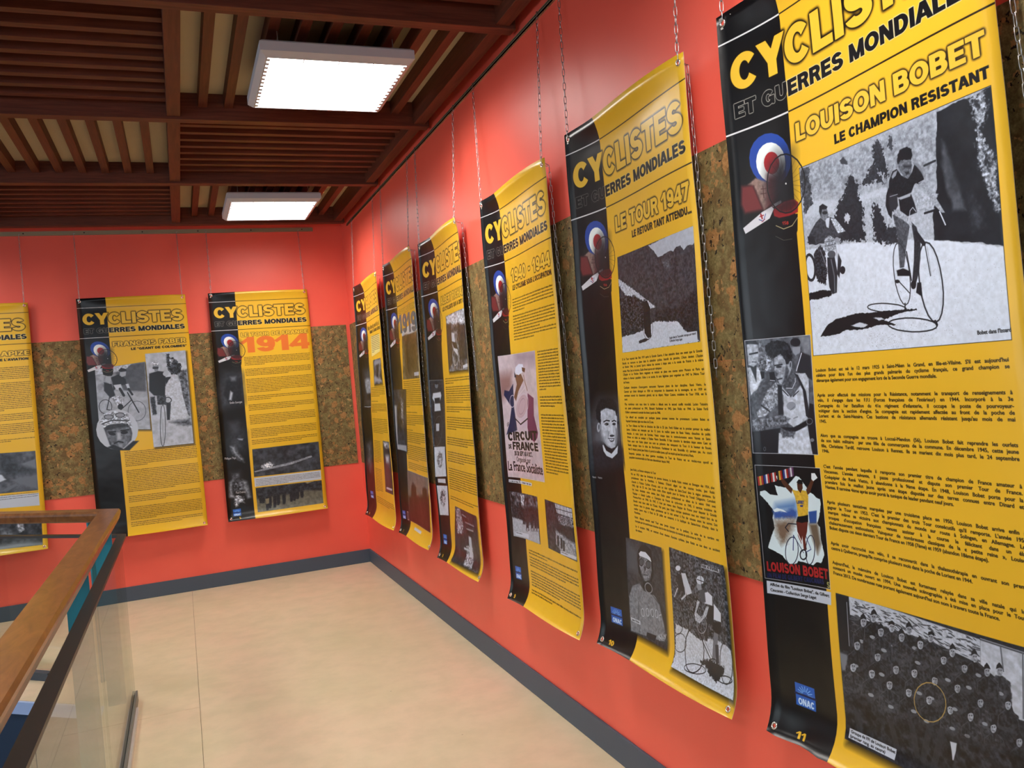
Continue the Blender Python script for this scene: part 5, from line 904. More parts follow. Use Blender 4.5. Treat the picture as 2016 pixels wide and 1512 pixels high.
['P', 0.62, [706, 3632, 704, 3635, 700, 3637, 695, 3639, 689, 3640, 683, 3641, 678, 3640, 674, 3638, 671, 3636, 670, 3633, 671, 3630, 673, 3627, 678, 3625, 683, 3623, 689, 3622, 694, 3621, 700, 3622, 704, 3624, 706, 3626, 707, 3629], 0, 0, 0, 0],
['P', 0.18, [794, 3564, 747, 3603, 729, 3684, 728, 3791, 851, 3775, 873, 3642, 870, 3573, 830, 3558], 0.15, 0.15, 0.5, 0.5],
['L', 0.34, [735, 3674, 748, 3610, 791, 3572], 0.2, 0.7],
['L', 0.3, [829, 3563, 866, 3581, 871, 3636], 0.19, 0.7],
['L', 0.32, [749, 3669, 809, 3660, 850, 3628], 1.03, 0.5],
['P', 0.09, [804, 3570, 818, 3567, 808, 3619, 802, 3621], 0.1, 0, 0, 0],
['P', 0.65, [834, 3533, 832, 3541, 829, 3549, 824, 3556, 819, 3561, 813, 3564, 807, 3564, 802, 3563, 799, 3558, 797, 3552, 797, 3545, 799, 3537, 802, 3529, 807, 3522, 813, 3517, 818, 3514, 824, 3514, 829, 3516, 832, 3520, 834, 3526], 0, 0, 0.2, 0],
['P', 0.2, [815, 3533, 815, 3534, 814, 3535, 813, 3536, 812, 3537, 810, 3538, 809, 3538, 807, 3538, 806, 3538, 806, 3537, 806, 3536, 806, 3535, 807, 3534, 808, 3533, 809, 3532, 811, 3532, 812, 3531, 814, 3531, 815, 3532, 815, 3532], 0, 0, 0, 0],
['P', 0.2, [829, 3531, 828, 3532, 828, 3533, 826, 3534, 825, 3535, 823, 3535, 822, 3535, 821, 3535, 820, 3535, 819, 3534, 819, 3534, 819, 3533, 820, 3531, 821, 3530, 823, 3530, 824, 3529, 826, 3529, 827, 3529, 828, 3529, 829, 3530], 0, 0, 0, 0],
['L', 0.3, [808, 3553, 821, 3550], 0.16, 0.8],
['P', 0.08, [793, 3536, 801, 3514, 818, 3495, 830, 3505, 838, 3520, 817, 3521], 0.05, 0, 0, 0],
['P', 0.62, [826, 3648, 824, 3651, 820, 3653, 815, 3655, 810, 3656, 804, 3657, 799, 3656, 795, 3654, 793, 3652, 792, 3649, 793, 3647, 795, 3644, 799, 3641, 804, 3639, 809, 3638, 815, 3638, 820, 3639, 824, 3640, 826, 3642, 827, 3645], 0, 0, 0, 0],
['P', 0.13, [1188, 3446, 1150, 3481, 1134, 3553, 1133, 3650, 1235, 3640, 1254, 3519, 1252, 3456, 1218, 3442], 0.15, 0.15, 0.5, 0.5],
['L', 0.34, [1140, 3544, 1151, 3487, 1186, 3454], 0.18, 0.7],
['L', 0.3, [1218, 3447, 1248, 3464, 1252, 3513], 0.18, 0.7],
['L', 0.27, [1151, 3541, 1201, 3534, 1234, 3506], 0.93, 0.5],
['P', 0.07, [1197, 3452, 1208, 3450, 1200, 3497, 1195, 3499], 0.1, 0, 0, 0],
['P', 0.61, [1221, 3420, 1219, 3427, 1216, 3434, 1212, 3440, 1208, 3445, 1203, 3447, 1198, 3448, 1195, 3446, 1192, 3442, 1190, 3436, 1190, 3430, 1192, 3422, 1195, 3415, 1199, 3409, 1203, 3405, 1208, 3402, 1213, 3402, 1216, 3404, 1219, 3408, 1221, 3413], 0, 0, 0.2, 0],
['P', 0.2, [1205, 3419, 1205, 3420, 1204, 3421, 1203, 3422, 1202, 3423, 1201, 3423, 1200, 3424, 1199, 3424, 1198, 3423, 1197, 3423, 1197, 3422, 1198, 3421, 1198, 3420, 1199, 3419, 1200, 3418, 1202, 3418, 1203, 3418, 1204, 3418, 1205, 3418, 1205, 3419], 0, 0, 0, 0],
['P', 0.2, [1216, 3417, 1216, 3418, 1215, 3419, 1215, 3420, 1213, 3421, 1212, 3421, 1211, 3422, 1210, 3422, 1209, 3421, 1209, 3421, 1208, 3420, 1209, 3419, 1209, 3418, 1210, 3417, 1211, 3416, 1213, 3416, 1214, 3416, 1215, 3416, 1216, 3416, 1216, 3417], 0, 0, 0, 0],
['L', 0.3, [1199, 3437, 1210, 3435], 0.14, 0.8],
['P', 0.08, [1188, 3421, 1195, 3401, 1209, 3384, 1219, 3394, 1225, 3408, 1208, 3408], 0.05, 0, 0, 0],
['P', 0.62, [1193, 3527, 1191, 3529, 1188, 3531, 1184, 3533, 1179, 3534, 1174, 3534, 1170, 3533, 1167, 3532, 1165, 3530, 1164, 3527, 1165, 3525, 1167, 3522, 1170, 3520, 1174, 3518, 1179, 3518, 1184, 3517, 1188, 3518, 1191, 3520, 1193, 3522, 1194, 3524], 0, 0, 0, 0],
['P', 0.12, [909, 3561, 865, 3598, 847, 3677, 846, 3781, 963, 3766, 984, 3636, 981, 3569, 943, 3555], 0.15, 0.15, 0.5, 0.5],
['L', 0.34, [853, 3667, 866, 3605, 906, 3569], 0.19, 0.7],
['L', 0.3, [942, 3560, 977, 3577, 981, 3630], 0.19, 0.7],
['L', 0.26, [867, 3663, 923, 3654, 962, 3623], 1.01, 0.5],
['P', 0.06, [919, 3566, 931, 3563, 922, 3614, 917, 3616], 0.1, 0, 0, 0],
['P', 0.67, [946, 3531, 945, 3539, 942, 3546, 937, 3553, 932, 3558, 926, 3561, 921, 3561, 917, 3559, 913, 3555, 912, 3549, 912, 3542, 913, 3534, 916, 3527, 921, 3520, 926, 3515, 932, 3512, 937, 3512, 941, 3514, 945, 3518, 946, 3524], 0, 0, 0.2, 0],
['P', 0.2, [929, 3531, 928, 3532, 928, 3533, 927, 3534, 925, 3535, 924, 3535, 922, 3536, 921, 3536, 920, 3535, 920, 3535, 920, 3534, 920, 3533, 921, 3532, 922, 3531, 923, 3530, 925, 3529, 926, 3529, 927, 3529, 928, 3529, 929, 3530], 0, 0, 0, 0],
['P', 0.2, [941, 3528, 941, 3529, 940, 3530, 939, 3531, 938, 3532, 937, 3533, 935, 3533, 934, 3533, 933, 3533, 932, 3532, 932, 3531, 933, 3530, 933, 3529, 934, 3528, 936, 3527, 937, 3527, 939, 3526, 940, 3526, 941, 3527, 941, 3527], 0, 0, 0, 0],
['L', 0.3, [922, 3550, 934, 3547], 0.15, 0.8],
['P', 0.06, [910, 3532, 914, 3515, 936, 3502, 950, 3510, 947, 3522, 929, 3520], 0.05, 0, 0, 0],
['P', 0.62, [963, 3620, 960, 3623, 957, 3626, 952, 3627, 947, 3628, 942, 3629, 937, 3628, 934, 3627, 931, 3624, 930, 3622, 931, 3619, 934, 3616, 937, 3614, 942, 3612, 947, 3611, 952, 3611, 957, 3611, 960, 3613, 963, 3615, 964, 3618], 0, 0, 0, 0],
['P', 0.19, [1300, 3471, 1263, 3504, 1248, 3575, 1247, 3669, 1343, 3659, 1361, 3541, 1359, 3480, 1328, 3467], 0.15, 0.15, 0.5, 0.5],
['L', 0.34, [1253, 3566, 1264, 3511, 1297, 3478], 0.17, 0.7],
['L', 0.3, [1327, 3471, 1356, 3487, 1359, 3535], 0.17, 0.7],
['L', 0.33, [1264, 3562, 1311, 3556, 1343, 3528], 0.91, 0.5],
['P', 0.09, [1308, 3476, 1318, 3474, 1310, 3520, 1306, 3521], 0.1, 0, 0, 0],
['P', 0.61, [1329, 3445, 1327, 3452, 1325, 3459, 1321, 3465, 1317, 3469, 1312, 3472, 1308, 3472, 1304, 3470, 1302, 3467, 1300, 3461, 1300, 3455, 1302, 3448, 1304, 3441, 1308, 3435, 1312, 3431, 1317, 3428, 1321, 3428, 1325, 3430, 1328, 3433, 1329, 3439], 0, 0, 0.2, 0],
['P', 0.2, [1314, 3445, 1314, 3446, 1314, 3447, 1313, 3447, 1312, 3448, 1310, 3449, 1309, 3449, 1308, 3449, 1307, 3449, 1307, 3448, 1307, 3447, 1307, 3446, 1308, 3445, 1309, 3445, 1310, 3444, 1311, 3443, 1312, 3443, 1313, 3443, 1314, 3443, 1314, 3444], 0, 0, 0, 0],
['P', 0.2, [1325, 3443, 1325, 3444, 1324, 3444, 1323, 3445, 1322, 3446, 1321, 3447, 1320, 3447, 1319, 3447, 1318, 3446, 1317, 3446, 1317, 3445, 1318, 3444, 1318, 3443, 1319, 3442, 1320, 3442, 1321, 3441, 1323, 3441, 1324, 3441, 1324, 3441, 1325, 3442], 0, 0, 0, 0],
['L', 0.3, [1309, 3462, 1319, 3460], 0.14, 0.8],
['P', 0.08, [1299, 3446, 1306, 3426, 1319, 3410, 1329, 3419, 1334, 3433, 1318, 3433], 0.05, 0, 0, 0],
['P', 0.62, [1338, 3536, 1336, 3539, 1333, 3541, 1329, 3542, 1325, 3543, 1320, 3543, 1317, 3543, 1314, 3541, 1312, 3539, 1311, 3537, 1312, 3534, 1314, 3532, 1317, 3530, 1320, 3528, 1325, 3527, 1329, 3527, 1333, 3528, 1336, 3529, 1338, 3531, 1338, 3534], 0, 0, 0, 0],
['P', 0.12, [1428, 3435, 1394, 3466, 1380, 3535, 1378, 3626, 1468, 3617, 1485, 3503, 1484, 3444, 1454, 3431], 0.15, 0.15, 0.5, 0.5],
['L', 0.34, [1385, 3526, 1395, 3473, 1426, 3442], 0.17, 0.7],
['L', 0.3, [1454, 3435, 1480, 3451, 1483, 3498], 0.17, 0.7],
['L', 0.26, [1395, 3523, 1438, 3517, 1468, 3490], 0.87, 0.5],
['P', 0.06, [1436, 3440, 1445, 3438, 1438, 3482, 1434, 3484], 0.1, 0, 0, 0],
['P', 0.7, [1458, 3409, 1456, 3416, 1454, 3423, 1450, 3428, 1446, 3433, 1442, 3435, 1438, 3435, 1435, 3434, 1432, 3430, 1431, 3425, 1431, 3418, 1432, 3412, 1435, 3405, 1438, 3399, 1442, 3395, 1447, 3393, 1451, 3393, 1454, 3394, 1456, 3398, 1458, 3403], 0, 0, 0.2, 0],
['P', 0.2, [1444, 3409, 1444, 3410, 1443, 3411, 1442, 3411, 1441, 3412, 1440, 3413, 1439, 3413, 1438, 3413, 1438, 3412, 1437, 3412, 1437, 3411, 1437, 3410, 1438, 3409, 1439, 3409, 1440, 3408, 1441, 3407, 1442, 3407, 1443, 3407, 1444, 3408, 1444, 3408], 0, 0, 0, 0],
['P', 0.2, [1454, 3407, 1454, 3408, 1453, 3409, 1452, 3410, 1451, 3410, 1450, 3411, 1449, 3411, 1448, 3411, 1447, 3411, 1447, 3410, 1447, 3409, 1447, 3408, 1448, 3407, 1448, 3407, 1450, 3406, 1451, 3405, 1452, 3405, 1453, 3405, 1453, 3406, 1454, 3406], 0, 0, 0, 0],
['L', 0.3, [1439, 3426, 1448, 3423], 0.13, 0.8],
['P', 0.08, [1428, 3410, 1434, 3392, 1446, 3376, 1455, 3385, 1460, 3398, 1446, 3398], 0.05, 0, 0, 0],
['P', 0.11, [1026, 3554, 985, 3591, 968, 3667, 967, 3769, 1077, 3755, 1098, 3628, 1095, 3563, 1059, 3549], 0.15, 0.15, 0.5, 0.5],
['L', 0.34, [974, 3658, 986, 3598, 1024, 3562], 0.19, 0.7],
['L', 0.3, [1058, 3554, 1091, 3571, 1095, 3622], 0.18, 0.7],
['L', 0.25, [987, 3654, 1040, 3645, 1076, 3615], 0.98, 0.5],
['P', 0.06, [1036, 3560, 1048, 3557, 1039, 3607, 1034, 3609], 0.1, 0, 0, 0],
['P', 0.67, [1060, 3526, 1059, 3534, 1056, 3541, 1051, 3547, 1047, 3552, 1041, 3555, 1036, 3556, 1032, 3554, 1029, 3550, 1027, 3544, 1027, 3537, 1029, 3530, 1032, 3522, 1036, 3516, 1041, 3511, 1047, 3508, 1051, 3508, 1056, 3510, 1059, 3514, 1060, 3519], 0, 0, 0.2, 0],
['P', 0.2, [1044, 3526, 1043, 3527, 1043, 3528, 1042, 3529, 1040, 3530, 1039, 3530, 1038, 3531, 1037, 3531, 1036, 3530, 1035, 3530, 1035, 3529, 1035, 3528, 1036, 3527, 1037, 3526, 1038, 3525, 1040, 3525, 1041, 3524, 1042, 3524, 1043, 3525, 1044, 3525], 0, 0, 0, 0],
['P', 0.2, [1056, 3524, 1055, 3525, 1055, 3526, 1054, 3527, 1052, 3527, 1051, 3528, 1050, 3528, 1049, 3528, 1048, 3528, 1047, 3527, 1047, 3526, 1047, 3525, 1048, 3524, 1049, 3523, 1050, 3523, 1052, 3522, 1053, 3522, 1054, 3522, 1055, 3522, 1056, 3523], 0, 0, 0, 0],
['L', 0.3, [1037, 3545, 1049, 3542], 0.15, 0.8],
['P', 0.08, [1026, 3528, 1033, 3507, 1049, 3489, 1059, 3498, 1066, 3513, 1048, 3513], 0.05, 0, 0, 0],
['P', 0.62, [1031, 3640, 1029, 3643, 1026, 3645, 1021, 3647, 1016, 3648, 1011, 3648, 1007, 3648, 1003, 3646, 1001, 3644, 1000, 3642, 1001, 3639, 1003, 3636, 1007, 3634, 1011, 3632, 1016, 3631, 1021, 3631, 1025, 3631, 1029, 3633, 1031, 3635, 1032, 3637], 0, 0, 0, 0],
['P', 0.17, [1137, 3559, 1097, 3595, 1081, 3669, 1080, 3768, 1184, 3754, 1204, 3631, 1202, 3568, 1167, 3554], 0.15, 0.15, 0.5, 0.5],
['L', 0.34, [1087, 3660, 1098, 3602, 1134, 3567], 0.18, 0.7],
['L', 0.3, [1167, 3559, 1198, 3575, 1201, 3625], 0.18, 0.7],
['L', 0.31, [1099, 3656, 1149, 3648, 1184, 3618], 0.95, 0.5],
['P', 0.08, [1146, 3565, 1157, 3562, 1148, 3610, 1144, 3612], 0.1, 0, 0, 0],
['P', 0.68, [1171, 3531, 1169, 3538, 1167, 3546, 1163, 3552, 1158, 3556, 1153, 3559, 1148, 3560, 1144, 3558, 1141, 3554, 1140, 3549, 1140, 3542, 1141, 3534, 1144, 3527, 1148, 3521, 1153, 3516, 1158, 3514, 1163, 3513, 1167, 3515, 1169, 3519, 1171, 3524], 0, 0, 0.2, 0],
['P', 0.2, [1155, 3531, 1155, 3532, 1154, 3533, 1153, 3534, 1152, 3535, 1151, 3535, 1150, 3536, 1148, 3535, 1148, 3535, 1147, 3535, 1147, 3534, 1147, 3533, 1148, 3532, 1149, 3531, 1150, 3530, 1151, 3530, 1153, 3529, 1154, 3529, 1155, 3530, 1155, 3530], 0, 0, 0, 0],
['P', 0.2, [1167, 3529, 1166, 3530, 1166, 3531, 1165, 3531, 1163, 3532, 1162, 3533, 1161, 3533, 1160, 3533, 1159, 3533, 1158, 3532, 1158, 3531, 1159, 3530, 1159, 3529, 1160, 3528, 1161, 3528, 1163, 3527, 1164, 3527, 1165, 3527, 1166, 3527, 1166, 3528], 0, 0, 0, 0],
['L', 0.3, [1149, 3549, 1160, 3547], 0.14, 0.8],
['P', 0.06, [1138, 3533, 1141, 3516, 1161, 3504, 1174, 3511, 1171, 3523, 1155, 3521], 0.05, 0, 0, 0],
['P', 0.62, [1170, 3620, 1168, 3622, 1165, 3625, 1161, 3626, 1156, 3627, 1152, 3628, 1147, 3627, 1144, 3626, 1142, 3624, 1141, 3621, 1142, 3618, 1144, 3616, 1147, 3614, 1152, 3612, 1156, 3611, 1161, 3611, 1165, 3611, 1168, 3613, 1170, 3615, 1171, 3617], 0, 0, 0, 0],
['P', 0.17, [1242, 3550, 1205, 3585, 1189, 3657, 1188, 3753, 1287, 3740, 1306, 3620, 1304, 3558, 1271, 3545], 0.15, 0.15, 0.5, 0.5],
['L', 0.34, [1195, 3648, 1206, 3591, 1240, 3558], 0.18, 0.7],
['L', 0.3, [1271, 3549, 1300, 3566, 1304, 3614], 0.17, 0.7],
['L', 0.31, [1206, 3644, 1254, 3636, 1287, 3607], 0.92, 0.5],
['P', 0.08, [1251, 3555, 1262, 3553, 1254, 3600, 1249, 3601], 0.1, 0, 0, 0],
['P', 0.67, [1272, 3524, 1271, 3531, 1268, 3538, 1264, 3544, 1260, 3548, 1255, 3551, 1251, 3552, 1247, 3550, 1244, 3546, 1243, 3541, 1243, 3534, 1244, 3527, 1247, 3520, 1251, 3514, 1255, 3509, 1260, 3507, 1264, 3506, 1268, 3508, 1271, 3512, 1272, 3517], 0, 0, 0.2, 0],
['P', 0.2, [1257, 3524, 1257, 3524, 1256, 3525, 1255, 3526, 1254, 3527, 1253, 3528, 1252, 3528, 1251, 3528, 1250, 3528, 1250, 3527, 1249, 3526, 1250, 3525, 1250, 3524, 1251, 3523, 1252, 3523, 1254, 3522, 1255, 3522, 1256, 3522, 1257, 3522, 1257, 3523], 0, 0, 0, 0],
['P', 0.2, [1268, 3521, 1268, 3522, 1267, 3523, 1266, 3524, 1265, 3525, 1264, 3525, 1263, 3526, 1262, 3526, 1261, 3525, 1260, 3525, 1260, 3524, 1260, 3523, 1261, 3522, 1262, 3521, 1263, 3520, 1264, 3520, 1266, 3519, 1267, 3519, 1267, 3520, 1268, 3520], 0, 0, 0, 0],
['L', 0.3, [1252, 3542, 1262, 3539], 0.14, 0.8],
['P', 0.08, [1242, 3525, 1249, 3505, 1263, 3488, 1272, 3497, 1278, 3511, 1262, 3511], 0.05, 0, 0, 0],
['P', 0.62, [1244, 3623, 1242, 3626, 1239, 3628, 1235, 3630, 1231, 3631, 1226, 3631, 1222, 3630, 1219, 3629, 1217, 3627, 1216, 3625, 1217, 3622, 1219, 3619, 1222, 3617, 1226, 3616, 1231, 3615, 1235, 3614, 1239, 3615, 1242, 3616, 1244, 3618, 1245, 3621], 0, 0, 0, 0],
['P', 0.18, [1352, 3558, 1316, 3591, 1302, 3661, 1300, 3754, 1394, 3742, 1412, 3626, 1410, 3566, 1379, 3553], 0.15, 0.15, 0.5, 0.5],
['L', 0.34, [1307, 3653, 1317, 3598, 1349, 3565], 0.17, 0.7],
['L', 0.3, [1379, 3557, 1406, 3573, 1409, 3620], 0.17, 0.7],
['L', 0.32, [1317, 3649, 1363, 3641, 1394, 3613], 0.9, 0.5],
['P', 0.09, [1360, 3563, 1370, 3560, 1362, 3606, 1358, 3607], 0.1, 0, 0, 0],
['P', 0.69, [1379, 3532, 1377, 3539, 1375, 3546, 1371, 3552, 1367, 3556, 1362, 3559, 1358, 3559, 1355, 3558, 1352, 3554, 1351, 3549, 1351, 3542, 1352, 3535, 1355, 3529, 1358, 3523, 1363, 3518, 1367, 3516, 1371, 3515, 1375, 3517, 1377, 3521, 1379, 3526], 0, 0, 0.2, 0],
['P', 0.2, [1364, 3532, 1364, 3533, 1364, 3534, 1363, 3535, 1362, 3536, 1361, 3536, 1359, 3537, 1358, 3536, 1358, 3536, 1357, 3536, 1357, 3535, 1357, 3534, 1358, 3533, 1359, 3532, 1360, 3531, 1361, 3531, 1362, 3531, 1363, 3531, 1364, 3531, 1364, 3531], 0, 0, 0, 0],
['P', 0.2, [1375, 3530, 1374, 3531, 1374, 3532, 1373, 3533, 1372, 3533, 1371, 3534, 1370, 3534, 1369, 3534, 1368, 3534, 1367, 3533, 1367, 3533, 1368, 3532, 1368, 3531, 1369, 3530, 1370, 3529, 1371, 3529, 1372, 3528, 1373, 3528, 1374, 3529, 1375, 3529], 0, 0, 0, 0],
['L', 0.3, [1359, 3550, 1369, 3547], 0.14, 0.8],
['P', 0.08, [1351, 3533, 1358, 3514, 1371, 3498, 1380, 3506, 1385, 3520, 1370, 3520], 0.05, 0, 0, 0],
['P', 0.19, [1464, 3571, 1431, 3604, 1417, 3672, 1416, 3762, 1503, 3749, 1520, 3637, 1519, 3578, 1490, 3566], 0.15, 0.15, 0.5, 0.5],
['L', 0.34, [1422, 3663, 1432, 3610, 1462, 3578], 0.17, 0.7],
['L', 0.3, [1490, 3570, 1516, 3585, 1518, 3631], 0.16, 0.7],
['L', 0.33, [1432, 3659, 1474, 3652, 1504, 3625], 0.87, 0.5],
['P', 0.09, [1472, 3575, 1481, 3573, 1474, 3617, 1470, 3619], 0.1, 0, 0, 0],
['P', 0.62, [1491, 3546, 1490, 3552, 1487, 3559, 1484, 3565, 1480, 3569, 1475, 3572, 1472, 3572, 1468, 3570, 1466, 3567, 1464, 3562, 1465, 3555, 1466, 3549, 1468, 3542, 1472, 3536, 1476, 3532, 1480, 3530, 1484, 3529, 1487, 3531, 1490, 3534, 1491, 3540], 0, 0, 0.2, 0],
['P', 0.2, [1478, 3546, 1477, 3546, 1477, 3547, 1476, 3548, 1475, 3549, 1474, 3550, 1473, 3550, 1472, 3550, 1471, 3549, 1471, 3549, 1471, 3548, 1471, 3547, 1471, 3546, 1472, 3546, 1473, 3545, 1474, 3544, 1475, 3544, 1476, 3544, 1477, 3544, 1477, 3545], 0, 0, 0, 0],
['P', 0.2, [1487, 3543, 1487, 3544, 1486, 3545, 1485, 3546, 1484, 3547, 1483, 3547, 1482, 3547, 1481, 3547, 1481, 3547, 1480, 3547, 1480, 3546, 1480, 3545, 1481, 3544, 1482, 3543, 1483, 3543, 1484, 3542, 1485, 3542, 1486, 3542, 1487, 3542, 1487, 3543], 0, 0, 0, 0],
['L', 0.3, [1472, 3563, 1481, 3560], 0.13, 0.8],
['P', 0.08, [1464, 3547, 1470, 3528, 1482, 3512, 1491, 3521, 1496, 3534, 1482, 3534], 0.05, 0, 0, 0],
['P', 0.62, [1476, 3636, 1474, 3639, 1471, 3641, 1468, 3642, 1464, 3643, 1460, 3644, 1457, 3643, 1454, 3642, 1452, 3640, 1451, 3638, 1452, 3635, 1454, 3633, 1457, 3631, 1460, 3629, 1464, 3628, 1468, 3628, 1471, 3629, 1474, 3630, 1476, 3632, 1477, 3634], 0, 0, 0, 0],
['P', 0.08, [528, 3688, 665, 3659, 757, 3704, 896, 3700, 1112, 3658, 1270, 3627, 1675, 3566, 1655, 3753, 501, 3922], 1.5, 0.5, 0.7, 1.2],
['L', 0.17, [582, 3765, 599, 3877], 1.87, 0.7],
['L', 0.17, [801, 3734, 826, 3837], 1.77, 0.7],
['L', 0.17, [924, 3683, 944, 3821], 1.72, 0.7],
['L', 0.17, [1029, 3667, 977, 3829], 1.67, 0.7],
['L', 0.17, [1096, 3657, 1035, 3842], 1.64, 0.7],
['L', [0.7, 0.6, 0.35], [1135, 3501, 1133, 3529, 1123, 3558, 1106, 3586, 1083, 3610, 1056, 3628, 1028, 3637, 1001, 3637, 979, 3628, 963, 3610, 956, 3585, 957, 3556, 968, 3525, 986, 3496, 1011, 3473, 1038, 3456, 1066, 3448, 1092, 3449, 1113, 3459, 1128, 3477, 1135, 3501], 0.22, 1],
['P', 0.85, [1137, 3683, 1173, 3677, 1165, 3714, 1148, 3762, 1142, 3764, 1141, 3723], 0.1, 0, 0, 0],
['X'],
['Q', 0.84, [528, 3854, 825, 3845, 817, 3900, 524, 3905]],
['T', 'Groupe de FFI de Louison Bobet', [0.05, 0.05, 0.06], [536, 3875, 817, 3869], 0.8, 'b'],
['T', '(premier rang, au centre)', [0.05, 0.05, 0.06], [533, 3898, 759, 3893], 0.8, 'b'],
],
'P5': [
['RQ', 0.2, [570, 1059, 1645, 1043, 1627, 1749, 555, 1756], 0.35, 0.8, None, 0],
['P', 0.78, [1055, 1060, 1647, 1028, 1652, 1144, 1615, 1153, 1567, 1145, 1514, 1168, 1482, 1134, 1431, 1132, 1389, 1154, 1339, 1143, 1243, 1157, 1174, 1156, 1126, 1105], 0.1, 0.15, 0.04, 1],
['L', 0.36, [1073, 1083, 1089, 1160, 1175, 1327, 1194, 1462], 0.3, 0.5],
['L', 0.36, [1005, 1147, 1031, 1253, 1111, 1379], 0.3, 0.5],
['L', 0.36, [1225, 1181, 1269, 1247, 1370, 1352, 1406, 1447], 0.29, 0.5],
['L', 0.36, [738, 1107, 879, 1191, 980, 1301], 0.32, 0.5],
['L', 0.36, [1057, 1271, 1112, 1372, 1141, 1450], 0.3, 0.5],
['L', 0.36, [1461, 1185, 1484, 1278, 1429, 1385], 0.28, 0.5],
['P', 0.35, [1224, 1187, 1344, 1192, 1321, 1254, 1258, 1232], 0.6, 0.4, 0.3, 0.5],
['P', 0.8, [560, 1211, 739, 1299, 922, 1391, 1095, 1478, 1024, 1484, 918, 1418, 819, 1379, 667, 1354, 568, 1263], 0.15, 0.35, 0.2, 0.4],
['P', 0.12, [556, 1341, 820, 1372, 942, 1455, 1001, 1537, 872, 1622, 561, 1634], 0.2, 0.5, 1.3, 0.5],
['S', 0.6, [569, 1365, 847, 1396, 916, 1529, 560, 1531], 70, 0.25, 11],
['S', 0.6, [1081, 1477, 1625, 1385, 1622, 1472, 1117, 1514], 70, 0.2, 12],
['P', 0.1, [1090, 1512, 1409, 1512, 1644, 1412, 1618, 1721, 1470, 1671, 1382, 1603, 1081, 1572], 0.5, 0.4, 0.6, 0.5],
['P', 0.85, [560, 1641, 872, 1622, 1081, 1572, 1382, 1603, 1470, 1671, 1627, 1749, 555, 1759], 0.12, 0.3, 0.06, 0.6],
['P', 0.07, [918, 1418, 976, 1421, 1012, 1470, 1010, 1572, 1009, 1675, 958, 1678, 913, 1640, 903, 1562, 912, 1459], 0.1, 0.08, 0, 0],
['P', 0.3, [958, 1419, 956, 1422, 953, 1424, 949, 1426, 944, 1427, 939, 1427, 934, 1426, 929, 1424, 925, 1421, 923, 1418, 923, 1415, 924, 1412, 927, 1410, 931, 1408, 936, 1407, 942, 1408, 947, 1409, 952, 1411, 955, 1413, 957, 1416], 0, 0, 0, 0],
['L', 0.08, [1039, 1616, 1032, 1639, 1019, 1659, 1001, 1674, 979, 1684, 957, 1686, 935, 1681, 917, 1668, 904, 1650, 897, 1628, 897, 1604, 904, 1580, 918, 1560, 936, 1544, 958, 1535, 980, 1534, 1002, 1539, 1020, 1552, 1032, 1570, 1039, 1592, 1039, 1616], 0.17, 1],
['P', 0.1, [817, 1688, 908, 1677, 978, 1686, 919, 1699, 822, 1706], 0.1, 0.1, 0, 0],
['Q', 0.85, [1260, 1679, 1601, 1681, 1600, 1738, 1258, 1736]],
['T', 'Robic dans le Tourmalet rattrape son retard', [0.1, 0.1, 0.12], [1265, 1706, 1586, 1701], 0.75, 'b'],
['T', 'Collection Serge Laget', [0.1, 0.1, 0.12], [1262, 1725, 1425, 1725], 0.75, 'b'],
['X'],
['C', 0, 80, 23.6, 140],
['P', 0.42, [202, 2136, 414, 2138, 469, 2262, 464, 2411, 393, 2489, 154, 2503, 55, 2429, 85, 2268], 6, 0, 0.1, 2],
['P', 0.1, [-41, 2520, 115, 2458, 205, 2448, 398, 2449, 477, 2460, 477, 2584, 177, 2659, -58, 2652], 2.5, 0.2, 0.2, 1],
['P', 0.78, [196, 2178, 268, 2162, 392, 2178, 412, 2228, 399, 2363, 376, 2430, 356, 2461, 304, 2474, 247, 2456, 209, 2417, 184, 2371, 183, 2277], 0.25, 0, 0.12, 1.2],
['P', 0.5, [184, 2266, 197, 2370, 241, 2436, 288, 2470, 230, 2457, 184, 2402], 0.7, 0, 0, 0],
['P', 0.5, [383, 2313, 404, 2323, 385, 2424, 358, 2446], 0.5, 0, 0, 0],
['P', 0.05, [134, 2178, 169, 2110, 253, 2080, 362, 2087, 415, 2133, 426, 2202, 407, 2225, 392, 2183, 327, 2165, 268, 2160, 196, 2178, 186, 2287, 138, 2246], 0.3, 0.3, 0.3, 0.6],
['P', 0.68, [178, 2311, 175, 2323, 171, 2333, 165, 2342, 158, 2347, 151, 2349, 145, 2348, 140, 2343, 136, 2334, 134, 2324, 135, 2312, 137, 2300, 142, 2290, 148, 2281, 154, 2276, 161, 2274, 168, 2275, 173, 2281, 177, 2289, 178, 2299], 0, 0, 0, 0],
['P', 0.25, [168, 2309, 167, 2315, 165, 2321, 163, 2326, 161, 2329, 158, 2330, 156, 2329, 155, 2326, 154, 2321, 154, 2315, 154, 2309, 155, 2302, 157, 2296, 159, 2292, 162, 2289, 164, 2288, 166, 2289, 168, 2292, 169, 2296, 169, 2302], 0, 0, 0, 0],
['L', 0.08, [228, 2268, 264, 2256, 306, 2260], 0.47, 1],
['L', 0.08, [340, 2264, 370, 2256, 393, 2263], 0.46, 1],
['P', 0.15, [292, 2285, 290, 2288, 286, 2291, 280, 2294, 272, 2295, 263, 2296, 255, 2296, 247, 2294, 242, 2292, 238, 2289, 237, 2286, 239, 2283, 243, 2280, 250, 2278, 258, 2276, 266, 2275, 275, 2276, 282, 2277, 288, 2279, 291, 2282], 0, 0, 0, 0],
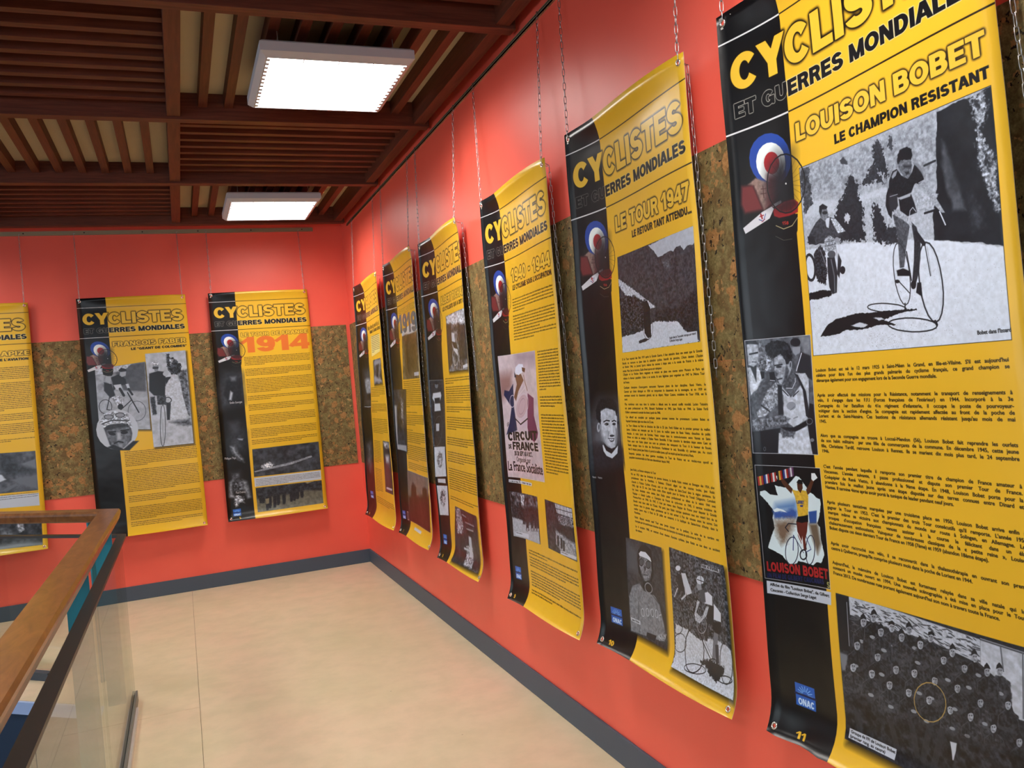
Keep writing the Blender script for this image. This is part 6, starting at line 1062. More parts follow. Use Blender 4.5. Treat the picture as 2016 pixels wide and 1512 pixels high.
['P', 0.15, [387, 2283, 385, 2286, 382, 2289, 376, 2292, 370, 2293, 362, 2294, 355, 2293, 349, 2292, 344, 2290, 341, 2287, 340, 2284, 342, 2281, 346, 2278, 351, 2276, 358, 2274, 365, 2273, 372, 2274, 378, 2275, 383, 2277, 386, 2280], 0, 0, 0, 0],
['P', 0.6, [260, 2288, 260, 2290, 258, 2291, 257, 2292, 255, 2292, 253, 2293, 251, 2292, 249, 2292, 247, 2291, 246, 2290, 246, 2289, 247, 2287, 248, 2286, 250, 2285, 252, 2285, 254, 2284, 256, 2284, 258, 2285, 259, 2286, 260, 2287], 0, 0, 0, 0],
['P', 0.9, [315, 2295, 344, 2294, 344, 2360, 310, 2361], 0.5, 0, 0, 0],
['P', 0.2, [357, 2372, 355, 2375, 350, 2377, 343, 2379, 334, 2381, 324, 2382, 314, 2382, 306, 2381, 299, 2379, 294, 2377, 293, 2375, 295, 2372, 300, 2370, 307, 2367, 316, 2366, 326, 2365, 336, 2365, 345, 2366, 352, 2368, 356, 2370], 0, 0, 0, 0],
['L', 0.4, [287, 2342, 267, 2399], 0.31, 0.7],
['L', 0.4, [355, 2339, 361, 2385], 0.26, 0.7],
['P', 0.12, [268, 2391, 318, 2396, 357, 2389, 341, 2416, 303, 2420], 0.1, 0, 0, 0],
['P', 0.95, [280, 2397, 318, 2401, 347, 2395, 333, 2409, 300, 2410], 0.08, 0, 0, 0],
['P', 0.07, [207, 2430, 255, 2461, 312, 2476, 364, 2455, 356, 2491, 299, 2512, 233, 2493], 0.2, 0, 0, 0],
['P', 0.88, [192, 2449, 205, 2448, 234, 2491, 299, 2512, 367, 2465, 394, 2446, 379, 2505, 303, 2548, 233, 2532, 199, 2495], 0.15, 0, 0, 0],
['P', 0.08, [432, 2272, 431, 2276, 429, 2280, 426, 2283, 423, 2285, 419, 2285, 416, 2285, 413, 2283, 411, 2280, 409, 2277, 409, 2273, 410, 2269, 413, 2265, 415, 2262, 419, 2260, 422, 2259, 426, 2260, 429, 2262, 431, 2265, 432, 2268], 0, 0, 0, 0],
['P', 0.12, [43, 2451, 107, 2453, 94, 2480, 48, 2483], 0.5, 0, 0, 0],
['X'],
['RQ', 0.17, [389, 3143, 910, 3136, 863, 3869, 356, 3865], 0.3, 1, None, 1],
['P', 0.3, [388, 3152, 554, 3212, 549, 3397, 367, 3403], 2, 0, 0, 0],
['P', 0.05, [560, 3212, 612, 3167, 676, 3155, 745, 3178, 768, 3258, 760, 3348, 718, 3421, 730, 3305, 627, 3226, 557, 3273, 559, 3334, 582, 3428, 539, 3381, 537, 3276], 0.2, 0, 0, 0],
['P', 0.48, [573, 3252, 672, 3255, 736, 3269, 738, 3334, 690, 3408, 619, 3430, 584, 3379, 560, 3328], 0.2, 0, 0.3, 0.6],
['P', 0.92, [565, 3235, 598, 3212, 667, 3208, 730, 3234, 745, 3267, 678, 3254, 573, 3252], 0.1, 0, 0, 0],
['P', 0.05, [560, 3212, 612, 3167, 676, 3155, 751, 3177, 759, 3241, 735, 3239, 667, 3208, 592, 3213], 0.1, 0, 0, 0],
['L', 0.06, [753, 3242, 756, 3349, 714, 3410], 0.8, 1],
['P', 0.3, [624, 3290, 621, 3299, 616, 3307, 608, 3314, 599, 3320, 589, 3323, 580, 3323, 572, 3320, 566, 3315, 563, 3308, 562, 3300, 565, 3291, 571, 3283, 579, 3276, 588, 3270, 598, 3267, 607, 3267, 615, 3270, 621, 3275, 624, 3282], 0, 0, 0, 0],
['P', 0.3, [728, 3289, 725, 3298, 719, 3307, 710, 3314, 700, 3320, 689, 3323, 678, 3324, 669, 3321, 662, 3316, 659, 3309, 658, 3301, 661, 3292, 668, 3283, 677, 3275, 687, 3270, 698, 3266, 709, 3266, 718, 3269, 724, 3274, 728, 3281], 0, 0, 0, 0],
['L', 0.05, [624, 3290, 621, 3299, 616, 3307, 608, 3314, 599, 3320, 589, 3323, 580, 3323, 572, 3320, 566, 3315, 563, 3308, 562, 3300, 565, 3291, 571, 3283, 579, 3276, 588, 3270, 598, 3267, 607, 3267, 615, 3270, 621, 3275, 624, 3282, 624, 3290], 0.29, 1],
['L', 0.05, [728, 3289, 725, 3298, 719, 3307, 710, 3314, 700, 3320, 689, 3323, 678, 3324, 669, 3321, 662, 3316, 659, 3309, 658, 3301, 661, 3292, 668, 3283, 677, 3275, 687, 3270, 698, 3266, 709, 3266, 718, 3269, 724, 3274, 728, 3281, 728, 3289], 0.28, 1],
['L', 0.15, [614, 3383, 664, 3377], 0.32, 1],
['P', 0.15, [654, 3330, 652, 3336, 649, 3342, 646, 3346, 642, 3350, 638, 3351, 634, 3351, 631, 3349, 629, 3345, 628, 3340, 628, 3335, 630, 3329, 632, 3323, 636, 3319, 640, 3316, 644, 3314, 648, 3314, 651, 3316, 653, 3320, 654, 3325], 0, 0, 0, 0],
['P', 0.5, [539, 3461, 434, 3500, 379, 3589, 362, 3816, 367, 3859, 577, 3845, 749, 3827, 843, 3745, 843, 3668, 804, 3547, 740, 3507, 594, 3505], 0.2, 0, 0.2, 0.8],
['L', 0.25, [503, 3603, 463, 3773, 478, 3838], 0.52, 0.6],
['L', 0.3, [692, 3582, 675, 3767], 0.38, 0.5],
['L', 0.9, [570, 3671, 569, 3680, 566, 3689, 562, 3697, 555, 3703, 549, 3706, 542, 3706, 535, 3704, 530, 3699, 527, 3691, 526, 3683, 527, 3673, 530, 3664, 535, 3656, 541, 3651, 548, 3648, 554, 3647, 561, 3650, 566, 3655, 569, 3662, 570, 3671], 0.23, 1],
['L', 0.9, [641, 3653, 640, 3662, 637, 3671, 632, 3678, 626, 3684, 620, 3687, 613, 3688, 607, 3685, 602, 3680, 599, 3673, 597, 3664, 598, 3655, 601, 3646, 606, 3638, 612, 3632, 619, 3629, 625, 3629, 632, 3632, 636, 3637, 640, 3644, 641, 3653], 0.22, 1],
['L', 0.9, [709, 3641, 708, 3650, 705, 3659, 701, 3666, 695, 3672, 688, 3675, 682, 3675, 676, 3673, 671, 3668, 668, 3660, 667, 3652, 668, 3643, 670, 3634, 675, 3626, 681, 3621, 688, 3618, 694, 3617, 700, 3620, 705, 3625, 708, 3632, 709, 3641], 0.22, 1],
['L', 0.9, [770, 3634, 769, 3643, 766, 3651, 761, 3659, 756, 3664, 749, 3667, 743, 3668, 737, 3665, 732, 3660, 729, 3653, 728, 3644, 729, 3635, 732, 3627, 736, 3619, 742, 3614, 748, 3611, 755, 3610, 761, 3613, 765, 3618, 768, 3625, 770, 3634], 0.22, 1],
['L', 0.9, [783, 3682, 784, 3640, 815, 3631], 0.25, 1],
['P', 0.06, [594, 3432, 717, 3427, 715, 3512, 644, 3501, 579, 3484], 0.2, 0, 0, 0],
['L', 0.55, [717, 3454, 719, 3465, 716, 3477, 708, 3487, 696, 3497, 682, 3503, 666, 3506, 650, 3506, 636, 3502, 625, 3495, 618, 3486, 616, 3474, 619, 3463, 627, 3452, 639, 3443, 654, 3436, 670, 3433, 685, 3434, 699, 3438, 710, 3445, 717, 3454], 0.44, 1],
['P', 0.1, [715, 3512, 771, 3536, 816, 3545, 895, 3627, 864, 3751, 840, 3687, 803, 3559], 0.4, 0, 0, 0],
['P', 0.09, [582, 3813, 717, 3805, 691, 3853, 570, 3850], 0.1, 0, 0, 0],
['P', 0.6, [728, 3808, 794, 3762, 863, 3757, 832, 3812, 748, 3833], 0.2, 0, 0.4, 0.4],
['Q', 0.88, [374, 3752, 498, 3753, 493, 3782, 376, 3780]],
['T', 'Jean Robic', [0.08, 0.08, 0.1], [385, 3774, 482, 3774], 0.9, 'b'],
['X'],
['RQ', 0.22, [1019, 3113, 1664, 3123, 1671, 3948, 957, 3954], 0.9, 0.6, None, 1],
['L', 0.64, [1486, 3312, 1489, 3374], 0.14, 0.6],
['L', 0.54, [1388, 3447, 1414, 3502], 0.14, 0.6],
['L', 0.66, [1569, 3307, 1594, 3344], 0.14, 0.6],
['L', 0.64, [1375, 3368, 1371, 3437], 0.14, 0.6],
['L', 0.6, [1402, 3177, 1440, 3212], 0.14, 0.6],
['L', 0.67, [1661, 3273, 1681, 3339], 0.13, 0.6],
['L', 0.57, [1510, 3177, 1515, 3233], 0.14, 0.6],
['L', 0.58, [1575, 3268, 1578, 3310], 0.14, 0.6],
['L', 0.62, [1488, 3494, 1509, 3566], 0.14, 0.6],
['L', 0.58, [1380, 3380, 1385, 3437], 0.14, 0.6],
['L', 0.62, [1434, 3310, 1434, 3391], 0.14, 0.6],
['L', 0.5, [1610, 3405, 1630, 3446], 0.14, 0.6],
['L', 0.55, [1619, 3214, 1638, 3257], 0.14, 0.6],
['L', 0.58, [1403, 3199, 1412, 3259], 0.14, 0.6],
['L', 0.62, [1377, 3319, 1400, 3350], 0.14, 0.6],
['L', 0.56, [1610, 3315, 1614, 3354], 0.14, 0.6],
['L', 0.51, [1371, 3503, 1374, 3567], 0.14, 0.6],
['L', 0.5, [1634, 3327, 1646, 3363], 0.14, 0.6],
['L', 0.51, [1610, 3439, 1613, 3505], 0.14, 0.6],
['L', 0.61, [1566, 3280, 1607, 3299], 0.14, 0.6],
['L', 0.7, [1414, 3356, 1445, 3392], 0.14, 0.6],
['L', 0.64, [1613, 3340, 1639, 3410], 0.14, 0.6],
['L', 0.6, [1544, 3311, 1572, 3349], 0.14, 0.6],
['L', 0.55, [1431, 3403, 1445, 3430], 0.14, 0.6],
['L', 0.68, [1515, 3137, 1537, 3185], 0.14, 0.6],
['L', 0.56, [1464, 3504, 1500, 3553], 0.14, 0.6],
['L', 0.55, [1665, 3289, 1674, 3355], 0.13, 0.6],
['L', 0.51, [1483, 3442, 1504, 3500], 0.14, 0.6],
['L', 0.68, [1402, 3382, 1422, 3450], 0.14, 0.6],
['L', 0.6, [1639, 3458, 1657, 3489], 0.14, 0.6],
['L', 0.62, [1585, 3173, 1588, 3244], 0.14, 0.6],
['L', 0.61, [1454, 3332, 1474, 3394], 0.14, 0.6],
['L', 0.54, [1595, 3220, 1611, 3258], 0.14, 0.6],
['L', 0.52, [1468, 3419, 1492, 3478], 0.14, 0.6],
['P', 0.85, [1005, 3645, 1160, 3645, 1321, 3676, 1413, 3637, 1557, 3618, 1678, 3640, 1677, 3950, 957, 3958], 0.15, 0.3, 0.12, 0.5],
['L', 0.3, [1113, 3606, 1105, 3635, 1092, 3662, 1073, 3685, 1052, 3702, 1029, 3712, 1008, 3713, 990, 3705, 977, 3688, 971, 3666, 972, 3638, 979, 3610, 994, 3582, 1012, 3559, 1034, 3542, 1057, 3533, 1078, 3533, 1095, 3541, 1108, 3558, 1114, 3580, 1113, 3606], 0.3, 1],
['P', 0.85, [1152, 3266, 1207, 3257, 1266, 3378, 1197, 3406, 1167, 3341], 0.1, 0, 0, 0],
['P', 0.1, [1090, 3277, 1150, 3281, 1179, 3395, 1093, 3390], 0.1, 0, 0, 0],
['P', 0.9, [1149, 3235, 1147, 3241, 1141, 3247, 1133, 3253, 1123, 3257, 1113, 3259, 1103, 3260, 1094, 3259, 1087, 3256, 1083, 3252, 1083, 3246, 1085, 3240, 1091, 3234, 1099, 3228, 1109, 3224, 1119, 3222, 1129, 3221, 1138, 3222, 1145, 3225, 1148, 3229], 0, 0, 0, 0],
['L', 0.8, [1181, 3338, 1183, 3408, 1124, 3448], 0.66, 1],
['L', 0.8, [1080, 3386, 1028, 3453], 0.52, 1],
['L', 0.15, [1131, 3744, 1124, 3765, 1110, 3787, 1089, 3806, 1064, 3822, 1038, 3832, 1012, 3835, 990, 3832, 973, 3822, 964, 3806, 963, 3786, 970, 3764, 985, 3742, 1007, 3722, 1032, 3707, 1058, 3697, 1084, 3695, 1106, 3698, 1122, 3709, 1131, 3724, 1131, 3744], 0.26, 1],
['L', 0.3, [1269, 3564, 1263, 3585, 1253, 3605, 1239, 3622, 1223, 3634, 1206, 3641, 1190, 3642, 1176, 3636, 1166, 3625, 1161, 3608, 1162, 3588, 1168, 3567, 1178, 3548, 1192, 3530, 1209, 3518, 1226, 3511, 1242, 3511, 1255, 3517, 1265, 3529, 1269, 3545, 1269, 3564], 0.18, 1],
['L', 0.13, [1670, 3718, 1664, 3760, 1653, 3801, 1636, 3835, 1616, 3861, 1594, 3874, 1574, 3874, 1555, 3861, 1542, 3835, 1534, 3800, 1533, 3758, 1539, 3715, 1551, 3674, 1568, 3639, 1589, 3615, 1610, 3602, 1631, 3603, 1649, 3617, 1662, 3642, 1669, 3677, 1670, 3718], 0.31, 1],
['P', 0.92, [1516, 3389, 1585, 3434, 1579, 3491, 1494, 3495], 0.1, 0, 0, 0],
['P', 0.1, [1446, 3417, 1513, 3406, 1491, 3535, 1409, 3539, 1430, 3481], 0.12, 0, 0, 0],
['P', 0.93, [1421, 3341, 1460, 3327, 1507, 3345, 1496, 3407, 1410, 3412], 0.1, 0, 0, 0],
['P', 0.75, [1324, 3408, 1351, 3416, 1298, 3496, 1357, 3521, 1426, 3428, 1458, 3421, 1417, 3491, 1326, 3562, 1277, 3556, 1270, 3516], 0.12, 0, 0.2, 0.4],
['P', 0.6, [1344, 3281, 1395, 3275, 1393, 3326, 1347, 3342, 1333, 3317], 0.1, 0, 0, 0],
['P', 0.88, [1429, 3259, 1425, 3268, 1418, 3278, 1407, 3286, 1393, 3292, 1379, 3296, 1365, 3298, 1353, 3296, 1343, 3291, 1338, 3284, 1337, 3275, 1341, 3266, 1349, 3256, 1360, 3248, 1374, 3242, 1388, 3238, 1402, 3237, 1414, 3239, 1423, 3243, 1428, 3250], 0, 0, 0, 0],
['L', 0.1, [1346, 3270, 1426, 3270], 0.25, 1],
['L', 0.1, [1394, 3238, 1394, 3319], 0.25, 1],
['P', 0.3, [1360, 3339, 1424, 3320, 1424, 3401, 1361, 3414], 0.2, 0, 0, 0],
['P', 0.05, [1492, 3511, 1578, 3495, 1579, 3547, 1527, 3589, 1474, 3552], 0.1, 0, 0, 0],
['P', 0.12, [1386, 3572, 1426, 3549, 1404, 3656, 1379, 3662], 0.15, 0, 0, 0],
['P', 0.45, [1488, 3575, 1541, 3576, 1522, 3640, 1476, 3772, 1439, 3781, 1469, 3660], 0.12, 0, 0, 0],
['P', 0.2, [1494, 3654, 1530, 3645, 1524, 3765, 1487, 3775], 0.1, 0, 0, 0],
['L', 0.13, [1354, 3731, 1344, 3779, 1323, 3825, 1293, 3867, 1257, 3898, 1218, 3917, 1181, 3921, 1147, 3910, 1122, 3883, 1108, 3845, 1106, 3799, 1117, 3749, 1139, 3701, 1170, 3659, 1207, 3628, 1246, 3611, 1283, 3609, 1315, 3622, 1339, 3648, 1352, 3686, 1354, 3731], 0.4, 1],
['L', 0.15, [1293, 3614, 1439, 3781], 0.47, 1],
['L', 0.3, [1330, 3619, 1465, 3768], 0.25, 1],
['L', 0.7, [1407, 3553, 1402, 3571, 1392, 3589, 1377, 3604, 1360, 3616, 1342, 3623, 1324, 3625, 1309, 3620, 1298, 3611, 1292, 3597, 1292, 3580, 1298, 3561, 1308, 3544, 1323, 3528, 1340, 3517, 1359, 3510, 1376, 3509, 1391, 3513, 1401, 3523, 1407, 3537, 1407, 3553], 0.21, 1],
['L', 0.1, [1493, 3767, 1490, 3775, 1483, 3783, 1473, 3791, 1461, 3797, 1448, 3802, 1435, 3804, 1424, 3804, 1415, 3801, 1410, 3796, 1409, 3790, 1412, 3782, 1420, 3773, 1430, 3766, 1442, 3759, 1455, 3754, 1468, 3752, 1479, 3752, 1488, 3755, 1492, 3760, 1493, 3767], 0.35, 1],
['L', 0.15, [1363, 3861, 1352, 3873, 1331, 3886, 1301, 3898, 1264, 3910, 1224, 3919, 1186, 3924, 1152, 3926, 1127, 3924, 1113, 3917, 1111, 3907, 1122, 3895, 1145, 3882, 1177, 3869, 1215, 3857, 1255, 3849, 1292, 3844, 1325, 3842, 1348, 3845, 1361, 3852, 1363, 3861], 0.29, 1],
['P', 0.1, [1288, 3815, 1416, 3774, 1581, 3770, 1562, 3821, 1493, 3894, 1413, 3876, 1371, 3834], 0.2, 0.6, 0, 0],
['L', 0.1, [1651, 3836, 1644, 3844, 1631, 3853, 1613, 3862, 1592, 3870, 1569, 3875, 1548, 3878, 1529, 3878, 1516, 3875, 1508, 3870, 1508, 3862, 1515, 3853, 1529, 3844, 1547, 3835, 1569, 3828, 1591, 3822, 1613, 3820, 1631, 3820, 1644, 3823, 1651, 3828, 1651, 3836], 0.35, 1],
['Q', 0.88, [1413, 3154, 1613, 3155, 1606, 3178, 1412, 3180]],
['T', 'Robic et Brambilla', [0.05, 0.05, 0.06], [1417, 3175, 1601, 3173], 1.3, 'b'],
['X'],
],
'P4': [
['RQ', [0.74, 0.68, 0.72], [126, 1579, 1086, 1580, 1073, 2776, 139, 2795], 0.06, 3, 'w', 0],
['P', [0.55, 0.42, 0.42], [100, 1767, 419, 1751, 386, 1917, 95, 2033], 3, 0, 0, 0],
['P', [0.55, 0.48, 0.55], [572, 1564, 1075, 1593, 1081, 1676, 577, 1661], 4, 0, 0, 0],
['P', [0.12, 0.15, 0.3], [417, 1879, 443, 1865, 422, 2096, 478, 2321, 176, 2369, 274, 2246, 352, 2095, 183, 1973, 205, 1923, 312, 1936], 0.3, 0, 0, 0],
['P', [0.75, 0.68, 0.75], [553, 1999, 834, 1965, 806, 2314, 478, 2321], 2, 0, 0, 0],
['P', [0.42, 0.18, 0.32], [820, 1964, 979, 2009, 955, 2171, 1028, 2327, 997, 2374, 911, 2419, 791, 2380, 759, 2286], 0.2, 0, 0, 0],
['L', [0.75, 0.7, 0.76], [806, 2097, 771, 2134, 723, 2167, 667, 2192, 609, 2207, 553, 2211, 505, 2202, 471, 2181, 454, 2151, 455, 2115, 476, 2075, 513, 2038, 563, 2005, 620, 1981, 679, 1967, 734, 1965, 779, 1975, 811, 1995, 827, 2024, 825, 2059, 806, 2097], 0.44, 1],
['P', [0.7, 0.6, 0.65], [780, 2095, 749, 2129, 707, 2159, 659, 2182, 608, 2196, 561, 2199, 522, 2191, 494, 2173, 481, 2146, 484, 2113, 503, 2077, 536, 2043, 580, 2013, 629, 1991, 679, 1978, 725, 1976, 763, 1985, 789, 2003, 801, 2029, 798, 2061], 0, 0, 0, 0],
['L', [0.4, 0.3, 0.4], [723, 2092, 702, 2115, 675, 2135, 646, 2151, 615, 2160, 588, 2163, 566, 2157, 551, 2145, 546, 2127, 550, 2105, 563, 2081, 585, 2058, 612, 2038, 642, 2022, 672, 2013, 699, 2011, 721, 2017, 735, 2029, 740, 2047, 736, 2068, 723, 2092], 0.15, 1],
['L', [0.75, 0.7, 0.76], [460, 2037, 451, 2055, 437, 2071, 419, 2084, 398, 2093, 375, 2095, 354, 2093, 336, 2084, 323, 2071, 316, 2054, 316, 2035, 323, 2017, 337, 2001, 355, 1988, 376, 1980, 398, 1977, 419, 1980, 437, 1989, 451, 2002, 460, 2019, 460, 2037], 0.35, 1],
['P', [0.45, 0.3, 0.22], [505, 1784, 663, 1770, 729, 1839, 567, 1941, 488, 2037, 441, 1997, 541, 1872], 0.15, 0, 0, 0],
['P', [0.8, 0.82, 0.9], [538, 1707, 629, 1678, 737, 1687, 749, 1754, 603, 1787, 510, 1764], 0.15, 0, 0, 0],
['P', [0.35, 0.2, 0.15], [704, 1714, 795, 1728, 773, 1765, 708, 1753], 0.1, 0, 0, 0],
['P', [0.1, 0.1, 0.2], [500, 1745, 543, 1805, 492, 1803], 0.1, 0, 0, 0],
['L', [0.8, 0.75, 0.78], [556, 1989, 798, 1889], 0.4, 1],
['L', [0.5, 0.35, 0.25], [740, 1792, 765, 1859, 814, 1936], 0.68, 1],
['L', [0.15, 0.1, 0.12], [403, 2194, 576, 2261, 779, 2201], 0.71, 1],
['T', 'LE', [0.08, 0.07, 0.08], [205, 2287, 246, 2266], 1.6, 'h'],
['T', 'CIRCUIT', [0.08, 0.07, 0.08], [201, 2430, 993, 2393], 4.3, 'h'],
['T', 'DE', [0.08, 0.07, 0.08], [209, 2510, 283, 2505], 2.2, 'h'],
['T', 'FRANCE', [0.08, 0.07, 0.08], [305, 2516, 994, 2500], 3.9, 'h'],
['T', 'DU 28 SEPT AU 4 OCT.', [0.08, 0.07, 0.08], [349, 2573, 822, 2564], 2.3, 'h'],
['T', 'Organisé par', [0.35, 0.3, 0.32], [390, 2630, 761, 2625], 2.6, 'b'],
['T', 'La France Socialiste', [0.08, 0.07, 0.08], [153, 2727, 1051, 2712], 5, 'b'],
['X'],
['Q', 0.84, [141, 2820, 731, 2816, 719, 2848, 140, 2851]],
['T', 'Le circuit de France 1942 - Collection Serge Laget', [0.1, 0.1, 0.1], [159, 2845, 700, 2837], 0.8, 'b'],
['RQ', 0.25, [135, 2944, 842, 2935, 828, 3387, 136, 3397], 0.9, 1.6, None, 0],
['P', 0.1, [148, 3087, 847, 3044, 849, 3161, 392, 3238, 153, 3203], 0.8, 0.5, 0.8, 0.6],
['P', 0.72, [393, 2957, 508, 2957, 451, 3074, 398, 3069], 0.6, 0.5, 0.5, 0.8],
['P', 0.72, [138, 3205, 396, 3215, 390, 3250, 808, 3220, 813, 3391, 126, 3404], 0.4, 0.2, 0.1, 0.8],
['P', 0.12, [498, 3180, 566, 3178, 546, 3296, 475, 3311], 0.2, 0.3, 0.4, 0.3],
['P', 0.7, [532, 3287, 530, 3292, 526, 3297, 521, 3301, 514, 3304, 507, 3306, 500, 3306, 495, 3304, 491, 3302, 488, 3297, 488, 3293, 491, 3288, 495, 3283, 500, 3279, 507, 3275, 514, 3274, 521, 3274, 526, 3275, 530, 3278, 533, 3282], 0, 0, 0, 0],
['P', 0.12, [623, 3166, 689, 3164, 669, 3281, 600, 3295], 0.2, 0.3, 0.4, 0.3],
['P', 0.7, [656, 3271, 654, 3276, 650, 3281, 645, 3285, 638, 3288, 631, 3290, 625, 3290, 619, 3289, 615, 3286, 613, 3282, 613, 3277, 615, 3272, 619, 3267, 625, 3263, 632, 3260, 638, 3258, 645, 3258, 650, 3260, 654, 3263, 656, 3267], 0, 0, 0, 0],
['P', 0.12, [714, 3155, 779, 3153, 759, 3269, 692, 3283], 0.2, 0.3, 0.4, 0.3],
['P', 0.7, [747, 3260, 745, 3265, 741, 3270, 735, 3274, 729, 3277, 722, 3278, 716, 3278, 711, 3277, 707, 3274, 705, 3270, 705, 3265, 707, 3260, 711, 3256, 716, 3251, 723, 3249, 729, 3247, 736, 3247, 741, 3248, 745, 3251, 747, 3255], 0, 0, 0, 0],
['P', 0.12, [783, 3148, 847, 3146, 828, 3260, 761, 3274], 0.2, 0.3, 0.4, 0.3],
['P', 0.7, [815, 3251, 813, 3256, 809, 3261, 804, 3265, 798, 3268, 791, 3269, 785, 3269, 780, 3268, 776, 3265, 774, 3261, 774, 3257, 776, 3252, 780, 3247, 785, 3243, 791, 3240, 798, 3238, 804, 3238, 810, 3240, 813, 3243, 815, 3247], 0, 0, 0, 0],
['Q', 0.85, [188, 3346, 531, 3334, 522, 3377, 186, 3383]],
['F', [207, 3347, 512, 3351], 1, 1.2, 3],
['X'],
['RQ', 0.14, [1034, 2936, 1653, 2946, 1657, 3400, 1029, 3385], 0.6, 1.2, None, 0],
['P', 0.75, [1279, 2943, 1647, 2950, 1647, 3030, 1313, 3026], 0.2, 0.1, 0.2, 0.5],
['L', 0.15, [1331, 2943, 1333, 3054], 0.26, 1],
['L', 0.15, [1402, 2945, 1404, 3055], 0.26, 1],
['L', 0.15, [1473, 2946, 1474, 3055], 0.26, 1],
['L', 0.15, [1542, 2947, 1543, 3055], 0.26, 1],
['L', 0.15, [1609, 2948, 1611, 3055], 0.26, 1],
['L', 0.15, [1296, 2988, 1644, 2986], 0.27, 1],
['P', 0.4, [1311, 3037, 1659, 3028, 1653, 3116, 1367, 3131], 0.3, 0.3, 0.9, 0.5],
['P', 0.1, [1266, 3123, 1653, 3116, 1652, 3233, 1306, 3179], 0.3, 0.2, 0.5, 0.5],
['P', 0.6, [1253, 3186, 1660, 3252, 1654, 3388, 1364, 3384, 1226, 3312], 0.6, 0.4, 0.3, 0.7],
['P', 0.15, [1348, 3245, 1390, 3239, 1375, 3332, 1328, 3338], 0.2, 0.2, 0, 0],
['P', 0.15, [1396, 3258, 1437, 3253, 1422, 3345, 1376, 3352], 0.2, 0.2, 0, 0],
['P', 0.15, [1274, 3234, 1316, 3229, 1301, 3322, 1253, 3329], 0.2, 0.2, 0, 0],
['Q', 0.85, [1319, 3358, 1649, 3358, 1643, 3388, 1312, 3391]],
['F', [1336, 3361, 1632, 3382], 1, 1.2, 3],
['X'],
],
'P3': [
['RQ', 0.35, [676, 997, 1506, 994, 1461, 1670, 681, 1666], 0.8, 2, None, 1],
['P', 0.8, [687, 998, 1495, 996, 1499, 1173, 719, 1092], 0.8, 0.8, 0.4, 1],
['P', 0.12, [659, 1102, 912, 1108, 877, 1554, 685, 1651], 0.8, 0.6, 0.5, 1],
['P', 0.12, [1202, 1133, 1499, 1173, 1476, 1554, 1194, 1569], 0.8, 0.6, 0.5, 1],
['P', 0.85, [912, 1213, 1044, 1230, 1057, 1386, 1150, 1435, 1109, 1491, 966, 1424, 908, 1332], 0.3, 0, 0, 0],
['L', 0.85, [1126, 1507, 1112, 1538, 1089, 1565, 1057, 1587, 1021, 1600, 984, 1603, 949, 1597, 920, 1580, 900, 1556, 890, 1527, 893, 1495, 907, 1463, 931, 1436, 963, 1414, 1000, 1402, 1037, 1399, 1072, 1406, 1100, 1423, 1120, 1446, 1128, 1476, 1126, 1507], 0.38, 1],
['P', 0.12, [896, 1316, 1120, 1346, 1102, 1418, 973, 1395], 0.3, 0, 0, 0],
['Q', 0.85, [1294, 1617, 1468, 1603, 1469, 1639, 1300, 1653]],
['X'],
['RQ', 0.13, [39, 1745, 415, 1756, 439, 2593, -53, 2588], 0.3, 1, 'w0', 0],
['L', 0.25, [38, 1794, 487, 1805], 0.41, 0.6],
['L', 0.25, [13, 1933, 468, 1936], 0.42, 0.6],
['L', 0.25, [-13, 2073, 449, 2068], 0.42, 0.6],
['L', 0.25, [-40, 2214, 435, 2201], 0.42, 0.6],
['L', 0.25, [-69, 2356, 420, 2334], 0.43, 0.6],
['L', 0.25, [-100, 2499, 405, 2469], 0.43, 0.6],
['P', 0.85, [114, 1911, 327, 1901, 343, 1949, 287, 2027, 299, 2139, 115, 2147, 135, 2025, 84, 1976], 0.4, 0, 0, 0],
['P', 0.08, [142, 1977, 293, 1972, 296, 2043, 143, 2045], 0.4, 0, 0, 0],
['P', 0.45, [269, 1812, 265, 1825, 257, 1836, 245, 1845, 232, 1850, 217, 1852, 202, 1849, 190, 1843, 180, 1833, 175, 1821, 175, 1808, 179, 1795, 187, 1784, 199, 1775, 213, 1770, 227, 1769, 242, 1772, 254, 1778, 263, 1788, 268, 1799], 0, 0, 0, 0],
['P', 0.08, [276, 1785, 272, 1792, 265, 1798, 253, 1802, 238, 1805, 223, 1805, 207, 1804, 193, 1800, 183, 1794, 176, 1788, 175, 1781, 178, 1774, 186, 1768, 198, 1764, 213, 1761, 229, 1761, 244, 1763, 257, 1767, 268, 1772, 274, 1778], 0, 0, 0, 0],
['P', 0.07, [115, 2147, 299, 2139, 270, 2298, 109, 2302], 0.3, 0, 0, 0],
['P', 0.8, [129, 2302, 230, 2299, 216, 2396, 125, 2399], 0.3, 0, 0, 0],
['L', 0.6, [315, 2398, 287, 2458, 247, 2512, 199, 2556, 147, 2585, 97, 2596, 54, 2587, 23, 2559, 9, 2515, 11, 2460, 30, 2398, 62, 2336, 104, 2282, 152, 2239, 201, 2212, 246, 2204, 284, 2214, 312, 2242, 328, 2285, 329, 2338, 315, 2398], 0.33, 0.6],
['X'],
['RQ', 0.86, [37, 2605, 401, 2589, 397, 2967, 12, 2995], 0.06, 2, None, 0],
['P', 0.45, [99, 2752, 191, 2662, 288, 2681, 280, 2789, 213, 2877, 126, 2851], 0.6, 0.8, 0.9, 0.8],
['P', 0.75, [176, 2747, 260, 2749, 239, 2825, 183, 2838], 0.4, 0.4, 0.3, 0.6],
['X'],
['RQ', 0.86, [28, 3104, 409, 3086, 386, 3469, 53, 3489], 0.06, 2, None, 0],
['P', 0.45, [96, 3248, 198, 3153, 305, 3166, 298, 3275, 223, 3367, 126, 3345], 0.6, 0.8, 0.9, 0.8],
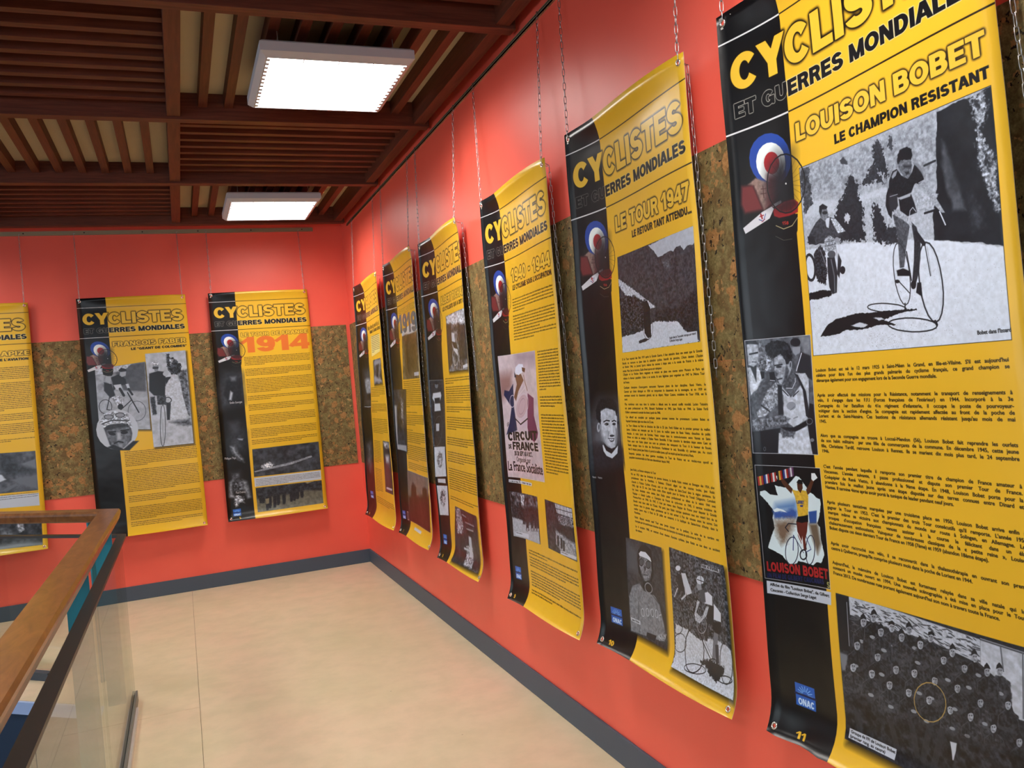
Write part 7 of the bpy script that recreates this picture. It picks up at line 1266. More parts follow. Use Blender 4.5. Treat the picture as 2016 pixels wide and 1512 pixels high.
['P', 0.75, [182, 3238, 275, 3236, 252, 3313, 190, 3329], 0.4, 0.4, 0.3, 0.6],
['X'],
['Q', 0.86, [80, 3014, 352, 3000, 353, 3059, 85, 3064]],
['RQ', 0.13, [658, 3313, 1413, 3320, 1401, 3982, 531, 4013], 0.5, 2, None, 1],
['P', 0.6, [682, 3319, 849, 3314, 948, 3519, 879, 3622, 689, 3635], 0.8, 0.8, 0.7, 1],
['P', 0.6, [992, 3728, 1212, 3722, 1201, 3980, 1391, 3972, 936, 3985], 0.8, 0.8, 0.7, 1],
['P', 0.85, [1108, 3603, 1194, 3604, 1183, 3863, 1076, 3851], 0.6, 0, 0, 0],
['P', 0.85, [891, 3776, 1072, 3768, 1067, 3792, 884, 3808], 0.4, 0, 0, 0],
['L', 0.7, [908, 3377, 1064, 3388], 0.97, 0.7],
['L', 0.7, [1029, 3454, 1311, 3452], 0.97, 0.7],
['L', 0.7, [1058, 3526, 1277, 3517], 0.97, 0.7],
['X'],
],
'P2': [
['RQ', [0.36, 0.33, 0.27], [617, 1038, 1540, 968, 1485, 1741, 496, 1730], 0.5, 2.5, None, 0],
['P', [0.75, 0.8, 0.85], [619, 947, 1569, 971, 1547, 1097, 1370, 1119, 1117, 1121, 860, 1110, 588, 1112], 0.4, 0, 0, 0],
['P', [0.22, 0.19, 0.14], [716, 1137, 1413, 1172, 1397, 1602, 670, 1708], 3, 1, 0.6, 2],
['Q', 0.82, [1229, 1653, 1470, 1655, 1467, 1704, 1232, 1704]],
['X'],
['T', '1919', [0.3, 0.4, 0.48], [437, 1067, 1537, 1127], 13.5, 'h'],
['RQ', 0.14, [59, 1870, 640, 1870, 470, 2792, 57, 2772], 0.6, 3, None, 1],
['P', 0.65, [36, 2095, 145, 2112, 98, 2689, 20, 2726], 1, 0, 0, 0],
['P', 0.5, [337, 2003, 436, 2036, 402, 2376, 310, 2285], 1.5, 0.8, 0.6, 1],
['P', 0.65, [51, 2692, 461, 2699, 451, 2793, 57, 2772], 0.6, 0, 0, 0],
['X'],
['RQ', [0.44, 0.41, 0.4], [442, 3070, 1506, 3079, 1432, 3832, 413, 3829], 0.12, 3, 'w0', 0],
['P', [0.17, 0.12, 0.11], [456, 3463, 1520, 3308, 1454, 3844, 389, 3848], 1.5, 0.5, 0.2, 2],
['P', [0.12, 0.1, 0.1], [606, 3293, 708, 3222, 876, 3283, 831, 3439, 574, 3451], 1, 0.8, 0, 0],
['P', [0.12, 0.1, 0.1], [1196, 3268, 1311, 3228, 1420, 3247, 1379, 3366, 1181, 3372], 1, 0.8, 0, 0],
['X'],
['Q', 0.84, [664, 3886, 1030, 3885, 997, 3930, 642, 3927]],
],
'P1': [
['RQ', [0.92, 0.86, 0.55], [742, 926, 1585, 955, 1526, 1228, 709, 1266], 0, 1, None, 0],
['X'],
['RQ', 0.3, [808, 1331, 1529, 1329, 1540, 1731, 818, 1732], 0.8, 4, None, 1],
['P', 0.6, [851, 1350, 1522, 1345, 1539, 1413, 875, 1421], 1, 0, 0, 0],
['P', 0.1, [1066, 1428, 1299, 1437, 1260, 1657, 1033, 1650], 1, 0, 0, 0],
['P', 0.65, [911, 1595, 1481, 1663, 1504, 1713, 876, 1698], 1.5, 0, 0, 0],
['X'],
['C', 0, 60, 24, 185],
['P', 0.3, [211, 1509, 411, 1454, 591, 1533, 529, 2063, 220, 2061], 6, 0, 0, 0],
['P', 0.62, [214, 1638, 327, 1609, 504, 1654, 439, 1902, 286, 1916, 221, 1749], 1.5, 0, 0.2, 2],
['P', 0.25, [419, 1553, 414, 1571, 404, 1587, 391, 1600, 375, 1607, 357, 1609, 341, 1605, 326, 1595, 316, 1581, 310, 1564, 310, 1545, 316, 1526, 326, 1510, 339, 1497, 356, 1490, 373, 1488, 389, 1493, 403, 1502, 413, 1517, 419, 1534], 0, 0, 0, 0],
['P', 0.05, [255, 1878, 488, 1876, 503, 1991, 253, 1988], 1, 0, 0, 0],
['L', 0.8, [156, 2102, 313, 2108, 446, 2101], 0.56, 1],
['P', 0.4, [144, 2802, 296, 2753, 346, 2932, 235, 3203, 147, 3101], 6, 1, 0.5, 3],
['X'],
['RQ', 0.15, [1214, 2655, 1660, 2658, 1654, 3493, 1135, 3502], 0.5, 4, None, 0],
['P', 0.75, [1265, 2665, 1642, 2667, 1674, 2740, 1314, 2756], 1.5, 1, 0.8, 2],
['P', 0.85, [1348, 2890, 1569, 2878, 1530, 2997, 1351, 3000], 2, 0, 0, 0],
['Q', 0.82, [1240, 3413, 1591, 3405, 1580, 3439, 1228, 3450]],
['X'],
],
'B3': [
['T', '1914', [0.86, 0.44, 0.17], [466, 1089, 1648, 1082], 14, 'H'],
['C', 0, 66, 24.5, 200],
['P', 0.25, [177, 1439, 457, 1462, 432, 1948, 50, 2029, 27, 1743], 6, 0, 0.2, 3],
['P', 0.07, [182, 1557, 420, 1526, 412, 1996, 222, 2012, 115, 1801], 1, 0, 0.2, 2],
['P', 0.1, [223, 1443, 380, 1439, 369, 1572, 227, 1577], 1, 0, 0, 0],
['P', 0.8, [229, 1745, 265, 1781, 231, 1912, 193, 1900], 0.8, 0, 0, 0],
['P', 0.12, [177, 1439, 396, 1440, 407, 1500, 187, 1498], 1, 0, 0, 0],
['P', 0.42, [242, 1495, 344, 1495, 330, 1569, 259, 1571], 1.2, 0, 0, 0],
['T', 'Emile Georget', [0.72, 0.72, 0.74], [199, 1973, 406, 1972], 1.9, 'b'],
['P', 0.15, [148, 2322, 309, 2308, 394, 2504, 380, 2846, 124, 2785], 5, 0, 0.3, 3],
['P', 0.5, [144, 2725, 224, 2719, 262, 2863, 341, 2966, 350, 3030, 253, 2971, 176, 2853], 1.5, 0, 0.4, 2],
['P', 0.6, [270, 2596, 371, 2608, 354, 2640, 297, 2626], 0.5, 0, 0, 0],
['P', 0.22, [164, 2308, 302, 2307, 295, 2478, 193, 2482], 3, 0, 0, 0],
['T', 'Philippe Thys', [0.72, 0.72, 0.74], [32, 2945, 219, 2952], 1.9, 'b'],
['P', 0.2, [119, 3188, 265, 3175, 264, 3362, 135, 3345], 3, 0, 0, 0],
['P', 0.35, [131, 3221, 246, 3227, 229, 3342, 151, 3332], 1.5, 0, 0.5, 2],
['P', 0.62, [77, 3353, 138, 3315, 108, 3497, 139, 3641, 55, 3614], 1.5, 0, 0.3, 2],
['P', 0.62, [295, 3335, 364, 3375, 413, 3663, 354, 3671, 298, 3476], 1.5, 0, 0.3, 2],
['P', 0.3, [134, 3361, 294, 3351, 294, 3522, 135, 3516], 1.5, 0.5, 1, 1.5],
['P', 0.75, [142, 3610, 214, 3605, 283, 3645, 289, 3755, 248, 3719, 141, 3797, 140, 3719], 1, 0.8, 0.6, 1],
['T', 'Paul Duboc', [0.72, 0.72, 0.74], [167, 3567, 329, 3571], 1.9, 'b'],
['X'],
['RQ', 0.2, [500, 2816, 1652, 2807, 1645, 3321, 491, 3311], 0.4, 4, None, 0],
['P', 0.6, [495, 3212, 705, 3176, 1129, 3125, 1503, 3042, 1508, 3075, 1140, 3166, 731, 3211, 508, 3230], 0.3, 0.1, 0.2, 1],
['P', 0.85, [612, 3141, 682, 3102, 772, 3082, 851, 3123, 810, 3165, 675, 3180], 0.5, 0.6, 0.6, 0.8],
['P', 0.1, [1359, 3025, 1389, 3029, 1385, 3076, 1359, 3076], 0.3, 0, 0, 0],
['P', 0.1, [1190, 3037, 1213, 3040, 1208, 3087, 1185, 3087], 0.3, 0, 0, 0],
['X'],
['RQ', 0.84, [490, 3329, 1639, 3336, 1635, 3502, 489, 3489], 0, 1, None, 0],
['F', [512, 3360, 1621, 3366], 5, 1.35, 3],
['X'],
['RQ', [0.4, 0.4, 0.36], [499, 3511, 1638, 3518, 1634, 3946, 498, 3950], 0.15, 2, None, 0],
['P', 0.13, [500, 3503, 1352, 3521, 1639, 3510, 1636, 3704, 1354, 3666, 1078, 3692, 511, 3708], 1, 0.4, 0.5, 2],
['P', [0.6, 0.58, 0.48], [1345, 3512, 1490, 3523, 1380, 3549], 0.5, 0, 0, 0],
['P', 0.1, [649, 3696, 683, 3682, 711, 3705, 695, 3892, 679, 3937, 641, 3931], 0.3, 0.2, 0.3, 0.5],
['P', 0.1, [693, 3702, 727, 3688, 755, 3711, 741, 3867, 726, 3912, 687, 3906], 0.3, 0.2, 0.3, 0.5],
['P', 0.1, [775, 3698, 809, 3684, 837, 3706, 823, 3863, 808, 3908, 769, 3902], 0.3, 0.2, 0.3, 0.5],
['P', 0.1, [836, 3690, 870, 3676, 898, 3699, 887, 3824, 871, 3869, 832, 3864], 0.3, 0.2, 0.3, 0.5],
['P', 0.1, [932, 3696, 966, 3681, 995, 3704, 984, 3822, 968, 3867, 930, 3862], 0.3, 0.2, 0.3, 0.5],
['P', 0.1, [1063, 3658, 1098, 3644, 1126, 3667, 1115, 3793, 1099, 3838, 1060, 3833], 0.3, 0.2, 0.3, 0.5],
['P', 0.1, [1114, 3681, 1149, 3667, 1177, 3690, 1169, 3784, 1152, 3830, 1114, 3824], 0.3, 0.2, 0.3, 0.5],
['P', 0.1, [1168, 3672, 1203, 3658, 1231, 3681, 1224, 3760, 1208, 3806, 1169, 3800], 0.3, 0.2, 0.3, 0.5],
['P', 0.1, [1244, 3675, 1279, 3660, 1307, 3683, 1301, 3747, 1285, 3792, 1246, 3787], 0.3, 0.2, 0.3, 0.5],
['P', 0.1, [539, 3697, 572, 3682, 600, 3705, 596, 3752, 580, 3797, 543, 3791], 0.3, 0.2, 0.3, 0.5],
['P', 0.1, [583, 3703, 616, 3688, 644, 3711, 640, 3758, 624, 3803, 586, 3797], 0.3, 0.2, 0.3, 0.5],
['P', [0.5, 0.48, 0.4], [645, 3727, 710, 3720, 701, 3814, 652, 3823], 0.3, 0, 0, 0],
['X'],
],
'B2': [
['RQ', 0.62, [183, 1191, 959, 1125, 943, 2287, 164, 2204], 0.2, 3, None, 1],
['P', 0.32, [452, 1180, 958, 1130, 933, 1654, 589, 1591], 1, 0, 0.1, 3],
['P', 0.8, [180, 1191, 744, 1146, 618, 1257, 186, 1286], 0.5, 0.2, 0.2, 1],
['P', 0.72, [165, 1538, 935, 1638, 942, 2384, 155, 2299], 1, 0.2, 0.1, 3],
['P', 0.12, [408, 1352, 557, 1300, 634, 1403, 642, 1484, 510, 1504, 432, 1578, 430, 1434], 0.4, 0, 0, 0],
['P', 0.12, [302, 1423, 413, 1464, 453, 1659, 378, 1700, 290, 1565], 0.4, 0, 0, 0],
['P', 0.7, [559, 1268, 654, 1268, 640, 1339, 580, 1358, 547, 1324], 0.3, 0, 0, 0],
['P', 0.15, [532, 1250, 580, 1198, 657, 1228, 661, 1261, 574, 1270], 0.3, 0, 0, 0],
['P', 0.85, [440, 1482, 556, 1476, 569, 1574, 476, 1565], 0.3, 0, 0, 0],
['P', 0.85, [627, 1482, 671, 1478, 686, 1552, 649, 1565], 0.3, 0, 0, 0],
['L', 0.12, [534, 1555, 582, 1671], 2.07, 1],
['L', 0.12, [663, 1566, 713, 1667], 1.6, 1],
['P', 0.7, [342, 1299, 415, 1353, 392, 1462, 318, 1408], 0.4, 0, 0, 0],
['P', 0.75, [393, 1686, 496, 1663, 592, 1720, 536, 1859, 452, 1835], 0.5, 0.3, 0.4, 1],
['L', 0.15, [384, 1845, 376, 1881, 359, 1912, 336, 1937, 308, 1951, 277, 1954, 248, 1945, 223, 1926, 204, 1897, 194, 1863, 192, 1826, 200, 1790, 216, 1759, 240, 1734, 268, 1720, 298, 1717, 327, 1725, 353, 1745, 372, 1773, 382, 1807, 384, 1845], 0.48, 1],
['L', 0.35, [898, 1966, 887, 2018, 863, 2063, 829, 2097, 788, 2117, 745, 2121, 704, 2108, 668, 2080, 641, 2040, 625, 1992, 623, 1940, 634, 1889, 658, 1844, 692, 1810, 732, 1789, 775, 1785, 817, 1797, 853, 1825, 880, 1865, 896, 1914, 898, 1966], 0.48, 1],
['L', 0.15, [367, 1667, 305, 1885, 487, 1934, 690, 1761], 0.71, 1],
['L', 0.15, [643, 1628, 787, 1980], 0.96, 1],
['P', 0.1, [558, 1861, 554, 1876, 547, 1888, 537, 1898, 524, 1904, 511, 1905, 498, 1901, 486, 1893, 478, 1882, 473, 1868, 472, 1853, 475, 1838, 483, 1826, 493, 1816, 506, 1810, 519, 1809, 532, 1813, 544, 1821, 552, 1832, 557, 1846], 0, 0, 0, 0],
['L', 0.6, [519, 1970, 512, 1989, 496, 2005, 471, 2017, 440, 2023, 407, 2022, 374, 2016, 346, 2004, 323, 1988, 310, 1969, 306, 1949, 313, 1930, 330, 1913, 355, 1902, 385, 1896, 418, 1896, 451, 1902, 480, 1914, 502, 1930, 516, 1949, 519, 1970], 0.4, 1],
['X'],
['RQ', 0.78, [971, 990, 1617, 974, 1601, 2600, 964, 2600], 0.1, 3, None, 1],
['P', 0.35, [1471, 1325, 1609, 1303, 1595, 2125, 1459, 2111], 1, 0.5, 0.6, 1.5],
['P', 0.15, [1310, 1100, 1402, 1090, 1526, 1214, 1496, 1376, 1360, 1381, 1297, 1246], 0.5, 0.8, 1, 1],
['P', 0.2, [1303, 1017, 1348, 1021, 1369, 1120, 1304, 1164], 0.4, 0.7, 0.8, 0.8],
['P', 0.78, [1340, 1102, 1414, 1124, 1360, 1218], 0.5, 0.5, 0.4, 0.8],
['P', 0.1, [1006, 1336, 1143, 1299, 1260, 1324, 1242, 1682, 1222, 1745, 1046, 1713, 980, 1626], 0.4, 0, 0, 0],
['P', 0.5, [1071, 1196, 1166, 1203, 1151, 1291, 1098, 1303], 0.3, 0, 0, 0],
['P', 0.8, [1053, 1146, 1121, 1126, 1177, 1163, 1174, 1203, 1048, 1194], 0.4, 0.4, 0.6, 0.6],
['P', 0.12, [1068, 1228, 1164, 1232, 1154, 1259, 1069, 1257], 0.3, 0, 0, 0],
['P', 0.12, [1236, 1420, 1342, 1413, 1321, 1476, 1256, 1536], 0.3, 0, 0, 0],
['P', 0.75, [1309, 1361, 1306, 1374, 1298, 1385, 1288, 1393, 1275, 1398, 1261, 1399, 1247, 1396, 1235, 1389, 1226, 1379, 1221, 1367, 1220, 1354, 1223, 1341, 1231, 1330, 1241, 1321, 1254, 1316, 1268, 1315, 1282, 1318, 1294, 1325, 1303, 1335, 1308, 1348], 0, 0, 0, 0],
['P', 0.82, [1308, 1459, 1420, 1386, 1483, 1523, 1504, 1787, 1564, 2122, 1334, 2164, 1233, 2121, 1321, 1803, 1223, 1729, 1236, 1583], 0.3, 0.1, 0.12, 1.2],
['P', 0.2, [1090, 1717, 1238, 1730, 1223, 1892, 1091, 1879], 0.3, 0.2, 0.5, 1],
['L', 0.7, [1133, 1900, 1131, 2502], 1.13, 1],
['L', 0.25, [1181, 2247, 1169, 2356, 1154, 2454, 1138, 2532, 1122, 2581, 1108, 2597, 1096, 2578, 1089, 2526, 1087, 2447, 1090, 2348, 1098, 2238, 1110, 2129, 1125, 2030, 1141, 1953, 1157, 1903, 1172, 1887, 1183, 1906, 1190, 1957, 1192, 2037, 1189, 2137, 1181, 2247], 0.49, 1],
['P', 0.12, [1226, 1860, 1301, 1867, 1259, 2157, 1215, 2152], 0.4, 0, 0, 0],
['L', 0.2, [1314, 1819, 1310, 1834, 1301, 1846, 1288, 1856, 1273, 1862, 1256, 1862, 1240, 1859, 1225, 1850, 1215, 1838, 1208, 1824, 1207, 1809, 1211, 1794, 1220, 1781, 1233, 1772, 1248, 1766, 1265, 1765, 1281, 1769, 1295, 1777, 1306, 1789, 1313, 1804, 1314, 1819], 0.73, 1],
['P', 0.15, [985, 1740, 1059, 1730, 1061, 2039, 1001, 2049], 0.6, 0.3, 0.5, 1],
['P', 0.3, [1256, 2189, 1590, 2174, 1610, 2291, 1401, 2253], 1.5, 0.6, 0.4, 1.5],
['X'],
['P', 0.82, [752, 2273, 727, 2377, 673, 2468, 595, 2535, 501, 2574, 401, 2579, 305, 2551, 221, 2493, 158, 2410, 122, 2311, 115, 2205, 140, 2103, 193, 2013, 269, 1945, 361, 1905, 461, 1898, 558, 1925, 644, 1982, 708, 2065, 746, 2165], 0, 0, 0, 0],
['C', 0, 90, 45, 131],
['P', 0.18, [229, 2186, 282, 2144, 628, 2131, 654, 2327, 630, 2437, 504, 2551, 388, 2570, 296, 2479, 276, 2382], 0.5, 0, 0.2, 1.5],
['P', 0.42, [267, 2237, 448, 2209, 621, 2211, 637, 2357, 566, 2510, 445, 2568, 324, 2483, 272, 2349], 0.8, 0, 0.25, 1.5],
['P', 0.72, [420, 2286, 470, 2291, 474, 2403, 416, 2413], 0.8, 0, 0, 0],
['P', 0.6, [425, 2478, 496, 2486, 483, 2548, 433, 2551], 0.8, 0, 0, 0],
['P', 0.08, [399, 2318, 395, 2325, 386, 2329, 373, 2331, 357, 2330, 341, 2326, 325, 2320, 311, 2312, 301, 2303, 296, 2294, 295, 2286, 299, 2279, 308, 2274, 321, 2272, 337, 2273, 353, 2277, 369, 2283, 383, 2291, 393, 2300, 398, 2309], 0, 0, 0, 0],
['P', 0.08, [588, 2298, 586, 2307, 578, 2315, 566, 2321, 550, 2325, 534, 2327, 517, 2325, 502, 2321, 490, 2314, 482, 2306, 479, 2297, 482, 2288, 490, 2281, 502, 2274, 517, 2270, 534, 2269, 551, 2271, 566, 2275, 578, 2281, 586, 2289], 0, 0, 0, 0],
['L', 0.1, [293, 2264, 400, 2267], 1.11, 1],
['L', 0.1, [487, 2261, 602, 2257], 1.11, 1],
['L', 0.12, [369, 2464, 435, 2439, 498, 2462], 1.27, 1],
['P', 0.75, [174, 2085, 255, 1966, 430, 1919, 612, 1985, 658, 2118, 661, 2247, 597, 2160, 484, 2132, 356, 2119, 236, 2186], 0.4, 0.4, 0.5, 1],
['L', 0.2, [213, 2120, 360, 2072, 616, 2106], 0.95, 1],
['P', 0.6, [390, 2019, 386, 2030, 375, 2040, 359, 2047, 340, 2050, 319, 2050, 298, 2046, 280, 2039, 265, 2029, 257, 2017, 254, 2005, 259, 1994, 269, 1985, 285, 1978, 304, 1974, 326, 1974, 346, 1978, 365, 1986, 379, 1995, 388, 2007], 0, 0, 0, 0],
['L', 0.15, [390, 2019, 386, 2030, 375, 2040, 359, 2047, 340, 2050, 319, 2050, 298, 2046, 280, 2039, 265, 2029, 257, 2017, 254, 2005, 259, 1994, 269, 1985, 285, 1978, 304, 1974, 326, 1974, 346, 1978, 365, 1986, 379, 1995, 388, 2007, 390, 2019], 0.55, 1],
['P', 0.6, [564, 2004, 560, 2016, 549, 2025, 533, 2032, 513, 2036, 492, 2036, 471, 2032, 452, 2024, 438, 2014, 429, 2003, 427, 1991, 431, 1979, 442, 1970, 458, 1963, 477, 1959, 499, 1959, 520, 1963, 538, 1971, 553, 1981, 562, 1992], 0, 0, 0, 0],
['L', 0.15, [564, 2004, 560, 2016, 549, 2025, 533, 2032, 513, 2036, 492, 2036, 471, 2032, 452, 2024, 438, 2014, 429, 2003, 427, 1991, 431, 1979, 442, 1970, 458, 1963, 477, 1959, 499, 1959, 520, 1963, 538, 1971, 553, 1981, 562, 1992, 564, 2004], 0.56, 1],
['P', 0.06, [249, 2522, 352, 2486, 502, 2575, 657, 2456, 744, 2465, 586, 2608, 387, 2585], 0.5, 0, 0, 0],
['X'],
],
'B1': [
['RQ', 0.3, [266, 2385, 1629, 2431, 1625, 3076, 273, 3039], 0.3, 4, None, 0],
['P', 0.45, [1315, 2649, 1620, 2562, 1622, 2728], 0.6, 0, 0, 0],
['P', 0.85, [1056, 2739, 1138, 2766, 1188, 2846, 1102, 2876, 1021, 2849], 0.5, 0, 0, 0],
['P', 0.4, [1243, 2861, 1629, 2828, 1619, 3059, 1515, 3012], 0.8, 0, 0, 0],
['P', 0.38, [1092, 3021, 1323, 2921, 1349, 2957, 1173, 3048], 0.5, 0, 0, 0],
['P', 0.65, [1231, 2532, 1228, 2545, 1222, 2556, 1214, 2565, 1205, 2570, 1194, 2570, 1184, 2567, 1175, 2560, 1168, 2550, 1165, 2537, 1164, 2524, 1167, 2511, 1172, 2500, 1180, 2492, 1190, 2487, 1200, 2486, 1210, 2489, 1219, 2496, 1226, 2507, 1230, 2519], 0, 0, 0, 0],
['P', 0.15, [1137, 2390, 1298, 2491, 1333, 2594, 1607, 2743, 1191, 2805, 1117, 2666], 2, 0.5, 0.3, 2],
['X'],
['RQ', 0.85, [271, 3071, 1629, 3118, 1628, 3325, 271, 3262], 0, 1, None, 0],
['F', [296, 3090, 1619, 3166], 4, 1.6, 3],
['X'],
['RQ', 0.22, [279, 3327, 1635, 3525, 1624, 3978, 263, 3930], 0.4, 3, None, 0],
['P', 0.7, [1283, 3572, 1374, 3585, 1388, 3686, 1321, 3725, 1291, 3655], 0.6, 0.4, 0.4, 1],
['P', 0.45, [1047, 3634, 1184, 3671, 1248, 3763, 1039, 3747], 2, 0.5, 0.4, 2],
['P', 0.55, [890, 3887, 1309, 3887, 1619, 3936, 1624, 3978, 1021, 3989], 2, 0, 0, 0],
['X'],
],
'EM': [
['P', [0.13, 0.27, 0.62], [438, 920, 427, 959, 403, 990, 369, 1011, 327, 1018, 282, 1012, 236, 992, 196, 960, 166, 918, 148, 872, 146, 826, 158, 785, 185, 754, 222, 735, 266, 730, 312, 739, 356, 761, 393, 794, 420, 834, 435, 877], 0, 0, 0, 0],
['P', [0.9, 0.93, 0.93], [397, 923, 388, 953, 371, 977, 347, 993, 317, 999, 285, 995, 254, 981, 226, 957, 205, 927, 193, 892, 192, 858, 201, 827, 219, 802, 245, 787, 276, 782, 308, 788, 339, 804, 365, 828, 384, 857, 395, 890], 0, 0, 0, 0],
['P', [0.72, 0.12, 0.15], [353, 913, 349, 930, 339, 944, 326, 954, 310, 957, 293, 955, 277, 947, 263, 934, 252, 917, 246, 898, 245, 879, 250, 862, 260, 848, 273, 839, 289, 835, 306, 838, 323, 846, 337, 859, 347, 876, 353, 895], 0, 0, 0, 0],
['P', [0.42, 0.16, 0.17], [78, 968, 159, 979, 221, 1130, 90, 1122, 66, 1069], 0.6, 0, 0, 0],
['P', [0.55, 0.45, 0.42], [125, 969, 180, 947, 265, 993, 280, 1104, 226, 1136, 164, 984], 0.3, 0, 0.15, 1],
['P', [0.4, 0.14, 0.15], [263, 955, 384, 975, 283, 1122, 250, 1121, 254, 1035], 1.2, 0, 0, 0],
['L', [0.3, 0.12, 0.12], [227, 1003, 229, 1066], 0.28, 0.8],
['L', [0.3, 0.12, 0.12], [212, 1015, 248, 1021], 0.2, 0.8],
['L', [0.3, 0.12, 0.12], [209, 1041, 248, 1046], 0.2, 0.8],
['P', [0.8, 0.8, 0.83], [69, 1200, 209, 1140, 280, 1125, 294, 1141, 260, 1186, 83, 1235], 0.08, 0, 0, 0],
['L', [0.7, 0.7, 0.72], [294, 1124, 343, 1115], 0.8, 0.7],
['L', [0.6, 0.1, 0.12], [200, 1150, 208, 1175], 0.45, 1],
['L', [0.6, 0.1, 0.12], [193, 1161, 218, 1159], 0.29, 1],
['L', [0.15, 0.2, 0.5], [185, 1176, 215, 1191, 234, 1155], 0.19, 1],
['L', [0.6, 0.1, 0.12], [203, 1193, 227, 1182], 0.16, 1],
['P', [0.05, 0.05, 0.06], [298, 1183, 462, 1203, 451, 1288, 429, 1323, 367, 1325, 302, 1295, 292, 1235], 0.1, 0, 0, 0],
['P', [0.55, 0.1, 0.12], [288, 1152, 303, 1135, 368, 1120, 440, 1123, 472, 1146, 464, 1196, 401, 1201, 328, 1197, 293, 1180], 0.15, 0, 0, 0],
['P', [0.3, 0.08, 0.1], [314, 1138, 389, 1121, 450, 1131, 459, 1155, 413, 1180, 342, 1166], 0.5, 0, 0, 0],
['L', [0.65, 0.6, 0.45], [301, 1233, 353, 1261, 415, 1256, 459, 1222], 0.24, 1],
['L', [0.5, 0.5, 0.45], [292, 1288, 347, 1320, 408, 1324], 0.14, 0.6],
['T', '158', [0.6, 0.15, 0.12], [345, 1239, 391, 1248], 0.95, 'h'],
['P', [0.1, 0.1, 0.13], [348, 871, 440, 889, 415, 1120, 336, 1123, 271, 1081, 264, 997, 296, 904], 4, 0, 0, 0],
['L', [0.1, 0.09, 0.05], [420, 1041, 527, 1078], 0.17, 0.3],
['L', [0.1, 0.09, 0.05], [418, 1050, 512, 1115], 0.17, 0.3],
['L', [0.1, 0.09, 0.05], [412, 1058, 487, 1147], 0.18, 0.3],
['L', [0.1, 0.09, 0.05], [406, 1063, 453, 1169], 0.18, 0.3],
['L', [0.1, 0.09, 0.05], [398, 1065, 418, 1180], 0.18, 0.3],
['L', [0.1, 0.09, 0.05], [389, 1065, 382, 1180], 0.18, 0.3],
['L', [0.1, 0.09, 0.05], [381, 1062, 346, 1167], 0.18, 0.3],
['L', [0.1, 0.09, 0.05], [373, 1056, 314, 1142], 0.18, 0.3],
['L', [0.1, 0.09, 0.05], [367, 1048, 287, 1108], 0.18, 0.3],
['L', [0.1, 0.09, 0.05], [363, 1038, 268, 1067], 0.18, 0.3],
['L', [0.1, 0.09, 0.05], [361, 1028, 260, 1022], 0.18, 0.3],
['L', [0.1, 0.09, 0.05], [361, 1018, 263, 978], 0.18, 0.3],
['L', [0.1, 0.09, 0.05], [364, 1009, 276, 939], 0.18, 0.3],
['L', [0.1, 0.09, 0.05], [370, 1001, 299, 907], 0.18, 0.3],
['L', [0.1, 0.09, 0.05], [377, 996, 329, 886], 0.18, 0.3],
['L', [0.1, 0.09, 0.05], [385, 994, 364, 877], 0.18, 0.3],
['L', [0.1, 0.09, 0.05], [393, 994, 400, 881], 0.18, 0.3],
['L', [0.1, 0.09, 0.05], [402, 998, 435, 896], 0.18, 0.3],
['L', [0.1, 0.09, 0.05], [409, 1004, 471, 921], 0.17, 0.3],
['L', [0.1, 0.09, 0.05], [415, 1012, 501, 955], 0.17, 0.3],
['L', [0.1, 0.09, 0.05], [419, 1021, 521, 995], 0.17, 0.3],
['L', [0.1, 0.09, 0.05], [421, 1031, 530, 1036], 0.17, 0.3],
['L', [0.07, 0.07, 0.08], [532, 1065, 519, 1109, 492, 1146, 455, 1172, 415, 1184, 375, 1181, 335, 1163, 300, 1132, 274, 1089, 259, 1040, 258, 990, 270, 944, 294, 906, 328, 882, 367, 872, 408, 878, 447, 898, 486, 931, 515, 972, 531, 1018, 532, 1065], 0.39, 1],
['L', [0.3, 0.3, 0.32], [529, 1065, 516, 1107, 490, 1143, 453, 1168, 415, 1180, 375, 1177, 336, 1160, 302, 1129, 277, 1087, 262, 1040, 261, 991, 273, 946, 296, 910, 329, 886, 367, 876, 407, 882, 445, 902, 484, 933, 512, 973, 528, 1019, 529, 1065], 0.08, 0.6],
['P', [0.75, 0.75, 0.75], [397, 1031, 397, 1033, 396, 1034, 394, 1035, 392, 1035, 391, 1035, 389, 1034, 387, 1033, 386, 1031, 385, 1030, 385, 1028, 386, 1026, 387, 1025, 388, 1024, 390, 1024, 392, 1024, 394, 1025, 395, 1026, 396, 1028, 397, 1030], 0, 0, 0, 0],
],
}
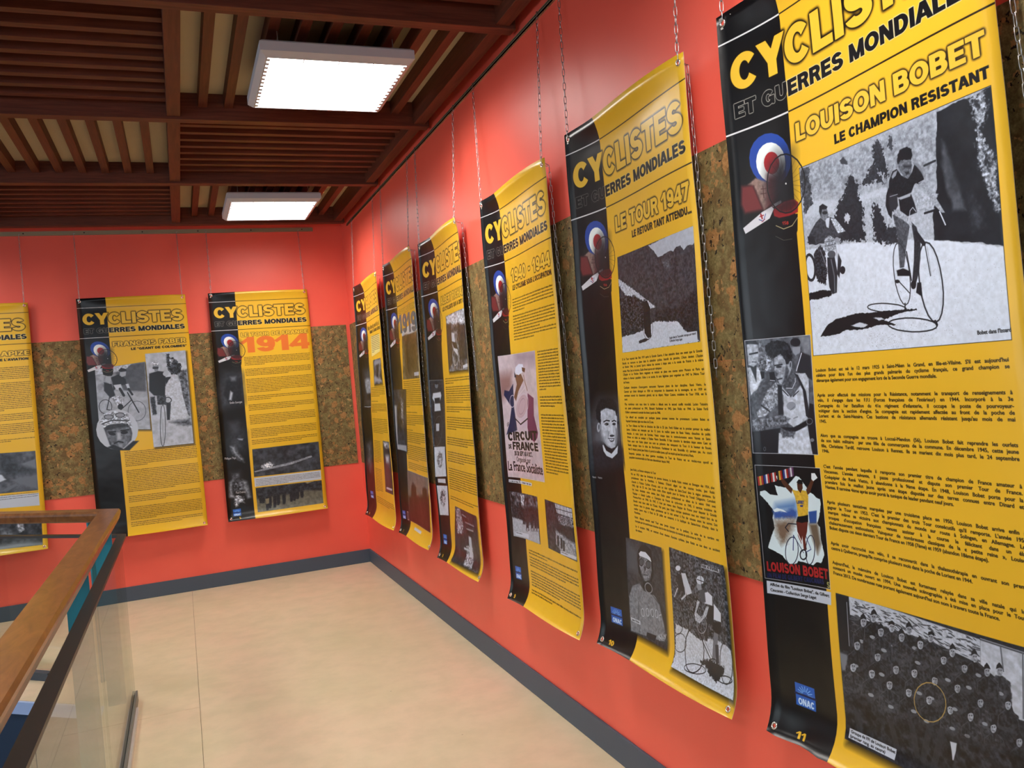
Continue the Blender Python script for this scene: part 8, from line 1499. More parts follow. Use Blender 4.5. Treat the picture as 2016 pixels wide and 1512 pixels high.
GEO = {'P6': [[[-5.8998, 0.055, 2.5617], [-6.1166, 0.02, 2.5831], [-6.732, 0.055, 2.5617]], [[-5.8971, 0.055, 2.1122], [-6.1157, 0.0234, 2.1231], [-6.7404, 0.055, 2.1122]], [[-5.894, 0.055, 1.6645], [-6.117, 0.0268, 1.6657], [-6.7498, 0.055, 1.6645]], [[-5.891, 0.055, 1.2187], [-6.1172, 0.0301, 1.2123], [-6.7592, 0.055, 1.2187]], [[-5.8879, 0.055, 0.7747], [-6.1182, 0.0335, 0.7628], [-6.7686, 0.055, 0.7747]], [[-5.8877, 0.055, 0.5452], [-6.1202, 0.0352, 0.5339], [-6.7692, 0.055, 0.5452]]],
'P5': [[[-4.8933, 0.055, 2.5363], [-5.1125, 0.02, 2.5571], [-5.7281, 0.055, 2.5363]], [[-4.8823, 0.055, 2.0912], [-5.1125, 0.0234, 2.1017], [-5.7277, 0.055, 2.0912]], [[-4.8698, 0.055, 1.6448], [-5.0988, 0.0268, 1.6456], [-5.7272, 0.055, 1.6448]], [[-4.8573, 0.055, 1.1961], [-5.0936, 0.0301, 1.1894], [-5.7267, 0.055, 1.1961]], [[-4.8447, 0.055, 0.7453], [-5.0918, 0.0335, 0.733], [-5.7263, 0.055, 0.7453]], [[-4.8439, 0.055, 0.5152], [-5.0944, 0.0352, 0.5035], [-5.7262, 0.055, 0.5152]]],
'P4': [[[-3.8756, 0.055, 2.5065], [-4.0635, 0.02, 2.5266], [-4.6918, 0.055, 2.5065]], [[-3.8719, 0.055, 2.0608], [-4.0599, 0.0234, 2.0706], [-4.6906, 0.055, 2.0608]], [[-3.8676, 0.055, 1.6149], [-4.0488, 0.0268, 1.6152], [-4.6894, 0.055, 1.6149]], [[-3.8634, 0.055, 1.1682], [-4.0481, 0.0301, 1.161], [-4.6881, 0.055, 1.1682]], [[-3.8592, 0.055, 0.7207], [-4.0486, 0.0335, 0.708], [-4.6868, 0.055, 0.7207]], [[-3.8589, 0.055, 0.4908], [-4.0527, 0.0352, 0.4787], [-4.6868, 0.055, 0.4908]]],
'P3': [[[-2.691, 0.055, 2.5068], [-2.9379, 0.02, 2.5269], [-3.5123, 0.055, 2.5068]], [[-2.6733, 0.055, 2.0623], [-2.9282, 0.0234, 2.0721], [-3.4933, 0.055, 2.0623]], [[-2.6533, 0.055, 1.615], [-2.9035, 0.0268, 1.6153], [-3.4719, 0.055, 1.615]], [[-2.6331, 0.055, 1.1639], [-2.8404, 0.0301, 1.1566], [-3.4503, 0.055, 1.1639]], [[-2.6128, 0.055, 0.7089], [-2.7904, 0.0335, 0.6961], [-3.4285, 0.055, 0.7089]], [[-2.6114, 0.055, 0.4784], [-2.7948, 0.0352, 0.4662], [-3.427, 0.055, 0.4784]]],
'P2': [[[-1.7025, 0.055, 2.5275], [-1.8864, 0.02, 2.5481], [-2.5183, 0.055, 2.5275]], [[-1.6765, 0.055, 2.0806], [-1.8942, 0.0234, 2.0908], [-2.4993, 0.055, 2.0806]], [[-1.6471, 0.055, 1.6302], [-1.8784, 0.0268, 1.6307], [-2.4776, 0.055, 1.6302]], [[-1.6173, 0.055, 1.1757], [-1.8357, 0.0301, 1.1686], [-2.4557, 0.055, 1.1757]], [[-1.5873, 0.055, 0.717], [-1.7799, 0.0335, 0.7043], [-2.4337, 0.055, 0.717]], [[-1.5853, 0.055, 0.4862], [-1.7849, 0.0352, 0.4741], [-2.4322, 0.055, 0.4862]]],
'P1': [[[-0.5505, 0.055, 2.5184], [-0.8252, 0.02, 2.5387], [-1.4764, 0.055, 2.5184]], [[-0.5045, 0.055, 2.0688], [-0.8184, 0.0234, 2.0788], [-1.4638, 0.055, 2.0688]], [[-0.4522, 0.055, 1.6152], [-0.7701, 0.0268, 1.6155], [-1.4496, 0.055, 1.6152]], [[-0.3995, 0.055, 1.1571], [-0.6967, 0.0301, 1.1497], [-1.4352, 0.055, 1.1571]], [[-0.3462, 0.055, 0.6945], [-0.6228, 0.0335, 0.6814], [-1.4207, 0.055, 0.6945]], [[-0.3427, 0.055, 0.4635], [-0.6284, 0.0352, 0.4511], [-1.4197, 0.055, 0.4635]]],
'B3': [[[-1.2355, 0.05, 2.583], [-1.0114, 0.05, 2.583], [-0.3775, 0.05, 2.583]], [[-1.2361, 0.05, 2.133], [-1.0112, 0.05, 2.133], [-0.3751, 0.05, 2.133]], [[-1.2368, 0.05, 1.683], [-1.011, 0.05, 1.683], [-0.3724, 0.05, 1.683]], [[-1.2374, 0.05, 1.233], [-1.0108, 0.05, 1.233], [-0.3697, 0.05, 1.233]], [[-1.2381, 0.05, 0.783], [-1.0106, 0.05, 0.783], [-0.367, 0.05, 0.783]], [[-1.2381, 0.05, 0.553], [-1.0106, 0.05, 0.553], [-0.3669, 0.05, 0.553]]],
'B2': [[[-2.2751, 0.05, 2.583], [-2.0525, 0.05, 2.583], [-1.4228, 0.05, 2.583]], [[-2.2735, 0.05, 2.133], [-2.0504, 0.05, 2.133], [-1.4195, 0.05, 2.133]], [[-2.2716, 0.05, 1.683], [-2.0481, 0.05, 1.683], [-1.4158, 0.05, 1.683]], [[-2.2697, 0.05, 1.233], [-2.0457, 0.05, 1.233], [-1.4122, 0.05, 1.233]], [[-2.2678, 0.05, 0.783], [-2.0434, 0.05, 0.783], [-1.4085, 0.05, 0.783]], [[-2.2677, 0.05, 0.553], [-2.0432, 0.05, 0.553], [-1.4082, 0.05, 0.553]]],
'B1': [[[-3.4882, 0.05, 2.57], [-3.2636, 0.05, 2.57], [-2.6282, 0.05, 2.57]], [[-3.4909, 0.05, 2.12], [-3.2663, 0.05, 2.12], [-2.6309, 0.05, 2.12]], [[-3.4938, 0.05, 1.67], [-3.2692, 0.05, 1.67], [-2.6338, 0.05, 1.67]], [[-3.4968, 0.05, 1.22], [-3.2722, 0.05, 1.22], [-2.6368, 0.05, 1.22]], [[-3.4998, 0.05, 0.77], [-3.2751, 0.05, 0.77], [-2.6398, 0.05, 0.77]], [[-3.5, 0.05, 0.54], [-3.2753, 0.05, 0.54], [-2.64, 0.05, 0.54]]]}
P11 = [(101.3, ["Louison Bobet est né le 12 mars 1925 à Saint-Méen le Grand, en Ille-et-Vilaine. S'il est aujourd'hui", "célèbre pour être l'un des plus grands palmarès du cyclisme français, ce grand champion se", "démarque également pour son engagement lors de la Seconde Guerre mondiale."]),
 (107.7, ["Après avoir effectué des missions pour la Résistance, notamment le transport de renseignements à", "vélo, il s'engage dans les F.F.I (Forces françaises de l'intérieur) en 1944. Incorporé à la 3e", "Compagnie du 1er Bataillon du 41e régiment d'infanterie, il occupe le poste de pourvoyeur-", "voltigeur dans la section d'engins. Sa compagnie est rapidement affectée au front de la poche de", "Lorient et de Saint-Nazaire. Ces bastions de résistance allemands résistent jusqu'au mois de mai", "1945."]),
 (118.0, ["Alors que sa compagnie se trouve à Locoal-Mendon (56), Louison Bobet fait reprendre les ourlets", "de son habit militaire  par une fille de commerçants de la commune. En décembre 1945, cette jeune", "fille, Christiane Tardif, retrouve Louison à Rennes. Ils se marient dix mois plus tard, le 24 septembre", "1946."]),
 (126.0, ["C'est l'année pendant laquelle il remporte son premier titre de champion de France amateur à", "Vincennes. L'année suivante, il passe professionnel et dispute son premier Tour de France.", "Coéquipier de René Vietto, il abandonne à la 9ème étape. En 1948, Louison Bobet porte pour la", "première fois le maillot jaune après une étape disputée sur des terres connues entre Dinard et", "Nantes. Il termine 4ème après avoir porté la tunique de leader pendant neuf jours."]),
 (135.2, ["Après plusieurs tentatives marquées par une troisième place en 1950, Louison Bobet arrive enfin à", "gagner le Tour en 1953. C'est le premier des trois Tour consécutifs qu'il remporte. L'année 1954", "marque même sa victoire aux championnats du monde sur route à Solingen, en Allemagne. Les", "troupes d'occupation françaises venues assister à la course le félicitent dans un élan", "chaleureusement enthousiaste. Vainqueur de nombreuses classiques de la « petite reine », Louison", "Bobet dispute ces deux derniers Tour de France en 1958 (7ème) et 1959 (abandon 18ème étape)."]),
 (145.8, ["Après avoir raccroché son vélo, il se reconvertit dans la thalassothérapie en ouvrant son premier", "centre à Quiberon, presqu'île comprise plusieurs mois dans la poche de Lorient en 1944."]),
 (150.8, ["Aujourd'hui, la mémoire de Louison Bobet est fortement relayée dans sa ville natale qui lui a", "consacré un musée ouvert en 1994. Une nouvelle scénographie a été mise en place pour le Tour de", "France 2013. De nombreuses rues portent également aujourd'hui son nom à travers toute la France."])]
P10 = [(90.6, ["Si le Tour reprend dès l'été 1919 après la Grande Guerre, il faut attendre deux ans avant que la Grande", "Boucle ne retrouve sa place dans le calendrier cycliste. Interdit de parution, L'Auto devient L'Equipe", "en février 1946. Le journal Sports relance les courses à étape avec « la ronde de France » la même", "année. Mais c'est un inconnu, Giulio Bresci qui en sort vainqueur."]),
 (96.2, ["L'Equipe et Le Parisien libéré réagissent en mettant en place une course entre Monaco et Paris qui", "relance la ferveur populaire. Grâce à ce succès, ils sont légitimes pour organiser en 1947 le 34ème Tour", "de France."]),
 (101.0, ["Quelques champions d'avant-guerre retrouvent l'épreuve phare de leur discipline. René Vietto, le", "Cannois qui s'était distingué en 1934 en remportant le classement de la montagne, et en 1939 en", "terminant second du classement général, est au départ. Victor Cosson, troisième du Tour 1938, est là", "aussi."]),
 (107.1, ["Plus nombreux sont ceux dont la carrière a débuté avec le second conflit mondial. Lucien Teisseire", "est passé professionnel en 1941, Edouard Fachleitner en 1943, Jean Robic en 1944. Le Suisse Ferdi", "Kübler a commencé à cumuler les titres à partir de 1940."]),
 (111.8, ["Cet effectif est complété par quelques jeunes pousses comme les prometteurs Louison Bobet et", "Raphaël Géminiani, âgés tous deux de 22 ans."]),
 (114.9, ["Le Tour s'élance de Paris en direction de Lille le 25 juin. Ferdi Kübler est le premier porteur du maillot", "jaune. L'édition est marquée par les 15 jours de maillot jaune de René Vietto, chouchou du public", "français. A trois jours de l'arrivée, Vietto craque dans le contre-la-montre entre Vannes et Saint-", "Brieuc et cède sa tunique à l'Italien Pierre Brambilla. Il faut attendre la dernière étape entre Caen et", "Paris pour voir Robic placer son nom au palmarès des vainqueurs du Tour. A la hauteur de Rouen,", "Robic attaque dans la côte de Bon-Secours. Fachleitner le suit, Brambilla n'y parvient pas. Au cours", "des 21 étapes, jamais Jean Robic n'a porté le maillot jaune, qu'il ne reçoit qu'une fois arrivé à Paris."]),
 (125.2, ["Suspendu pendant les deux guerres mondiales, le Tour de France est un rendez-vous sportif et", "populaire incontournable de l'été sans discontinuer depuis 1947."]),
 (131.2, ["Jean Robic, un Breton vainqueur du Tour"]),
 (132.8, ["Né en 1921 dans les Ardennes de parents bretons, la famille Robic revient en Bretagne dès 1924, plus", "précisément dans le Morbihan, à Radenac. D'abord aligné sur des courses locales, Jean Robic", "s'inscrit à l'Union Cycliste d'Auray, puis au club cycliste de Saint-Cloud dans la région parisienne. En", "1943, âgé de 22 ans, Jean Robic craint d'être appelé pour le Service du Travail Obligatoire. Cumulant", "les bons résultats cette année, Jean Robic passe professionnel au début de la saison 1944 avec", "l'équipe « Génial Lucifer ». Champion de France de cyclo-cross en 1945, il termine troisième de", "Monaco-Paris en 1946. En 1947, il n'est pas retenu dans l'équipe de France pour disputer la Grande", "Boucle mais dans celle de l'Ouest. Mal parti, Jean Robic rattrape quasiment tout son retard lors de sa", "victoire dans la grande étape pyrénéenne qui le voit arriver à Pau dix minutes avant les autres. Son", "maillot jaune reçu à Paris le 20 juillet est conservé, à la basilique de Sainte-Anne d'Auray, dans le", "Morbihan."]),
 (148.8, ["Robic dispute ensuite neuf Tour sans jamais monter sur le podium. La suite de sa carrière est", "marquée par de nombreuses victoires dont le titre de champion du monde de cyclo-cross en 1950."]),
 (152.2, ["Le 6 octobre 1980, en rentrant d'une réunion d'anciens cyclistes, Jean Robic se tue dans un accident", "de voiture."])]
def body(A, paras, x0, x1, pitch, em):
    for v, lines in paras:
        for i, l in enumerate(lines):
            last = i == len(lines)-1
            r = put(A, l, x0, x1, v+i*pitch, em, (.10, .08, .04), 'b', not last or v == paras[0][0] and False)
def fill(A, blocks, x0=25.3, x1=82.2, h=.62):
    for i, b in enumerate(blocks):
        y, n, p = b[:3]; a, c = (b[3], b[4]) if len(b) > 3 else (x0, x1); filler(A, a, c, y, n, p, h, seed=i*7+int(y), last=.3+.5*((i*37) % 10)/10)
def emblem(A): A.clip = None; run_ops(A, TRACES['EM']); A.clip = None
def art(k):
    px = dict(P6=13, P5=11, P4=8, P3=6, P2=6, P1=6, B3=6, B2=6, B1=6)[k]
    A = Art(px); T = TRACES[k]
    if k == 'P6':
        template(A, 'LOUISON BOBET', 'LE CHAMPION RESISTANT', '11', nb=41.9); run_ops(A, T); A.clip = None; emblem(A); body(A, P11, 25.2, 80.2, 1.34, 1.16)
        put(A, "Bobet dans l'Izoard", 74.0, 81.4, 95.6, 1.15, BLK, 'b')
        logo(A); number(A, '11')
    elif k == 'P5':
        template(A, 'LE TOUR 1947', 'LE RETOUR TANT ATTENDU...', '10', nb=43.8, nc=5.6, nx0=28, sx0=41, sb=48.2, sc=2.5); run_ops(A, T); A.clip = None; emblem(A); body(A, P10, 27.2, 82, 1.43, 1.12); logo(A, 6.6); number(A, '10', 6.5); put(A, 'René Vietto', 1.6, 7.6, 135.8, 1.1, [.75,.75,.78], 'b')
    elif k == 'P4':
        template(A, '1940 - 1944', "LE CYCLISME SOUS L'OCCUPATION", '9', nb=44.6, nc=6, nx0=29, sx0=30, sb=48.6, sc=2.4); run_ops(A, T); A.clip = None; emblem(A)
        fill(A, [(53.2, 5, 1.4, 29, 82), (61.2, 6, 1.4, 28.5, 82), (69.6, 3, 1.4, 28, 82), (80, 14, 1.3, 57.5, 82), (100.3, 4, 1.35, 57.3, 82), (108.3, 20, 1.36, 57, 82), (174.7, 2, 1.4), (178, 4, 1.35), (185, 6, 1.35), (194.2, 2, 1.3)], h=.66); logo(A, 6, 185); number(A, '9', 6.5)
    elif k == 'P3':
        template(A, 'ALBERT RICHARD', 'LE CYCLISTE QUI A DIT NON', '8', nb=42.2, nx0=25.5, sx0=28, sb=46.6); run_ops(A, T); A.clip = None; emblem(A)
        fill(A, [(87.6, 3, 1.4), (92.8, 8, 1.3), (104.8, 3, 1.35), (111.2, 6, 1.38), (123.5, 4, 1.35), (132.5, 5, 1.4), (142.8, 10, 1.4), (160.5, 2, 1.4)]); logo(A, 6, 186.5); number(A, '8', 8)
    elif k == 'P2':
        run = TRACES['P2']; template(A, None, None, '7'); run_ops(A, run); A.clip = None; put(A, 'LE TOUR DE FRANCE', 24, 82, 39.9, 3.4, YEL*[1,1.03,1.4], glow=BRN, gr=.3, ga=.7); emblem(A)
        fill(A, [(88.5, 14, 1.38), (110.5, 1, 1.3), (112.6, 6, 1.35), (123.3, 1, 1.3), (125, 6, 1.37), (134.6, 8, 1.38), (147.4, 4, 1.35)]); logo(A, 4, 185); number(A, '7', 8); A.poly([14,185,18,185,18,191.5,14,191.5], [.62,.6,.62]); A.poly([14.5,185.6,17.5,185.6,17.5,190.8,14.5,190.8], [.25,.22,.24])
    elif k == 'P1':
        template(A, None, 'PENDANT LA GRANDE GUERRE', '6', sx0=33, sb=44.2); filler(A, 25, 82, 40.6, 1, 4, 3.4, BRN*1.6, 5, last=.97); run_ops(A, T); A.clip = None; emblem(A)
        fill(A, [(47.6, 10, 1.4, 39, 77), (89.6, 6, 1.38), (101, 1, 1.3), (103.4, 6, 1.3), (115.8, 9, 1.42), (134.6, 14, 1.38, 25.3, 50), (158.6, 15, 1.38, 25.3, 48), (183.4, 4, 1.5)]); logo(A, 9, 180); number(A, '6', 8)
    elif k == 'B3':
        template(A, None, None, '5'); run_ops(A, [o for o in T if o[0] == 'T' and o[1] == '1914']); put(A, 'LE TOUR DE FRANCE', 24, 82.4, 39.9, 3.4, YEL*[1,1.03,1.4], glow=BRN, gr=.3, ga=.8); emblem(A); run_ops(A, [o for o in T if not (o[0] == 'T' and o[1] == '1914')]); A.clip = None
        fill(A, [(58.8, 6, 1.36), (69.6, 5, 1.36), (78.6, 9, 1.45), (94, 3, 1.5), (101.6, 4, 1.5), (111, 6, 1.48), (123.2, 6, 1.46), (133.4, 3, 1.5)]); logo(A, 4.6, 192); number(A, '5', 9)
    elif k == 'B2':
        template(A, 'FRANCOIS FABER', 'LE "GEANT DE COLOMBES"', '4', nb=41.7, nc=4.0, sx0=38, sb=45.6, sc=2.0); run_ops(A, T); A.clip = None; emblem(A)
        fill(A, [(132, 9, 1.47), (147.8, 13, 1.47), (169.8, 4, 1.5), (179.2, 8, 1.44), (192, 3, 1.45)])
    elif k == 'B1':
        template(A, 'OCTAVE LAPIZE', "DE L'AVIATION", '3', nb=42.8, nc=3.8, nx0=27, nx1=83.6, sx0=60, sb=46.8, sc=2.0); run_ops(A, T); A.clip = None; emblem(A)
        fill(A, [(52.4, 8, 1.48), (64.8, 16, 1.47), (90.3, 5, 1.5), (98.3, 7, 1.5), (110.6, 2, 1.4)])
    return A
def print_material(k):
    A = art(k); im = bpy.data.images.new('print_' + k, A.w, A.h); buf = np.ones((A.h, A.w, 4), np.float32); buf[..., :3] = np.clip(A.a[::-1], 0, 1)
    uR = {'P3': 74.5, 'P2': 75.5}.get(k, 85.0)
    for u, v in ((2.6, 2.4), (82.4 if uR > 80 else uR-1.2, 2.4), (2.6, H_CM-2.4), (82.4 if uR > 80 else uR-1.2, H_CM-2.4)):   # punched eyelet holes
        yy, xx = np.mgrid[0:A.h, 0:A.w] if False else (np.arange(A.h)[:, None], np.arange(A.w)[None]); q = ((xx+.5)/A.px-u)**2 + ((A.h-yy-.5)/A.px-v)**2; buf[..., 3][q < .62**2] = 0
    im.alpha_mode = 'CHANNEL_PACKED'; im.pixels.foreach_set(buf.ravel()); im.update(); im.pack()
    m = mat('banner_print_' + k, (1,1,1), .30, spec=.45); N, L, B = nodes(m); t = N.new('ShaderNodeTexImage'); t.image = im; t.interpolation = 'Cubic'
    uvn = N.new('ShaderNodeUVMap'); L.new(uvn.outputs[0], t.inputs[0]); L.new(t.outputs[0], B.inputs['Base Color']); L.new(t.outputs[1], B.inputs['Alpha'])
    mb = mat('banner_backing_' + k, lin(216, 214, 206), .5); Nb, Lb_, Bb = nodes(mb); tb_ = Nb.new('ShaderNodeTexImage'); tb_.image = im; ub_ = Nb.new('ShaderNodeUVMap'); Lb_.new(ub_.outputs[0], tb_.inputs[0]); Lb_.new(tb_.outputs[1], Bb.inputs['Alpha'])
    tc = N.new('ShaderNodeTexCoord'); n = N.new('ShaderNodeTexNoise'); n.inputs['Scale'].default_value = 5; n.inputs['Detail'].default_value = 2; L.new(tc.outputs['Object'], n.inputs['Vector']); bump(m, n.outputs[0], .25, .02)
    return m, mb

# ================================================================ room shell
ZP, ZS, ZSL, ZM = 3.295, 3.15, 3.218, 3.163         # plaster, beam soffit, slat bottom
XW, YF = -9.0, -13.0                      # far left wall, wall behind the camera
CORK0, CORK1 = 0.939, 2.241
def plane_wall(name, vs, m): return link(name, me_from(name, vs, [(0,1,2,3)]), m, kind='structure')
wr = link('wall_right', box('wall_right', 0, YF, -.1, .12, .12, 3.42), M['red'], kind='structure')
wb = link('wall_back', box('wall_back', XW, 0, -.1, 0, .12, 3.42), M['red'], kind='structure')
# left wall with a band of windows over the stairs
V_ = []
for b in [(XW-.12, YF, -3, XW, .12, .8), (XW-.12, YF, 3.0, XW, .12, 3.42), (XW-.12, YF, .8, XW, -9.0, 3.0), (XW-.12, -.3, .8, XW, .12, 3.0)]: V_.append(b)
link('wall_left', boxes('wall_left', V_), M['white'], kind='structure')
V_ = [(XW, YF-.12, -.1, 0, YF, .5), (XW, YF-.12, 2.9, 0, YF, 3.42), (XW, YF-.12, .5, -7.9, YF, 2.9), (-.9, YF-.12, .5, 0, YF, 2.9)]
link('wall_front', boxes('wall_front', V_), M['white'], kind='structure')
w1 = link('window_1', boxes('window_frame', [(XW-.08, y-.03, .8, XW-.02, y+.03, 3.0) for y in (-8.97, -6.8, -4.65, -2.5, -.33)] + [(XW-.08, -9, .8, XW-.02, -.3, .86), (XW-.08, -9, 2.94, XW-.02, -.3, 3.0)]), M['frame_paint'], kind='structure')
w2 = link('window_2', boxes('window_frame', [(x-.03, YF-.08, .5, x+.03, YF-.02, 2.9) for x in (-7.87, -6.1, -4.4, -2.65, -.93)] + [(-7.9, YF-.08, .5, -.9, YF-.02, .56), (-7.9, YF-.08, 2.84, -.9, YF-.02, 2.9)]), M['frame_paint'], kind='structure')

# cork dado: rows of veneered panels, 5 mm proud of the paint, hairline joints
def cork(parent, run):
    k = 0; zm = 1.596; g = .0002
    for (s0, s1) in run:
        for (za, zb) in ((CORK0, zm-g), (zm+g, CORK1)):
            if parent is wr: me = box('cork_panel', -.005, s0+g, za, 0, s1-g, zb)
            else: me = box('cork_panel', s0+g, -.005, za, s1-g, 0, zb)
            link('cork_panel', me, M['cork'], parent)
cork(wr, [(-13+i*1.3, -13+(i+1)*1.3) for i in range(10)])
cork(wb, [(-9+i*1.28, min(-.005, -9+(i+1)*1.28)) for i in range(8) if -9+i*1.28 < -.1])

link('baseboard_right', box('baseboard_right', -.012, YF, .0, 0, 0, .122, .002), M['baseboard'], kind='structure')
link('baseboard_back', box('baseboard_back', XW, -.012, .0, -.012, 0, .122, .002), M['baseboard'], kind='structure')
# picture rails
def rail(name, L, along):
    c = [(-.002,0,0), ]
    if along == 'y': bs = [(-.013, L[0], 3.112, 0, L[1], 3.118), (-.013, L[0], 3.112, -.010, L[1], 3.122), (-.004, L[0], 3.118, 0, L[1], 3.132), (-.012, L[0], 3.129, 0, L[1], 3.132)]
    else: bs = [(L[0], -.018, 3.124, L[1], 0, 3.158)]
    r = link(name, boxes(name, bs), M['rail'], kind='structure')
    if along == 'y': link('channel', boxes('channel', [(-.010, L[0], 3.119, -.0045, L[1], 3.128)]), M['rail_dark'], r)
    else:
        for i in range(12): x = L[1]-.1-i*.45; link('screw_head', boxes('screw_head', [(x-.005, -.0205, 3.136, x+.005, -.018, 3.146)]), M['rail_dark'], r)
rail('trim_1', (YF, -.30), 'y'); rail('trim_2', (XW, -.27), 'x')

# ceiling: plaster slab, coffer beams, slats
ceil = link('ceiling', box('ceiling', XW, YF, ZP, 0, 0, ZP+.12), M['plaster'], kind='structure')
MOD = 1.39; yb = [-.20 - i*MOD for i in range(10)]; BW = .067
xm = [-1.447 - i*1.4 for i in range(5)]
for y in yb: link('beam', box('beam', XW, y-BW, ZS, -.018, y, ZP, .002), M['mahogany_x'], ceil)
def short_beam(x0, x1, y0, y1): link('cross_beam', box('cross_beam', x0, y0, ZM, x1, y1, ZP, .002), M['mahogany'], ceil)
cols = [-.115] + xm
for i in range(len(yb)-1):
    ya, yc = yb[i+1], yb[i]-BW
    short_beam(-.115, -.048, ya, yc)
    for x in xm: short_beam(x-BW/2, x+BW/2, ya, yc)
slat_x = box('slat', 0, 0, 0, 1.333, .046, ZP-ZSL, .0015); slat_y = box('slat', 0, 0, 0, .046, MOD-BW, ZP-ZSL, .0015)
slat_x.materials.append(M['mahogany_x']); slat_y.materials.append(M['mahogany'])
slat_x1 = box('slat', 0, 0, 0, 1.2985, .046, ZP-ZSL, .0015); slat_x1.materials.append(M['mahogany_x'])
fixtures = []
for i in range(5):
    ya, yc = yb[i+1], yb[i]-BW
    for j in range(4):
        xr = -.115 if j == 0 else xm[j-1]-BW/2; xl = xm[j]+BW/2
        light = (i + j) % 2 == 0
        if light:
            n = 9
            for k in range(n):
                o = link('slat', slat_y, None, ceil); o.location = ((xr - .119 - .138*k if j else xl + .118 + .1335*k) - .023, ya, ZSL)
            if i % 2 == 0: fixtures.append(((xl+xr)/2, (ya+yc)/2, i, j))
        else:
            for k in range(9):
                o = link('slat', slat_x1 if j == 0 else slat_x, None, ceil); o.location = (xl, yc - .09 - .139*k - .023, ZSL)
# floor: sheets with worn joints, a stair opening at the left
X1, X2, YJ = -1.583, -2.215, -3.045
VC = (-2.07, -2.70)
fl = link('floor', me_from('floor_base', [(0,0,-.012),(0,YF,-.012),(VC[0],YF,-.012),(VC[0],VC[1],-.012),(-4.6,-.47,-.012),(XW,-.47,-.012),(XW,0,-.012)], [(0,1,2,3,4,5,6)][::1]), mat('joint_grime', lin(96, 84, 66), .8), kind='structure')
bm = bmesh.new(); bm.from_mesh(fl.data); bmesh.ops.recalc_face_normals(bm, faces=bm.faces)
for f in bm.faces:
    if f.normal.z < 0: f.normal_flip()
bm.to_mesh(fl.data); bm.free()
def slab(pts, g=.0012):
    n = len(pts); vs = [(x, y, 0) for x, y in pts] + [(x, y, -.011) for x, y in pts]
    me = me_from('floor_panel', vs, [tuple(range(n)), tuple(range(2*n-1, n-1, -1))] + [(i, n+i, n+(i+1)%n, (i+1)%n) for i in range(n)])
    bm = bmesh.new(); bm.from_mesh(me); bmesh.ops.recalc_face_normals(bm, faces=bm.faces); bm.to_mesh(me); bm.free()
    link('floor_panel', me, M['floor'], fl)
g = .0009
slab([(0,0), (X1+g,0), (X1+g,YF), (0,YF)])
slab([(X1-g,0), (X2+g,0), (X2+g,-2.57), (VC[0],VC[1]), (VC[0],YJ+g), (X1-g,YJ+g)])
slab([(X1-g,YJ-g), (VC[0],YJ-g), (VC[0],YF), (X1-g,YF)])
slab([(X2-g,0), (XW,0), (XW,-.47), (-4.6,-.47), (X2-g,-2.565)])
# stairwell under the guard rail
a0, a1 = Vector((VC[0], VC[1], 0)), Vector((-4.6, -.47, 0))
link('trim_3', prism('fascia', [(0,0),(.02,0),(.02,-.07),(0,-.07)], [a1, a0, Vector((VC[0], YF, 0))]), M['fascia'], kind='structure')
sw = link('wall_stairwell', me_from('wall_stairwell', [(-4.6,-.47,-.07),(VC[0],VC[1],-.07),(VC[0],YF,-.07),(XW,YF,-.07),(XW,-.47,-.07),(-4.6,-.47,-3),(VC[0],VC[1],-3),(VC[0],YF,-3),(XW,YF,-3),(XW,-.47,-3)], [(0,1,6,5),(1,2,7,6),(4,0,5,9),(2,3,8,7),(5,6,7,8,9)]), M['navy'], kind='structure')

